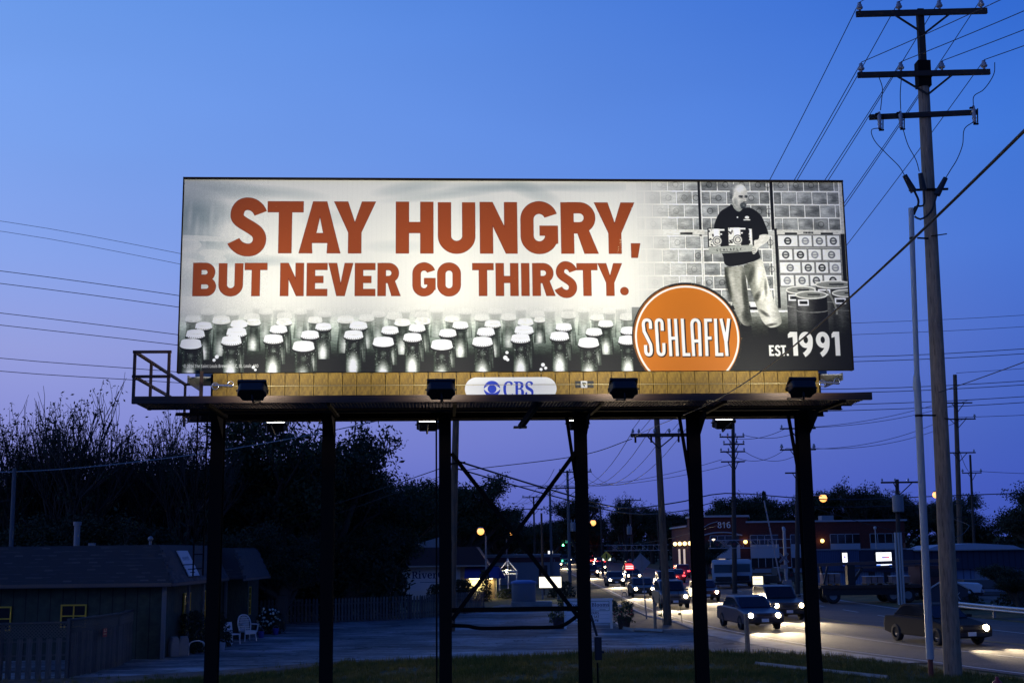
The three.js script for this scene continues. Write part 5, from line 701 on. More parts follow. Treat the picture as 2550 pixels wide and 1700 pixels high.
// --- fences
const fenceWood = [[0.2, 0.19, 0.18], [0.16, 0.15, 0.145], [0.23, 0.215, 0.2]].map((c) => std(c, 0.9, 0, { map: rep(dataTex(64, 256, (u, v) => { const k = 0.65 + 0.6 * tileNoise(u, v * 0.2, 32, 2, 111); return [200 * k, 196 * k, 190 * k].map((x) => Math.min(255, x)); }), 1, 1) }));
function fence(name, label, line, { step, w, h, t = 0.02, rails = [0.3, 0.9], posts = 2.2, postH = 1.35, lattice = 0, point = false, jag = 0.015 }) {
  const o = thing(name, label, 'fence', [line[0][0], 0, -line[0][1]]), P = line.map(([x, d]) => V(x - line[0][0], 0, -(d - line[0][1])));
  const board = new THREE.BoxGeometry(w, h, t).translate(0, h / 2, 0);
  const pick = point ? extrude([[-w / 2, 0], [w / 2, 0], [w / 2, h - 0.08], [w / 4, h], [-w / 4, h], [-w / 2, h - 0.08]], t) : board, lat = [];
  for (let s = 0; s < P.length - 1; s++) {
    const a = P[s], b = P[s + 1], L = a.distanceTo(b), d = b.clone().sub(a).normalize(), turn = Math.atan2(-d.z, d.x), nrm = V(-d.z, 0, d.x);
    for (const y of rails) mesh('rail', bar(a.clone().addScaledVector(nrm, -0.04).setY(y), b.clone().addScaledVector(nrm, -0.04).setY(y), 0.05, 0.08), fenceWood[1], o);
    for (let u = step / 2; u < L; u += step) { const m = mesh('picket', pick, fenceWood[(rnd() * 3) | 0], o); m.position.copy(a).addScaledVector(d, u).add(V(0, 0.03 + rr(-jag, jag), 0)); m.rotation.set(0, turn, rr(-0.012, 0.012)); }
    for (let u = 0; u <= L; u += posts) { const m = mesh('post', new THREE.BoxGeometry(0.1, postH + 0.1, 0.1).translate(0, postH / 2 - 0.05, 0), fenceWood[1], o); m.position.copy(a).addScaledVector(d, u).addScaledVector(nrm, -0.07); m.rotation.y = turn; }
    if (lattice) { for (let u = -lattice; u < L; u += 0.1) for (const k of [-1, 1]) { const x0 = Math.max(0, k > 0 ? u : u), x1 = Math.min(L, u + lattice); if (x1 <= x0) continue; const y0 = h + (k > 0 ? x0 - u : lattice - (x0 - u)), y1 = h + (k > 0 ? x1 - u : lattice - (x1 - u)); lat.push(bar(a.clone().addScaledVector(d, x0).setY(y0 + 0.03).addScaledVector(nrm, k * 0.006), a.clone().addScaledVector(d, x1).setY(y1 + 0.03).addScaledVector(nrm, k * 0.006), 0.028, 0.01)); } mesh('cap_rail', bar(a.clone().setY(h + lattice + 0.05), b.clone().setY(h + lattice + 0.05), 0.06, 0.06), fenceWood[1], o); }
  }
  if (lat.length) mesh('lattice', mg(lat), fenceWood[0], o); return o;
}
fence('lattice_fence', 'wide boarded fence with lattice top before the shop wall', [[-19.5, 36.2], [-13.35, 37.5]], { step: 0.28, w: 0.17, h: 1.17, rails: [0.25, 0.7, 1.1], lattice: 0.42, postH: 1.65 });
fence('lattice_fence', 'narrow slatted fence with lattice panels leading back to the shop', [[-13.3, 37.5], [-13.0, 41], [-13.35, 43.7]], { step: 0.13, w: 0.085, h: 1.3, rails: [0.2, 1.2], lattice: 0.36, postH: 1.75, posts: 1.75 });
fence('picket_fence', 'long weathered picket fence along the back of the yard', [[-15, 63.8], [-9.6, 65.1], [-5.1, 68.3], [-1.8, 74.6]], { step: 0.19, w: 0.12, h: 1.22, rails: [0.3, 0.95], point: true, posts: 2.4, postH: 1.2 });
{ const w = thing('warning_sign', 'small red and white notice on the slatted fence', 'sign', [-13.0, 1.2, -39.6], 1.48); mesh('board', bx(0.3, 0.26, 0.012, 0, 0, 0.03), std([0.35, 0.05, 0.03], 0.7), w); mesh('mark', [bx(0.2, 0.03, 0.006, 0, 0.04, 0.039), bx(0.2, 0.03, 0.006, 0, -0.04, 0.039), bx(0.05, 0.05, 0.006, -0.07, 0.09, 0.039), bx(0.05, 0.05, 0.006, 0.08, 0.09, 0.039)], std([0.6, 0.4, 0.2], 0.7), w); }
// --- shop with a painted wall and a blue awning
{
  const o = thing('awning_shop', 'white walled shop with a shingle roof, painted letters and a blue awning', 'building', [-6.2, 0, -95]);
  const wm = std([0.5, 0.5, 0.48], 0.85), rm = std([0.045, 0.035, 0.04], 0.9);
  mesh('wall', bx(8.4, 2.55, 7, -0.3, 1.27, -3.5), wm, o); mesh('wall', bx(0.5, 2.5, 0.2, 2.3, 1.25, 0.11), std([0.32, 0.24, 0.18], 0.85), o);
  mesh('roof', extrude([[-5.2, 2.5], [4.25, 2.5], [4.15, 2.62], [3.3, 3.9], [-4.4, 3.9], [-5.1, 2.62]], 8.2).translate(0, 0, -3.4), rm, o); mesh('gutter', bx(9.4, 0.1, 0.12, -0.5, 2.48, 0.76), std([0.3, 0.27, 0.24], 0.6), o);
  mesh('gable', extrude([[-2.9, 3.9], [0.3, 4.75], [0.3, 3.9]], 0.3).translate(0, 0, -5), MT.grey, o); mesh('roof_vent', bx(0.4, 0.55, 0.4, -0.6, 3.95, 0.1), MT.grey, o); mesh('roof_vent', rod(V(0.8, 3.3, 0.5), V(0.8, 3.9, 0.3), 0.06), MT.grey, o);
  mesh('painted_letters', new THREE.PlaneGeometry(3.6, 1.7).translate(0.05, 1.5, 0.006), canvasMat(512, 240, (c) => { c.fillStyle = '#b9bcc0'; c.fillRect(0, 0, 512, 240); c.fillStyle = '#1a2350'; c.font = 'bold 104px serif'; c.save(); c.scale(0.98, 1); c.fillText('RiverCity', 8, 110); c.restore(); c.strokeStyle = '#1a2350'; c.lineWidth = 5; c.beginPath(); c.moveTo(100, 152); c.lineTo(420, 148); c.stroke(); }), o);
  mesh('awning', [extrude([[0, 0], [1.5, 0], [1.4, 0.1], [0, 0.85]], 2.6).rotateY(-Math.PI / 2).translate(3.7, 1.55, 0.1), extrude([[0, 0], [0.5, 0], [0, 0.85]], 1.2).translate(5.0, 1.55, 0.75)], std([0.02, 0.03, 0.16], 0.75), o);
  mesh('entrance_wall', bx(2.2, 2.2, 0.1, 3.7, 1.1, 0.06), std([0.75, 0.68, 0.45], 0.8), o); mesh('door', bx(0.7, 1.7, 0.06, 4.3, 0.85, 0.15), std([0.3, 0.22, 0.12], 0.7), o);
  mesh('porch_lamp', bx(1.8, 0.06, 0.2, 3.6, 1.5, 0.45), glow([1, 0.82, 0.42], 6), o); const l = new THREE.RectAreaLight(C(1, 0.82, 0.42), 40, 1.8, 0.2); l.name = 'porch'; l.position.set(3.6, 1.44, 0.45); l.rotation.x = -Math.PI / 2; o.add(l);
}
{ // white framed pavilion
  const o = thing('pavilion', 'small white framed pavilion with a pyramid top beside the awning', 'pavilion', [-0.55, 0, -98]); const f = [], s = 0.68;
  for (const x of [-s, 0, s]) for (const z of [-s, s]) mesh('post', bx(0.09, 2.0, 0.09, x, 1.0, z), MT.white, o); for (const z of [-s, s]) for (const y of [0.35, 1.75, 2.0]) mesh('rail', bx(1.5, 0.09, 0.09, 0, y, z + 0.006), MT.white, o); for (const x of [-s, s]) for (const y of [0.35, 2.0]) mesh('rail', bx(0.09, 0.09, 1.3, x, y, 0), MT.white, o);
  for (const [x, z] of [[-s, -s], [s, -s], [s, s], [-s, s], [0, s], [0, -s]]) mesh('rafter', bar(V(x, 2.05, z), V(0, 2.85, 0), 0.05), MT.white, o); mesh('finial', ball(0.08, 0, 2.9, 0), MT.white, o);
  mesh('lamp', ball(0.12, -0.1, 2.0, 0.1, 10), glow([1, 0.85, 0.6], 8), o); const p = new THREE.PointLight(C(1, 0.85, 0.6), 8); p.position.set(-0.1, 2.0, 0.1); p.castShadow = true; p.shadow.radius = 5; o.add(p);
}
{ const o = thing('storage_tank', 'rounded grey storage tank with a blue lid at the yard edge', 'tank', [0.55, 0, -80.5]); mesh('body', lathe([[0, 0], [0.78, 0], [0.78, 1.45], [0.74, 1.55], [0, 1.55]], 20), std([0.2, 0.2, 0.22], 0.8), o); mesh('lid', lathe([[0.82, 1.5], [0.82, 1.6], [0.5, 1.7], [0, 1.72]], 20), std([0.12, 0.2, 0.4], 0.6), o); mesh('base', bx(2.6, 0.5, 1.8, 0.5, 0.1, 0), concreteMat, o); mesh('hatch', [bx(0.3, 0.05, 0.05, -0.45, 1.3, 0.66), bx(0.06, 0.3, 0.05, 0.35, 1.1, 0.72)], MT.grey, o); }
{ const o = thing('low_store', 'long low grey store with a dark band behind the pavilion', 'building', [-0.2, 0, -132]); mesh('wall', bx(12, 3.0, 8, -1.0, 1.5, -4), std([0.22, 0.23, 0.25], 0.85), o); mesh('band', bx(12.1, 0.5, 0.1, -1.0, 2.6, 0.05), std([0.1, 0.03, 0.03], 0.8), o); mesh('parapet', bx(12.3, 0.15, 8.2, -1, 3.08, -4), MT.grey, o); mesh('door', bx(0.9, 2.0, 0.06, 3.2, 1.0, 0.03), MT.glass, o); mesh('window', bx(2.4, 1.0, 0.06, -1.4, 1.5, 0.03), MT.glass, o); mesh('downpipe', bx(0.1, 2.6, 0.1, 4.4, 1.3, 0.1), MT.grey, o); }
// --- brick office with the number 816
{
  const z0 = -165, o = thing('brick_office', 'two storey brick office with pale spandrels and the number 816', 'building', [24, rise(z0), z0]);
  const brickTex = dataTex(256, 256, (u, v, i, j) => { const row = (j / 8) | 0, m = j % 8 === 0 || (i + (row % 2) * 12) % 24 === 0, k = m ? 1.15 : 0.75 + 0.45 * tileNoise(u, v, 32, 2, 121); return [84 * k, 38 * k, 34 * k]; });
  const brick = std([1, 1, 1], 0.9, 0, { map: rep(brickTex, 8, 2) }), pale = std([0.3, 0.36, 0.42], 0.7), trim = std([0.3, 0.34, 0.38], 0.7);
  mesh('wall', bx(28, 6.7, 24, 14, 3.3, -12), brick, o); mesh('tower', bx(7.2, 7.5, 6, 3.5, 3.75, -2.92), brick, o);
  mesh('cornice', bx(21.5, 0.22, 24.4, 17.6, 6.75, -12), trim, o); mesh('cornice', bx(7.6, 0.26, 6.4, 3.5, 7.55, -2.92), trim, o); mesh('cornice', bx(0.4, 0.2, 18, -0.1, 6.4, -15), trim, o); mesh('roof_unit', bx(1.6, 0.7, 2, 18.6, 7.2, -4), MT.grey, o);
  mesh('arch_band', tube([V(0.8, 5.0, 0.14), V(2.4, 5.35, 0.14), V(3.5, 5.42, 0.14), V(4.8, 5.35, 0.14), V(6.3, 5.0, 0.14)], 0.1, 6, 24), trim, o); mesh('arch_band', tube([V(1.0, 6.0, 0.14), V(2.0, 6.55, 0.14), V(3.1, 6.85, 0.14)], 0.05, 5, 12), pale, o);
  mesh('number', letters('816', 0.78, 0.06).translate(3.95, 6.4, 0.09), std([0.85, 0.87, 0.9], 0.5), o).userData = { label: 'pale raised number 816' };
  const lit = glow([1, 0.72, 0.34], 0.35), bays = [[2.0, 5.95], [7.35, 11.15], [12.7, 15.4], [18.0, 21.95], [23.3, 27.3]];
  bays.forEach(([a, b], k) => {
    const w = b - a, x = (a + b) / 2, front = a < 7 ? 0.1 : 0.01;
    mesh('spandrel', bx(w, 1.75, 0.1, x, 2.9, front), pale, o); mesh('spandrel', bx(w, 0.55, 0.1, x, 0.35, front), std([0.18, 0.22, 0.26], 0.8), o);
    for (const [y, h] of [[4.4, 1.15], [1.4, 1.2]]) for (let i = 0; i < 4; i++) { const g = new THREE.Group(); g.name = 'window'; g.position.set(a + (i + 0.5) * (w / 4), y, front); o.add(g); mesh('pane', bx(w / 4 - 0.1, h, 0.04, 0, 0, 0.04), k === 0 && y < 2 && i < 2 ? lit : MT.glass, g); mesh('frame', [bx(0.07, h, 0.1, -w / 8 + 0.02, 0, 0.05), bx(w / 4 - 0.1, 0.07, 0.1, 0, h / 2 + 0.03, 0.05)], trim, g); }
  });
  // wing at the side with its lit entrances and sconces
  for (let k = 0; k < 4; k++) { const z = -2.2 - k * 5.2; mesh('sconce_lamp', ball(0.28, -0.34, 4.05, z, 10), glow([1, 0.72, 0.26], 4), o); const p = new THREE.PointLight(C(1, 0.78, 0.4), 6); p.position.set(-0.34, 4.05, z); p.castShadow = true; p.shadow.radius = 10; o.add(p); mesh('lit_window', bx(0.06, 2.2, 1.6, -0.04, 2.2, z + 2.2), glow([1, 0.75, 0.45], 0.5), o); }
  for (const x of [6.65, 16.85]) { mesh('sconce_lamp', ball(0.26, x, 4.15, 0.42, 10), glow([1, 0.68, 0.16], 4), o); mesh('sconce_bracket', bx(0.12, 0.3, 0.3, x, 3.8, 0.22), MT.black, o); const p = new THREE.PointLight(C(1, 0.75, 0.3), 5); p.position.set(x, 4.15, 0.42); p.castShadow = true; p.shadow.radius = 10; o.add(p); }
}
// --- blue metal shed with two lit signs
{
  const o = thing('metal_shed', 'long blue metal shed behind the parked trucks', 'building', [23.2, 0, -96]);
  const rib = dataTex(128, 16, (u, v, i) => { const k = i % 16 < 3 ? 0.72 : 1; return [150 * k, 168 * k, 200 * k]; }), blue = std([0.16, 0.19, 0.26], 0.6, 0.2, { map: rep(rib, 3, 1) }), dark = std([0.06, 0.07, 0.1], 0.6, 0.2, { map: rep(rib, 6, 1) }), pale = std([0.42, 0.46, 0.5], 0.6, 0.1, { map: rep(rib, 5, 1) });
  mesh('wall', bx(3.4, 1.6, 1.6, 1.7, 2.5, -0.8), blue, o); mesh('wall', bx(4.2, 1.6, 4, 5.52, 2.48, -2.02), dark, o); mesh('wall', bx(22, 1.4, 6, 18.64, 2.45, -3.1), dark, o);
  mesh('lower_wall', bx(7.6, 1.7, 1.2, 3.82, 0.85, -0.99), pale, o); mesh('lower_wall', bx(22, 1.75, 5.6, 18.64, 0.87, -3.3), pale, o); mesh('roof_edge', bx(7.7, 0.08, 1.8, 3.85, 3.345, -0.8), MT.grey, o); mesh('roof_edge', bx(22, 0.08, 6.6, 18.64, 3.195, -3), MT.grey, o); mesh('roof', extrude([[8.6, 3.1], [10, 3.55], [13, 3.7], [16, 3.5], [17, 3.1]], 5).translate(0, 0, -4), std([0.3, 0.34, 0.4], 0.6), o);
  for (const x of [4.4, 5.6]) mesh('window', bx(0.5, 0.9, 0.05, x, 1.15, -0.37), MT.glass, o); for (const x of [13.5, 20, 26]) mesh('door', bx(2.2, 1.8, 0.05, x, 0.9, -0.47), std([0.2, 0.22, 0.26], 0.6), o);
  const box = (name, label, x, y, w, h, draw) => { const s = thing(name, label, 'sign', [23.2 + x, y, -95.98]); mesh('case', bx(w + 0.12, h + 0.12, 0.16, 0, 0, 0.08), MT.black, s); mesh('lit_sign_face', new THREE.PlaneGeometry(w, h).translate(0, 0, 0.165), litPanel(128, 128, draw, 1.8), s); const l = new THREE.RectAreaLight(C(0.9, 0.94, 1), 2, w, h); l.name = 'sign'; l.position.z = 0.18; l.rotation.y = Math.PI; s.add(l); };
  box('lit_sign', 'narrow lit white sign with a blue foot on the shed', 2.25, 2.6, 0.38, 0.98, (c) => { c.fillStyle = '#f4f6ff'; c.fillRect(0, 0, 128, 128); c.fillStyle = '#5a3cc8'; c.beginPath(); c.arc(64, 50, 22, Math.PI, 0); c.fill(); c.fillStyle = '#2038c0'; c.beginPath(); c.moveTo(0, 128); c.lineTo(0, 116); c.lineTo(64, 100); c.lineTo(128, 108); c.lineTo(128, 128); c.fill(); });
  box('lit_sign', 'square lit white sign with a red and blue mark on the shed', 5.25, 2.52, 1.18, 1.15, (c) => { c.fillStyle = '#f8faff'; c.fillRect(0, 0, 128, 128); c.fillStyle = '#8a90c0'; c.fillRect(22, 44, 26, 4); const g = c.createLinearGradient(48, 0, 112, 0); g.addColorStop(0, '#2e3ca8'); g.addColorStop(1, '#e03048'); c.fillStyle = g; c.fillRect(48, 38, 62, 12); c.fillStyle = '#1460e0'; c.fillRect(0, 104, 128, 24); c.fillStyle = '#f8faff'; c.beginPath(); c.moveTo(34, 106); c.lineTo(106, 106); c.lineTo(98, 120); c.lineTo(34, 120); c.fill(); });
}
// ---------------------------------------------------------------- lamps, signals, signs
function lampLight(o, x, y, z, rgb, k, r = 6) { const p = new THREE.PointLight(C(...rgb), k); p.position.set(x, y, z); p.castShadow = true; p.shadow.radius = r; o.add(p); }
function streetLamp(label, px, pz, x, y, z, k = 60, rgb = [1, 0.5, 0.12], withPole = true, size = 0.2) {   // pole foot px, pz; lamp head at x, y, z
  const y0 = rise(pz), o = thing('street_lamp', label, 'street lamp', [px, y0, pz]); const hx = x - px, hy = y - y0, hz = z - pz;
  if (withPole) mesh('pole', rod(V(0, -0.2, 0), V(0, hy - 0.35, 0), 0.09, 0.06, 8), MT.grey, o);
  mesh('arm', tube([V(0, hy - 0.4, 0), V(hx * 0.3, hy - 0.05, hz * 0.3), V(hx * 0.7, hy + 0.14, hz * 0.7), V(hx, hy + 0.14, hz)], 0.035, 6, 14), MT.grey, o);
  mesh('lamp_hood', new THREE.SphereGeometry(size * 0.9, 12, 6, 0, 6.3, 0, 1.5).scale(1, 0.5, 1.2).translate(hx, hy + size * 0.7, hz), MT.grey, o);
  mesh('lamp_bulb', ball(size, hx, hy - 0.02, hz, 12), glow([1, 0.4, 0.07], 2.2), o); lampLight(o, hx, hy - 0.02, hz, rgb, k, 8);
}
streetLamp('orange street lamp glowing above the blue awning shop', -2.1, -91, -2.45, 5.0, -90, 22, undefined, true, 0.26); streetLamp('small orange street lamp where the braces cross', -0.9, -140, -0.25, 5.5, -139.5, 14, undefined, true, 0.28); streetLamp('orange street lamp just right of the fourth post', 7.0, -121, 7.65, 6.15, -120, 18, undefined, true, 0.28); streetLamp('bright orange street lamp just right of the sixth post', 22.1, -96, 24.95, 7.45, -99.5, 40, undefined, false, 0.32); streetLamp('orange street lamp beside the tall weathered pole', 39.5, -109.2, 36.1, 7.85, -105.5, 40, undefined, false, 0.28);
function lampPost(label, x, z, h) { const o = thing('lamp_post', label, 'lamp post', [x, rise(z), z]); mesh('pole', rod(V(0, 0, 0), V(0, h, 0), 0.07, 0.05, 8), MT.black, o); mesh('lamp_head', lathe([[0.02, 0], [0.16, 0.12], [0.2, 0.22], [0, 0.26]], 10).translate(0, h, 0), glow([1, 0.8, 0.55], 4), o); lampLight(o, 0, h + 0.12, 0, [1, 0.8, 0.55], 10); mesh('base', rod(V(0, -0.1, 0), V(0, 0.25, 0), 0.22, 0.18, 10), concreteMat, o); }
lampPost('slim lamp post with a lit cup head before the brick office', 24.4, -152, 4.4);
{ const o = thing('lamp_post', 'tall blue grey unlit lamp post before the brick office', 'lamp post', [32.6, 0, -150]); mesh('pole', rod(V(0, 0, 0), V(0, 5.6, 0), 0.08, 0.06, 8), MT.conduit, o); mesh('lamp_head', lathe([[0.06, 0], [0.17, 0.15], [0.17, 0.4], [0, 0.45]], 10).translate(0, 5.6, 0), MT.conduit, o); }
{ const o = copyOf(scene.children[scene.children.length - 1], 'unlit lamp post above the right end of the brick office', [43.7, 0, -150]); o.scale.y = 0.98; }
{ // traffic signals on a mast arm
  const z = -205, o = thing('traffic_signal', 'mast arm with two green traffic signals far down the street', 'traffic signal', [2.3, rise(z), z]); const y = 4.0;
  mesh('mast', rod(V(0, -0.2, 0), V(0, y + 0.4, 0), 0.12, 0.09, 8), MT.grey, o); mesh('arm', rod(V(0, y, 0), V(8.6, y + 0.12, 0), 0.09, 0.05, 8), MT.grey, o);
  for (const x of [5.7, 7.5]) { const g = new THREE.Group(); g.name = 'signal_head'; g.position.set(x, y, 0.12); o.add(g); mesh('housing', bx(0.36, 1.05, 0.22), std([0.3, 0.24, 0.03], 0.6), g); for (const [dy, m] of [[0.32, MT.black], [0, MT.black], [-0.32, glow([0.05, 1, 0.5], 14)]]) mesh(dy < 0 ? 'green_lamp' : 'lens', new THREE.CylinderGeometry(0.14, 0.14, 0.05, 12).rotateX(Math.PI / 2).translate(0, dy, 0.13), m, g); }
  mesh('street_sign', bx(1.0, 0.4, 0.03, 6.6, y + 0.25, 0.12), std([0.4, 0.42, 0.44], 0.6), o); lampLight(o, 5.7, y - 0.32, 0.4, [0.1, 1, 0.5], 3);
}
// railway crossing signals
function crossbuck(o, x, y, z, s, mat) { const g = new THREE.Group(); g.name = 'crossbuck'; g.position.set(x, y, z); o.add(g); for (const a of [0.78, -0.78]) mesh('board', bx(s * 1.35, s * 0.24, 0.02, 0, 0, a > 0 ? 0 : 0.022, 0, 0, a), mat, g); mesh('border', [0.78, -0.78].map((a) => bx(s * 1.2, s * 0.05, 0.004, 0, 0, a > 0 ? 0.034 : 0.036, 0, 0, a)), std([0.08, 0.07, 0.08], 0.7), g); }
function cantilever(label, x, z, reach, y, gate) {
  const o = thing('crossing_signal', label, 'crossing signal', [x, rise(z), z]), m = std([0.34, 0.34, 0.36], 0.5, 0.4), refl = std([0.26, 0.23, 0.23], 0.6);
  mesh('mast', rod(V(0, -0.2, 0), V(0, y + 1.3, 0), 0.13, 0.11, 10), m, o);
  const t = [bar(V(0.5, y, 0), V(-reach, y + 0.02, 0), 0.07), bar(V(0.5, y + 0.62, 0), V(-reach, y + 0.6, 0), 0.06)]; for (let u = 0; u <= reach; u += 0.62) { t.push(bar(V(-u, y, 0), V(-u, y + 0.62, 0), 0.035)); if (u + 0.62 <= reach && ((u / 0.62) | 0) % 2) t.push(bar(V(-u, y, 0), V(-u - 0.62, y + 0.62, 0), 0.03)); } mesh('truss', mg(t), m, o);
  crossbuck(o, -reach + 1.2, y + 0.3, 0.1, 0.62, refl); crossbuck(o, -0.15, y - 0.75, 0.16, 0.7, refl); mesh('track_plate', bx(0.55, 0.3, 0.02, -0.15, y - 1.4, 0.16), refl, o);
  for (const [sx, sy] of [[-reach + 0.6, y + 0.3], [-reach + 1.9, y + 0.3], [-0.45, y - 2.0], [0.35, y - 2.0]]) { const g = new THREE.Group(); g.name = 'flasher'; g.position.set(sx, sy, 0.14); o.add(g); mesh('disc', new THREE.CylinderGeometry(0.26, 0.26, 0.02, 16).rotateX(Math.PI / 2), MT.black, g); mesh('lens', new THREE.CylinderGeometry(0.1, 0.1, 0.06, 12).rotateX(Math.PI / 2).translate(0, 0, 0.03), std([0.12, 0.01, 0.01], 0.3), g); }
  mesh('bell', lathe([[0, 0.2], [0.1, 0.16], [0.14, 0.02], [0.15, 0]], 10).translate(0, y + 1.3, 0), m, o); mesh('cabinet', bx(0.4, 0.6, 0.4, 0.1, 0.9, 0.2), refl, o);
  if (gate) { mesh('gate_arm', [0, 1, 2, 3, 4, 5].map((k) => bar(V(-0.5 - k * 0.16, 1.1 + k * 1.0, 0.3), V(-0.5 - (k + 0.96) * 0.16, 1.1 + (k + 0.96) * 1.0, 0.3), 0.1, 0.03)), std([0.42, 0.34, 0.32], 0.7), o); mesh('counterweight', extrude([[-0.5, 1.2], [0.1, 0.9], [0.35, 0.3], [0.1, 0.2], [-0.15, 0.7], [-0.6, 0.95]], 0.1).translate(0.2, 0, 0.3), refl, o); } return o;
}
cantilever('railway crossing cantilever with crossbuck and raised gate before the brick office', 20.25, -93, 5.7, 3.55, true); cantilever('smaller far railway crossing cantilever over the street', 16.9, -140, 6.8, 3.4, false);
// signs
{ const o = thing('road_sign', 'back of a grey diamond road sign on a leaning post', 'road sign', [6.5, 0.1, -63.4]); mesh('post', bar(V(0.15, -0.2, 0), V(-0.05, 3.2, 0), 0.06, 0.04), MT.grey, o); mesh('plate', bx(0.7, 0.7, 0.01, -0.06, 2.78, -0.04, 0, 0, Math.PI / 4 + 0.03), std([0.24, 0.25, 0.27], 0.6, 0.2), o); mesh('bolt', [bx(0.05, 0.05, 0.02, -0.05, 3.0, -0.03), bx(0.05, 0.05, 0.02, -0.04, 2.55, -0.03)], MT.chrome, o); }
{ const o = thing('road_sign', 'back of a pale rectangular road sign at the right edge', 'road sign', [20.95, 0, -50]); mesh('post', bar(V(0.1, -0.2, 0), V(0, 2.3, 0), 0.06), MT.grey, o); mesh('plate', bx(0.62, 0.62, 0.012, 0.05, 1.92, 0.05, 0, 0, -0.06), MT.conduit, o); mesh('plate', bx(0.56, 0.4, 0.012, 0.08, 1.38, 0.05, 0, 0, -0.06), MT.white, o); }
{ const o = thing('road_sign', 'yellow diamond school crossing sign down the street', 'road sign', [9.0, rise(-122), -122]); mesh('post', rod(V(0, 0, 0), V(0, 2.9, 0), 0.04), MT.grey, o); mesh('plate', bx(0.75, 0.75, 0.02, 0, 2.9, 0.06, 0, 0, Math.PI / 4), std([0.55, 0.5, 0.05], 0.5), o); mesh('figure', [bx(0.12, 0.32, 0.01, 0, 2.86, 0.08), ball(0.07, 0, 3.1, 0.08, 6)], MT.black, o); }
function litBox(label, x, y, z, w, h, draw, k = 1.6, post = 0.1, rgb = [1, 0.92, 0.75], power = 10) {
  const o = thing('lit_sign', label, 'sign', [x, rise(z), z]); mesh('case', bx(w + 0.14, h + 0.14, 0.3, 0, y, -0.01), MT.black, o); mesh('lit_sign_face', new THREE.PlaneGeometry(w, h).translate(0, y, 0.147), litPanel(160, 100, draw, k), o);
  for (const s of [-1, 1]) mesh('post', bx(post, y - h / 2, post, s * w * 0.36, (y - h / 2) / 2, 0), MT.grey, o); const l = new THREE.RectAreaLight(C(...rgb), power, w, h); l.position.set(0, y, 0.16); l.rotation.y = Math.PI; o.add(l);
}
litBox('large lit white monument sign beside the street bushes', 2.6, 1.25, -92, 1.62, 0.78, (c) => { c.fillStyle = '#fff4da'; c.fillRect(0, 0, 160, 100); c.fillStyle = 'rgba(150,140,190,.5)'; for (let i = 0; i < 40; i++) c.fillRect(rr(20, 140), rr(14, 60), rr(1, 5), 2); }, 2.0, 0.14, [1, 0.92, 0.72], 8);
litBox('small lit red and white sign across the street', 11.5, 1.85, -125, 0.86, 0.62, (c) => { c.fillStyle = '#ff3a40'; c.fillRect(0, 0, 160, 100); c.fillStyle = '#ffe8e4'; c.fillRect(8, 36, 144, 14); c.fillRect(8, 64, 144, 20); }, 1.5, 0.08, [1, 0.5, 0.45], 5);
litBox('lit cream sign before the parked step vans', 21.4, 0.72, -110, 0.9, 0.72, (c) => { c.fillStyle = '#fff0c8'; c.fillRect(0, 0, 160, 100); c.fillStyle = '#d8b070'; c.fillRect(24, 36, 108, 8); c.fillRect(40, 78, 80, 5); }, 1.7, 0.06, [1, 0.9, 0.65], 6);
litBox('small lit white sign beyond the far poles', 6.1, 2.4, -212, 0.8, 0.55, (c) => { c.fillStyle = '#ffffff'; c.fillRect(0, 0, 160, 100); }, 1.6, 0.06); litBox('lit white shop sign left of the red sign', 10.2, 2.6, -138, 0.9, 0.5, (c) => { c.fillStyle = '#f4fff2'; c.fillRect(0, 0, 160, 100); c.fillStyle = '#9ab0a0'; c.fillRect(30, 60, 50, 40); }, 1.4, 0.06);
{ // yard sign with changeable letters
  const o = thing('yard_sign', 'white reader board with green border and hours at the yard exit', 'sign', [3.35, 0, -57.6], 0.0);
  mesh('board', bx(2.1, 1.02, 0.05, 0, 0.78, 0), MT.white, o); for (const x of [-1.06, 1.06]) mesh('leg', bx(0.1, 1.36, 0.1, x, 0.66, 0), MT.white, o); mesh('top_rail', bx(2.3, 0.07, 0.12, 0, 1.33, 0), MT.white, o);
  mesh('print', new THREE.PlaneGeometry(2.0, 0.98).translate(0, 0.78, 0.028), canvasMat(512, 250, (c) => {
    c.fillStyle = '#dfe2e4'; c.fillRect(0, 0, 512, 250); c.strokeStyle = '#47705a'; c.lineWidth = 6; c.strokeRect(8, 8, 496, 108); c.fillStyle = '#1d2c48'; c.font = 'bold 58px serif'; c.save(); c.translate(24, 68); c.scale(0.98, 1); c.fillText('Roots', 14, 0); c.fillText('& Blooms', 216, 0); c.restore(); c.fillRect(24, 80, 464, 4); c.font = '24px serif'; c.fillStyle = '#39506e'; c.fillText('\u2022', 340, 108); for (let i = 0; i < 12; i++) c.fillRect(236 + i * 8, 98, 5, 8); for (let i = 0; i < 8; i++) c.fillRect(390 + i * 9, 98, 6, 8);
    c.strokeStyle = '#9fb0b6'; c.lineWidth = 3; for (const y of [160, 204]) { c.beginPath(); c.moveTo(8, y); c.lineTo(504, y); c.stroke(); } c.fillStyle = '#11151c'; c.font = 'bold 38px monospace'; c.fillText('STORE', 96, 154); c.fillText('HOURS', 270, 154); c.fillText('MON', 96, 197); c.fillText('SAT', 318, 197); c.fillText('9AM', 96, 240); c.fillText('5PM', 306, 240);
  }), o);
}
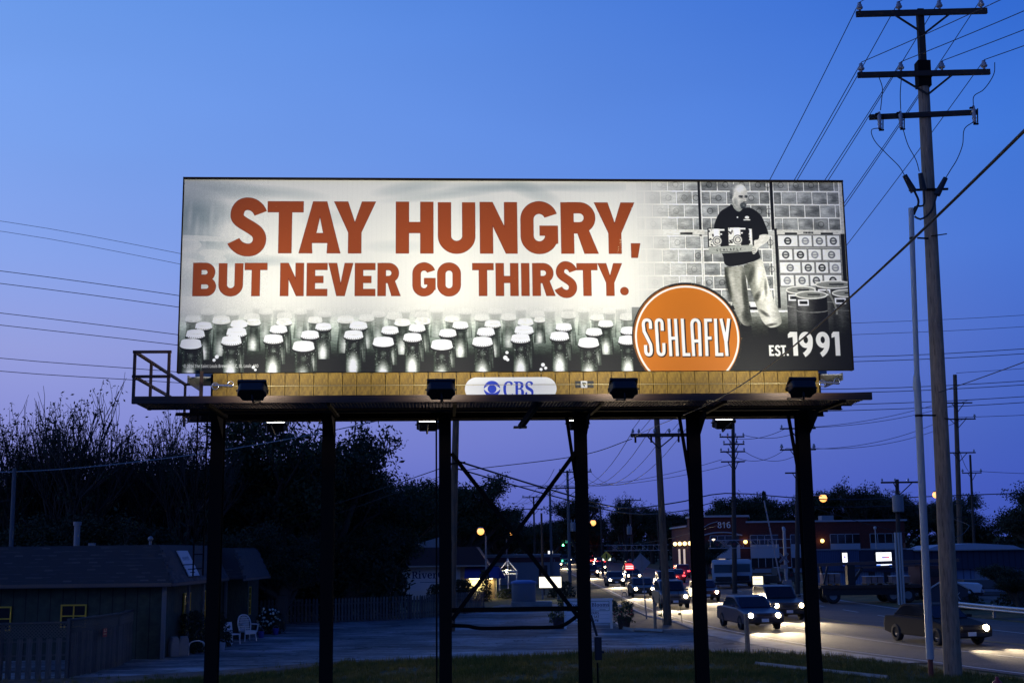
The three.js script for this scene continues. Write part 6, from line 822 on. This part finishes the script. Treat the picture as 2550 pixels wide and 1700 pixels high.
{ const o = thing('gabled_sign', 'low gabled yard sign with pale capital letters across the road', 'sign', [24.25, 0, -70]); mesh('board', extrude([[-1.1, 0.3], [1.1, 0.3], [1.1, 1.15], [0, 1.75], [-1.1, 1.15]], 0.2), std([0.05, 0.055, 0.07], 0.8), o); mesh('gable_trim', [bar(V(-1.16, 1.14, 0.12), V(0, 1.8, 0.12), 0.07), bar(V(0, 1.8, 0.12), V(1.16, 1.14, 0.12), 0.07)], MT.conduit, o); mesh('lettering', letters('KIRK', 0.4, 0.02).translate(0.1, 0.78, 0.105), MT.conduit, o); for (const x of [-0.9, 0.9]) mesh('post', bx(0.14, 0.6, 0.14, x, 0.15, -0.02), MT.darkWood, o); }
// ---------------------------------------------------------------- small things in the yard and along the road
const bollard = (label, x, z, h, w) => { const o = thing('bollard', label, 'post', [x, 0, z]); mesh('shaft', bx(w, h, w, 0, h / 2 - 0.05, 0, 0.2, 0, rr(-0.015, 0.015)), MT.wood, o); mesh('cap', new THREE.ConeGeometry(w * 0.68, 0.06, 4).rotateY(Math.PI / 4 + 0.2).translate(0, h - 0.02, 0), MT.wood, o); };
bollard('square timber bollard standing in the turf edge', 8.05, -43.7, 1.35, 0.13); bollard('timber bollard at the corner of the gravel island', 6.15, -55.2, 1.3, 0.11);
for (const [x, z, l] of [[7.75, -59, 'thin marker stake beside the road edge'], [6.75, -58.2, 'thin green marker stake on the gravel island']]) { const o = thing('marker_stake', l, 'stake', [x, 0.05, z]); mesh('rod', rod(V(0.1, 0, 0), V(-0.06, 1.7, 0), 0.014, 0.012, 5), l.includes('green') ? std([0.03, 0.12, 0.08], 0.7) : MT.darkWood, o); mesh('flag', bx(0.14, 0.1, 0.006, -0.02, 0.5, 0.02), std([0.5, 0.3, 0.04], 0.7), o); }
{ const o = thing('guard_rail', 'galvanised guard rail along the far road edge', 'guard rail'); const P = [66, 62, 58, 54, 50, 46, 42].map((d) => onRoad(d, 15.3).q); const prof = (s) => tube(P.map((p) => V(p.x, 0.5 + s, p.z)), 0.075, 6, 40); mesh('beam', [prof(0.07), prof(-0.09), ...P.slice(0, -1).map((p, i) => bar(V(p.x + 0.03, 0.49, p.z), V(P[i + 1].x + 0.03, 0.49, P[i + 1].z), 0.03, 0.22))], std([0.45, 0.46, 0.48], 0.4, 0.6), o); P.forEach((p) => mesh('post', bx(0.12, 0.75, 0.14, p.x + 0.18, 0.3, p.z), MT.grey, o)); }
{ const o = thing('fire_hydrant', 'red fire hydrant in the turf before the tall pole', 'hydrant', [10.35, 0, -27.2]); mesh('barrel', lathe([[0, 0], [0.19, 0], [0.19, 0.05], [0.12, 0.06], [0.12, 0.5], [0.17, 0.52], [0.17, 0.56], [0.12, 0.58], [0.1, 0.68], [0.04, 0.73], [0.035, 0.79], [0, 0.79]], 16), std([0.3, 0.025, 0.02], 0.5), o); mesh('outlet', [rod(V(-0.22, 0.4, 0), V(0.22, 0.4, 0), 0.06, 0.06, 10), rod(V(0, 0.38, 0), V(0, 0.38, 0.22), 0.08, 0.08, 10)], std([0.3, 0.025, 0.02], 0.5), o); }
{ const g = new THREE.IcosahedronGeometry(0.24, 2), p = g.attributes.position; for (let i = 0; i < p.count; i++) { const k = 1 + 0.25 * NZ.noise(p.getX(i) * 6, p.getY(i) * 6, p.getZ(i) * 6 + 4); p.setXYZ(i, p.getX(i) * k, p.getY(i) * k * 0.85, p.getZ(i) * k); } g.computeVertexNormals(); const r = solid('boulder', 'pale rough boulder at the foot of the third post', 'rock', g, std([0.2, 0.18, 0.16], 0.95)); r.position.set(-1.05, 0.14, -28.6); }
const potG = lathe([[0, 0], [0.16, 0], [0.22, 0.34], [0.24, 0.36], [0.2, 0.36], [0.18, 0.3], [0, 0.3]], 14);
function planter(label, x, z, r, h, potM, mat, flower) { const o = thing('planter', label, 'planter', [x, 0.01, z]); mesh('pot', potG, potM, o).scale.setScalar(r / 0.24); const pts = []; for (let i = 0; i < 170; i++) { const a = rnd() * 6.28, q = Math.sqrt(rnd()) * r * 1.35; pts.push(V(Math.cos(a) * q, r * 1.2 + h * rnd() - q * 0.35, Math.sin(a) * q)); } mesh('foliage', leafSoup(pts, 0.05, 0.07, 4), leafMats[mat], o); if (flower) { const f = []; for (let i = 0; i < 16; i++) { const a = rnd() * 6.28; f.push(ball(0.035, Math.cos(a) * r * 1.2, r * 1.3 + h * rr(0.2, 0.9), Math.abs(Math.sin(a)) * r * 1.2, 5)); } mesh('blossoms', mg(f), std(flower, 0.8), o); } return o; }
planter('flower tub at the foot of the reader board, fence side', 2.0, -57.9, 0.34, 0.5, std([0.05, 0.04, 0.05], 0.7), 2, [0.35, 0.26, 0.05]); planter('flower tub at the foot of the reader board, road side', 4.95, -57.2, 0.36, 0.5, std([0.05, 0.035, 0.03], 0.7), 2, [0.25, 0.03, 0.03]);
function basket(label, x, z, y) { const o = thing('hanging_basket', label, 'flower basket', [x, 0, z]); mesh('hook', tube([V(0, 0, 0), V(0, y + 0.35, 0), V(0.08, y + 0.5, 0), V(0.2, y + 0.42, 0), V(0.2, y + 0.3, 0)], 0.014, 5, 30), MT.black, o); const pts = []; for (let i = 0; i < 120; i++) { const a = rnd() * 6.28, q = Math.sqrt(rnd()) * 0.3; pts.push(V(0.2 + Math.cos(a) * q, y + rr(-0.3, 0.1) - q * 0.4, Math.sin(a) * q)); } mesh('foliage', leafSoup(pts, 0.05, 0.06, 4), leafMats[2], o); mesh('blossoms', mg(Array.from({ length: 14 }, () => ball(0.035, 0.2 + rr(-0.25, 0.25), y + rr(-0.25, 0.1), rr(0, 0.28), 5))), std([0.4, 0.3, 0.05], 0.8), o); }
basket('yellow flower basket on a hook, fence side of the reader board', 2.05, -58.3, 1.3); basket('yellow flower basket on a hook, road side of the reader board', 4.95, -57.8, 1.15);
{ // white wicker armchair
  const o = thing('wicker_chair', 'white wicker armchair with rounded back facing the yard', 'chair', [-11.15, 0.02, -52.2], 0.75); const w = MT.white, t = (r, ...p) => tube(p.map((q) => V(...q)), r, 6, 22);
  mesh('seat', [bx(0.56, 0.06, 0.5, 0, 0.4, 0), bx(0.5, 0.1, 0.03, 0, 0.34, 0.24)], w, o); for (const [x, z] of [[-0.25, 0.22], [0.25, 0.22], [-0.22, -0.22], [0.22, -0.22]]) mesh('leg', t(0.022, [x, 0.4, z], [x * 1.02, 0.2, z], [x * 1.12, 0, z * 1.1]), w, o);
  mesh('back_frame', t(0.028, [-0.26, 0.4, -0.22], [-0.3, 0.75, -0.3], [-0.2, 1.0, -0.36], [0, 1.06, -0.38], [0.2, 1.0, -0.36], [0.3, 0.75, -0.3], [0.26, 0.4, -0.22]), w, o); const b = []; for (let k = -4; k <= 4; k++) b.push(bar(V(k * 0.052, 0.42, -0.24), V(k * 0.058, 1.04 - 0.012 * k * k, -0.37), 0.022, 0.01)); for (let y = 0.5; y < 1.0; y += 0.09) b.push(bx(0.5, 0.022, 0.01, 0, y, -0.255 - (y - 0.45) * 0.2)); mesh('back_weave', mg(b), w, o);
  for (const s of [-1, 1]) mesh('arm', t(0.028, [s * 0.28, 0.68, -0.26], [s * 0.32, 0.68, 0.1], [s * 0.32, 0.66, 0.26], [s * 0.29, 0.5, 0.28], [s * 0.27, 0.36, 0.24]), w, o);
  const p = thing('garden_chair', 'white plastic garden chair partly hidden by the first post', 'chair', [-11.4, 0.02, -50.4], 1.0); mesh('seat', bx(0.48, 0.04, 0.46, 0, 0.4, 0), w, p); mesh('backrest', [bx(0.46, 0.42, 0.03, 0, 0.66, -0.24, 0, -0.15), ], w, p); for (const [x, z] of [[-0.22, 0.2], [0.22, 0.2], [-0.22, -0.2], [0.22, -0.2]]) mesh('leg', bar(V(x, 0.4, z), V(x * 1.1, 0, z * 1.1), 0.04), w, p);
}
const bucket = (label, x, z, s, c) => { const o = thing('bucket', label, 'bucket', [x, 0.01, z]); mesh('pail', lathe([[0, 0], [0.13 * s, 0], [0.17 * s, 0.34 * s], [0.18 * s, 0.35 * s], [0.15 * s, 0.34 * s], [0.14 * s, 0.05], [0, 0.05]], 14), std(c, 0.6), o); mesh('handle', new THREE.TorusGeometry(0.165 * s, 0.008, 4, 14, Math.PI).translate(0, 0.33 * s, 0), MT.grey, o); };
bucket('large pale bucket before the shop plants', -11.55, -47.0, 1.0, [0.42, 0.46, 0.5]); bucket('smaller pale bucket beside the large one', -11.1, -47.4, 0.85, [0.36, 0.4, 0.44]); bucket('blue pail of flowers at the yard corner', -11.0, -54.2, 0.8, [0.06, 0.07, 0.3]); bucket('blue pail beneath the flowering bush', -10.75, -56.2, 0.8, [0.05, 0.06, 0.32]);
for (const [x, z, l] of [[-12.25, -45.0, 'stack of pale sacks leaning by the shop corner post'], [-11.95, -45.2, 'upright pale sack beside the shop corner']]) { const o = thing('sack', l, 'sack', [x, 0, z], rr(0, 1)); mesh('bag', extrude([[-0.17, 0], [0.17, 0], [0.2, 0.3], [0.16, 0.62], [0.1, 0.7], [-0.12, 0.69], [-0.19, 0.4]], 0.22, 0.05, 2).translate(0, 0, 0), std([0.22, 0.22, 0.22], 0.9), o); mesh('seam', bx(0.26, 0.03, 0.03, 0, 0.69, 0), std([0.3, 0.3, 0.3], 0.9), o); }
{ const o = thing('trestle', 'small white bent trestle by the sacks', 'trestle', [-11.55, 0, -45.5]); mesh('frame', tube([V(-0.3, 0, 0), V(-0.26, 0.42, 0), V(-0.1, 0.5, 0), V(0.12, 0.5, 0), V(0.26, 0.42, 0), V(0.34, 0, 0)], 0.025, 6, 26), MT.white, o); mesh('foot', bx(0.06, 0.03, 0.3, 0.34, 0.015, 0), MT.white, o); }
// ---------------------------------------------------------------- vehicles
const wheelParts = (o, x, y, z, r, w) => { const g = new THREE.Group(); g.name = 'wheel'; g.position.set(x, y, z); o.add(g); mesh('tyre', lathe([[r * 0.62, -w / 2], [r * 0.92, -w / 2], [r, -w * 0.35], [r, w * 0.35], [r * 0.92, w / 2], [r * 0.62, w / 2]], 18).rotateZ(Math.PI / 2), MT.rubber, g); mesh('rim', lathe([[0, -w * 0.3], [r * 0.2, -w * 0.36], [r * 0.62, -w * 0.3], [r * 0.64, w * 0.3], [r * 0.2, w * 0.36], [0, w * 0.3]], 14).rotateZ(Math.PI / 2), MT.chrome, g); };
const paint = (c) => new THREE.MeshPhysicalMaterial({ color: C(...c), roughness: 0.5, metalness: 0, clearcoat: 0.35, clearcoatRoughness: 0.15 });
const headGlow = glow([1, 0.8, 0.48], 30), tailGlow = glow([1, 0.03, 0.03], 7), dimTail = std([0.25, 0.01, 0.01], 0.3);
const sideways = (g) => g.rotateY(-Math.PI / 2);   // outline along x becomes length along +z
function car(kind, mat, label, group, d, off, away, lights = 1) {
  const { q, t } = onRoad(d, off), dir = away ? t.clone() : t.clone().negate(), o = thing('car', label, 'car', [q.x, q.y + 0.022, q.z], Math.atan2(dir.x, dir.z), group);
  const tall = kind === 'suv' ? 0.22 : 0;
  mesh('body', sideways(extrude([[-2.2, 0.34], [-1.78, 0.26], [1.8, 0.26], [2.2, 0.34], [2.24, 0.58], [2.14, 0.74 + tall * 0.6], [0.95, 0.92 + tall * 0.5], [-1.5, 0.95 + tall * 0.5], [-2.12, 0.92 + tall * 0.5], [-2.24, 0.6]], 1.76, 0.07, 3)), mat, o);
  const top = 1.42 + tall; const cab = kind === 'suv' ? [[-2.05, 0.95], [-1.85, top - 0.05], [-1.6, top], [0.1, top], [0.3, top - 0.04], [1.0, 0.95]] : [[-1.75, 0.9], [-1.1, top - 0.05], [-0.8, top], [0.1, top], [0.32, top - 0.04], [1.05, 0.88]];
  mesh('roof', sideways(extrude(cab, 1.5, 0.08, 3)), mat, o);
  const sx = 0.753, sw = cab.map(([x, y]) => [x * 0.9 - 0.02, Math.max(0.98 + tall * 0.4, y - 0.09)]); for (const s of [-1, 1]) mesh('side_window', sideways(extrude(sw, 0.012)).translate(s * sx, 0, 0), MT.glass, o);
  const glassQuad = (z0, y0, z1, y1) => { const g = new THREE.BufferGeometry(), w0 = 0.66, w1 = 0.6; g.setAttribute('position', new THREE.Float32BufferAttribute([-w0, y0, z0, w0, y0, z0, w1, y1, z1, -w0, y0, z0, w1, y1, z1, -w1, y1, z1], 3)); g.setAttribute('uv', new THREE.Float32BufferAttribute([0, 0, 1, 0, 1, 1, 0, 0, 1, 1, 0, 1], 2)); g.computeVertexNormals(); return g; };
  mesh('windscreen', glassQuad(1.0, 0.96 + tall * 0.5, 0.42, top - 0.06), MT.glass, o); const bz = cab[0][0], tz = cab[1][0]; mesh('rear_window', glassQuad(bz - 0.0, 0.99 + tall * 0.4, tz - 0.03, top - 0.1), MT.glass, o);
  for (const s of [-1, 1]) for (const z of [-1.35, 1.38]) wheelParts(o, s * 0.8, 0.32, z, 0.32, 0.2);
  for (const s of [-1, 1]) { mesh('headlight', ball(0.115, s * 0.62, 0.64 + tall * 0.4, 2.2, 10).applyMatrix4(new THREE.Matrix4()), away ? MT.chrome : headGlow, o); mesh('tail_light', bx(0.3, 0.14, 0.06, s * 0.66, 0.76 + tall * 0.4, -2.2), away ? tailGlow : dimTail, o); mesh('mirror', bx(0.16, 0.1, 0.1, s * 0.94, 1.0 + tall * 0.5, 0.75), mat, o); }
  for (const s of [-1, 1]) mesh('bumper', bx(1.6, 0.14, 0.1, 0, 0.42, s * 2.22), MT.black, o); mesh('grille', bx(0.7, 0.14, 0.05, 0, 0.62 + tall * 0.3, 2.2), MT.black, o); mesh('number_plate', bx(0.32, 0.14, 0.02, 0, 0.44, 2.285), MT.white, o); mesh('number_plate', bx(0.32, 0.14, 0.02, 0, 0.62, -2.255), MT.white, o);
  if (!away) { for (const s of lights > 1 ? [-0.62, 0.62] : [0]) { const l = new THREE.SpotLight(C(1, 0.78, 0.48), lights > 1 ? 190 : 380, 0, 0.44, 1, 2); l.name = 'headlight'; l.position.set(s, 0.64, 2.36); l.target.position.set(s, -0.3, 9); l.castShadow = true; l.shadow.radius = 4; o.add(l, l.target); } }
  else { const l = new THREE.PointLight(C(1, 0.05, 0.03), 4); l.position.set(0, 0.76, -2.5); l.castShadow = true; o.add(l); }
}
const P = { matte: std([0.008, 0.008, 0.01], 0.95), black: paint([0.012, 0.012, 0.014]), navy: paint([0.012, 0.018, 0.05]), grey: paint([0.06, 0.062, 0.066]), wine: paint([0.05, 0.008, 0.01]), silver: paint([0.16, 0.165, 0.17]), green: paint([0.012, 0.03, 0.022]) };
const oncoming = 'cars driving towards the camera with headlights on', leaving = 'cars driving away with red tail lights';
[[47, 5.3, 'sedan', 'matte', 'dark sedan with headlights on, half hidden by the tall weathered pole', 2], [57, 1.9, 'sedan', 'navy', 'navy sedan with headlights on left of the sixth post', 2], [64, 5.3, 'suv', 'black', 'black tall car with headlights on between the fifth and sixth posts', 2], [77, 1.9, 'suv', 'grey', 'grey tall car with headlights on just right of the fifth post', 2], [86, 5.3, 'sedan', 'wine', 'dark red car with dazzling headlights on the bend, inner lane', 2], [95, 1.9, 'sedan', 'black', 'dark car with dazzling headlights on the bend, outer lane', 2], [108, 5.3, 'suv', 'navy', 'navy tall car just behind the dazzling pair', 1], [122, 1.9, 'sedan', 'grey', 'grey car far up the outer lane', 1], [140, 5.3, 'sedan', 'black', 'dark car far up the inner lane', 1], [158, 1.9, 'suv', 'wine', 'dark red tall car near the far poles', 1], [182, 5.3, 'sedan', 'navy', 'small far car with headlights, inner lane', 1], [205, 1.9, 'sedan', 'silver', 'small far silver car with headlights, outer lane', 1], [236, 5.3, 'suv', 'black', 'tiny far car with headlights at the signals', 1], [262, 1.9, 'sedan', 'grey', 'tiny far grey car with headlights, last of the line', 1]].forEach(([d, off, k, p, l, n]) => car(k, P[p], l, oncoming, d, off, false, n));
[[132, 9.0, 'sedan', 'black', 'dark car with red tail lights just past the crossing'], [175, 9.0, 'suv', 'grey', 'grey tall car with red tail lights on the far lanes'], [198, 12.4, 'sedan', 'navy', 'small car with red tail lights on the outermost lane'], [228, 9.0, 'sedan', 'black', 'tiny car with red tail lights near the signals'], [152, 12.4, 'suv', 'navy', 'navy tall car with red tail lights beyond the crossing'], [214, 9.0, 'sedan', 'wine', 'small dark red car with red tail lights on the inner lane'], [243, 12.4, 'sedan', 'black', 'tiny dark car with red tail lights before the farthest pair'], [260, 12.4, 'suv', 'wine', 'tiny tall car with red tail lights, farthest of all']].forEach(([d, off, k, p, l]) => car(k, P[p], l, leaving, d, off, true));
// parked step vans
function stepVan(label, x, z, turn, group) {
  const o = thing('step_van', label, 'van', [x, 0.01, z], turn, group), w = std([0.38, 0.4, 0.42], 0.5);
  mesh('body', sideways(extrude([[-2.6, 0.5], [2.2, 0.5], [2.25, 1.0], [2.15, 1.35], [1.95, 2.25], [1.75, 2.45], [-2.6, 2.45]], 1.95, 0.06, 2)), w, o); mesh('windscreen', bx(1.6, 0.72, 0.05, 0, 1.75, 2.1, 0, -0.2), MT.glass, o); mesh('bumper', bx(1.9, 0.2, 0.14, 0, 0.45, 2.3), MT.black, o); mesh('bumper', bx(1.9, 0.2, 0.14, 0, 0.45, -2.65), MT.black, o); mesh('bonnet', bx(1.4, 0.4, 0.3, 0, 0.85, 2.3), MT.black, o);
  for (const s of [-1, 1]) { mesh('headlight', ball(0.1, s * 0.7, 0.85, 2.3), MT.chrome, o); mesh('mirror', [bx(0.14, 0.3, 0.05, s * 1.16, 1.7, 1.9), bar(V(s * 0.95, 1.7, 1.9), V(s * 1.14, 1.7, 1.9), 0.03)], MT.black, o); mesh('side_door', bx(0.02, 1.5, 0.7, s * 0.985, 1.4, 1.3), MT.glass, o); for (const z2 of [-1.7, 1.6]) wheelParts(o, s * 0.82, 0.38, z2, 0.38, 0.24); } mesh('roof_rail', bx(1.7, 0.05, 4.2, 0, 2.47, -0.4), w, o);
}
stepVan('white step van parked left of the lit cream sign', 18.9, -113, -0.16, 'parked step vans'); stepVan('white step van parked behind the lit cream sign', 21.0, -116, -0.14, 'parked step vans');
function pickup(label, x, z, turn, mat) { const o = thing('pickup_truck', label, 'truck', [x, 0.01, z], turn); mesh('body', sideways(extrude([[-2.6, 0.45], [2.5, 0.45], [2.6, 0.9], [2.45, 1.05], [1.1, 1.12], [-0.5, 1.12], [-2.6, 1.12]], 1.85, 0.06, 2)), mat, o); mesh('cab', sideways(extrude([[-0.5, 1.1], [-0.4, 1.75], [0.6, 1.78], [1.15, 1.1]], 1.65, 0.07, 2)), mat, o); for (const s of [-1, 1]) { mesh('side_window', bx(0.02, 0.42, 0.95, s * 0.83, 1.42, 0.2), MT.glass, o); mesh('headlight', bx(0.3, 0.18, 0.06, s * 0.65, 0.9, 2.58), MT.chrome, o); for (const z2 of [-1.6, 1.65]) wheelParts(o, s * 0.82, 0.38, z2, 0.38, 0.24); } mesh('windscreen', bx(1.4, 0.55, 0.04, 0, 1.42, 0.92, 0, -0.68), MT.glass, o); mesh('bumper', bx(1.85, 0.18, 0.12, 0, 0.55, 2.64), MT.chrome, o); return o; }
pickup('dark pickup parked right of the lit cream sign', 24.2, -113, 2.6, P.black); pickup('white pickup truck nosed in behind the gabled sign', 28.6, -84, 1.3, std([0.55, 0.58, 0.62], 0.45)); pickup('dark pickup at the far right of the forecourt', 34.8, -90, 1.5, P.grey);
{ // flatbed truck with a folded crane
  const o = thing('crane_truck', 'dark flatbed truck with a long folded crane boom and brick pallets', 'truck', [23.1, 0.01, -80.5], 0.02), red = std([0.08, 0.02, 0.015], 0.6);
  mesh('bed', [bx(6.4, 0.16, 2.3, -0.5, 1.05, 0), bx(6.6, 0.12, 0.1, -0.5, 1.0, 1.2)], std([0.06, 0.03, 0.02], 0.8), o); mesh('chassis', bx(7.6, 0.3, 0.9, 0.1, 0.75, 0), MT.black, o); mesh('side_skirt', bx(4.8, 0.45, 0.06, -1.2, 0.75, 1.1), MT.black, o);
  mesh('cab', extrude([[2.9, 0.7], [4.5, 0.7], [4.5, 1.5], [4.2, 2.3], [3.0, 2.35]], 2.1, 0.08, 2), red, o); mesh('headboard', bx(0.08, 1.2, 2.2, 2.75, 1.7, 0), red, o); mesh('side_window', bx(0.8, 0.5, 0.03, 3.8, 1.85, 1.06), MT.glass, o);
  for (const x of [0.95, 1.9, -2.9, 3.7]) for (const z of [-0.95, 0.95]) { const g = new THREE.Group(); g.name = 'wheel'; g.position.set(x, 0.48, z); o.add(g); mesh('tyre', new THREE.TorusGeometry(0.36, 0.13, 8, 20).scale(1, 1, 1.4), MT.rubber, g); mesh('rim', new THREE.CylinderGeometry(0.25, 0.25, 0.2, 14).rotateX(Math.PI / 2), MT.grey, g); }
  mesh('boom', [bar(V(-3.8, 2.42, 0.2), V(5.6, 2.62, 0.2), 0.2, 0.2), bar(V(-1.4, 2.2, 0.2), V(3.2, 2.34, 0.2), 0.14)], std([0.14, 0.07, 0.05], 0.6), o); mesh('crane_mast', [bx(0.5, 1.3, 0.5, -1.5, 1.75, 0.2), bar(V(-1.4, 1.2, 0.2), V(-0.7, 2.2, 0.2), 0.16)], MT.black, o); mesh('boom_rest', bar(V(-3.4, 1.2, 0.8), V(-3.0, 2.3, 0.4), 0.12), MT.black, o); mesh('boom_rest', bar(V(-3.0, 1.2, -0.6), V(-3.4, 2.3, 0.2), 0.12), MT.black, o);
  const blk = new THREE.BoxGeometry(0.34, 0.19, 0.34), cols = [[0.28, 0.17, 0.14], [0.32, 0.2, 0.17], [0.25, 0.16, 0.14]].map((c) => std(c, 0.9));
  for (const [px, rows, label] of [[-2.75, 3, 'pallet of bricks under the crane boom, rear end'], [0.0, 2, 'pallet of bricks on the truck bed, middle'], [1.7, 2, 'pallet of bricks on the truck bed behind the cab']]) { const b = thing('brick_pallet', label, 'pallet', [23.1 + px, 1.14, -80.5]); mesh('pallet', [bx(1.3, 0.03, 1.1, 0, 0.1, 0), ...[-0.5, 0, 0.5].map((x) => bx(0.1, 0.09, 1.1, x, 0.045, 0))], MT.wood, b); for (let j = 0; j < rows; j++) for (let i = 0; i < 3; i++) for (let k = 0; k < 2; k++) { const m = mesh('block', blk, cols[(i + j * 2 + k) % 3], b); m.position.set((i - 1) * 0.4, 0.21 + j * 0.2, (k - 0.5) * 0.4); } mesh('wrap', bx(1.22, 0.02, 0.82, 0, 0.13 + rows * 0.2, 0), MT.white, b); }
}
renderer.render(scene, camera);
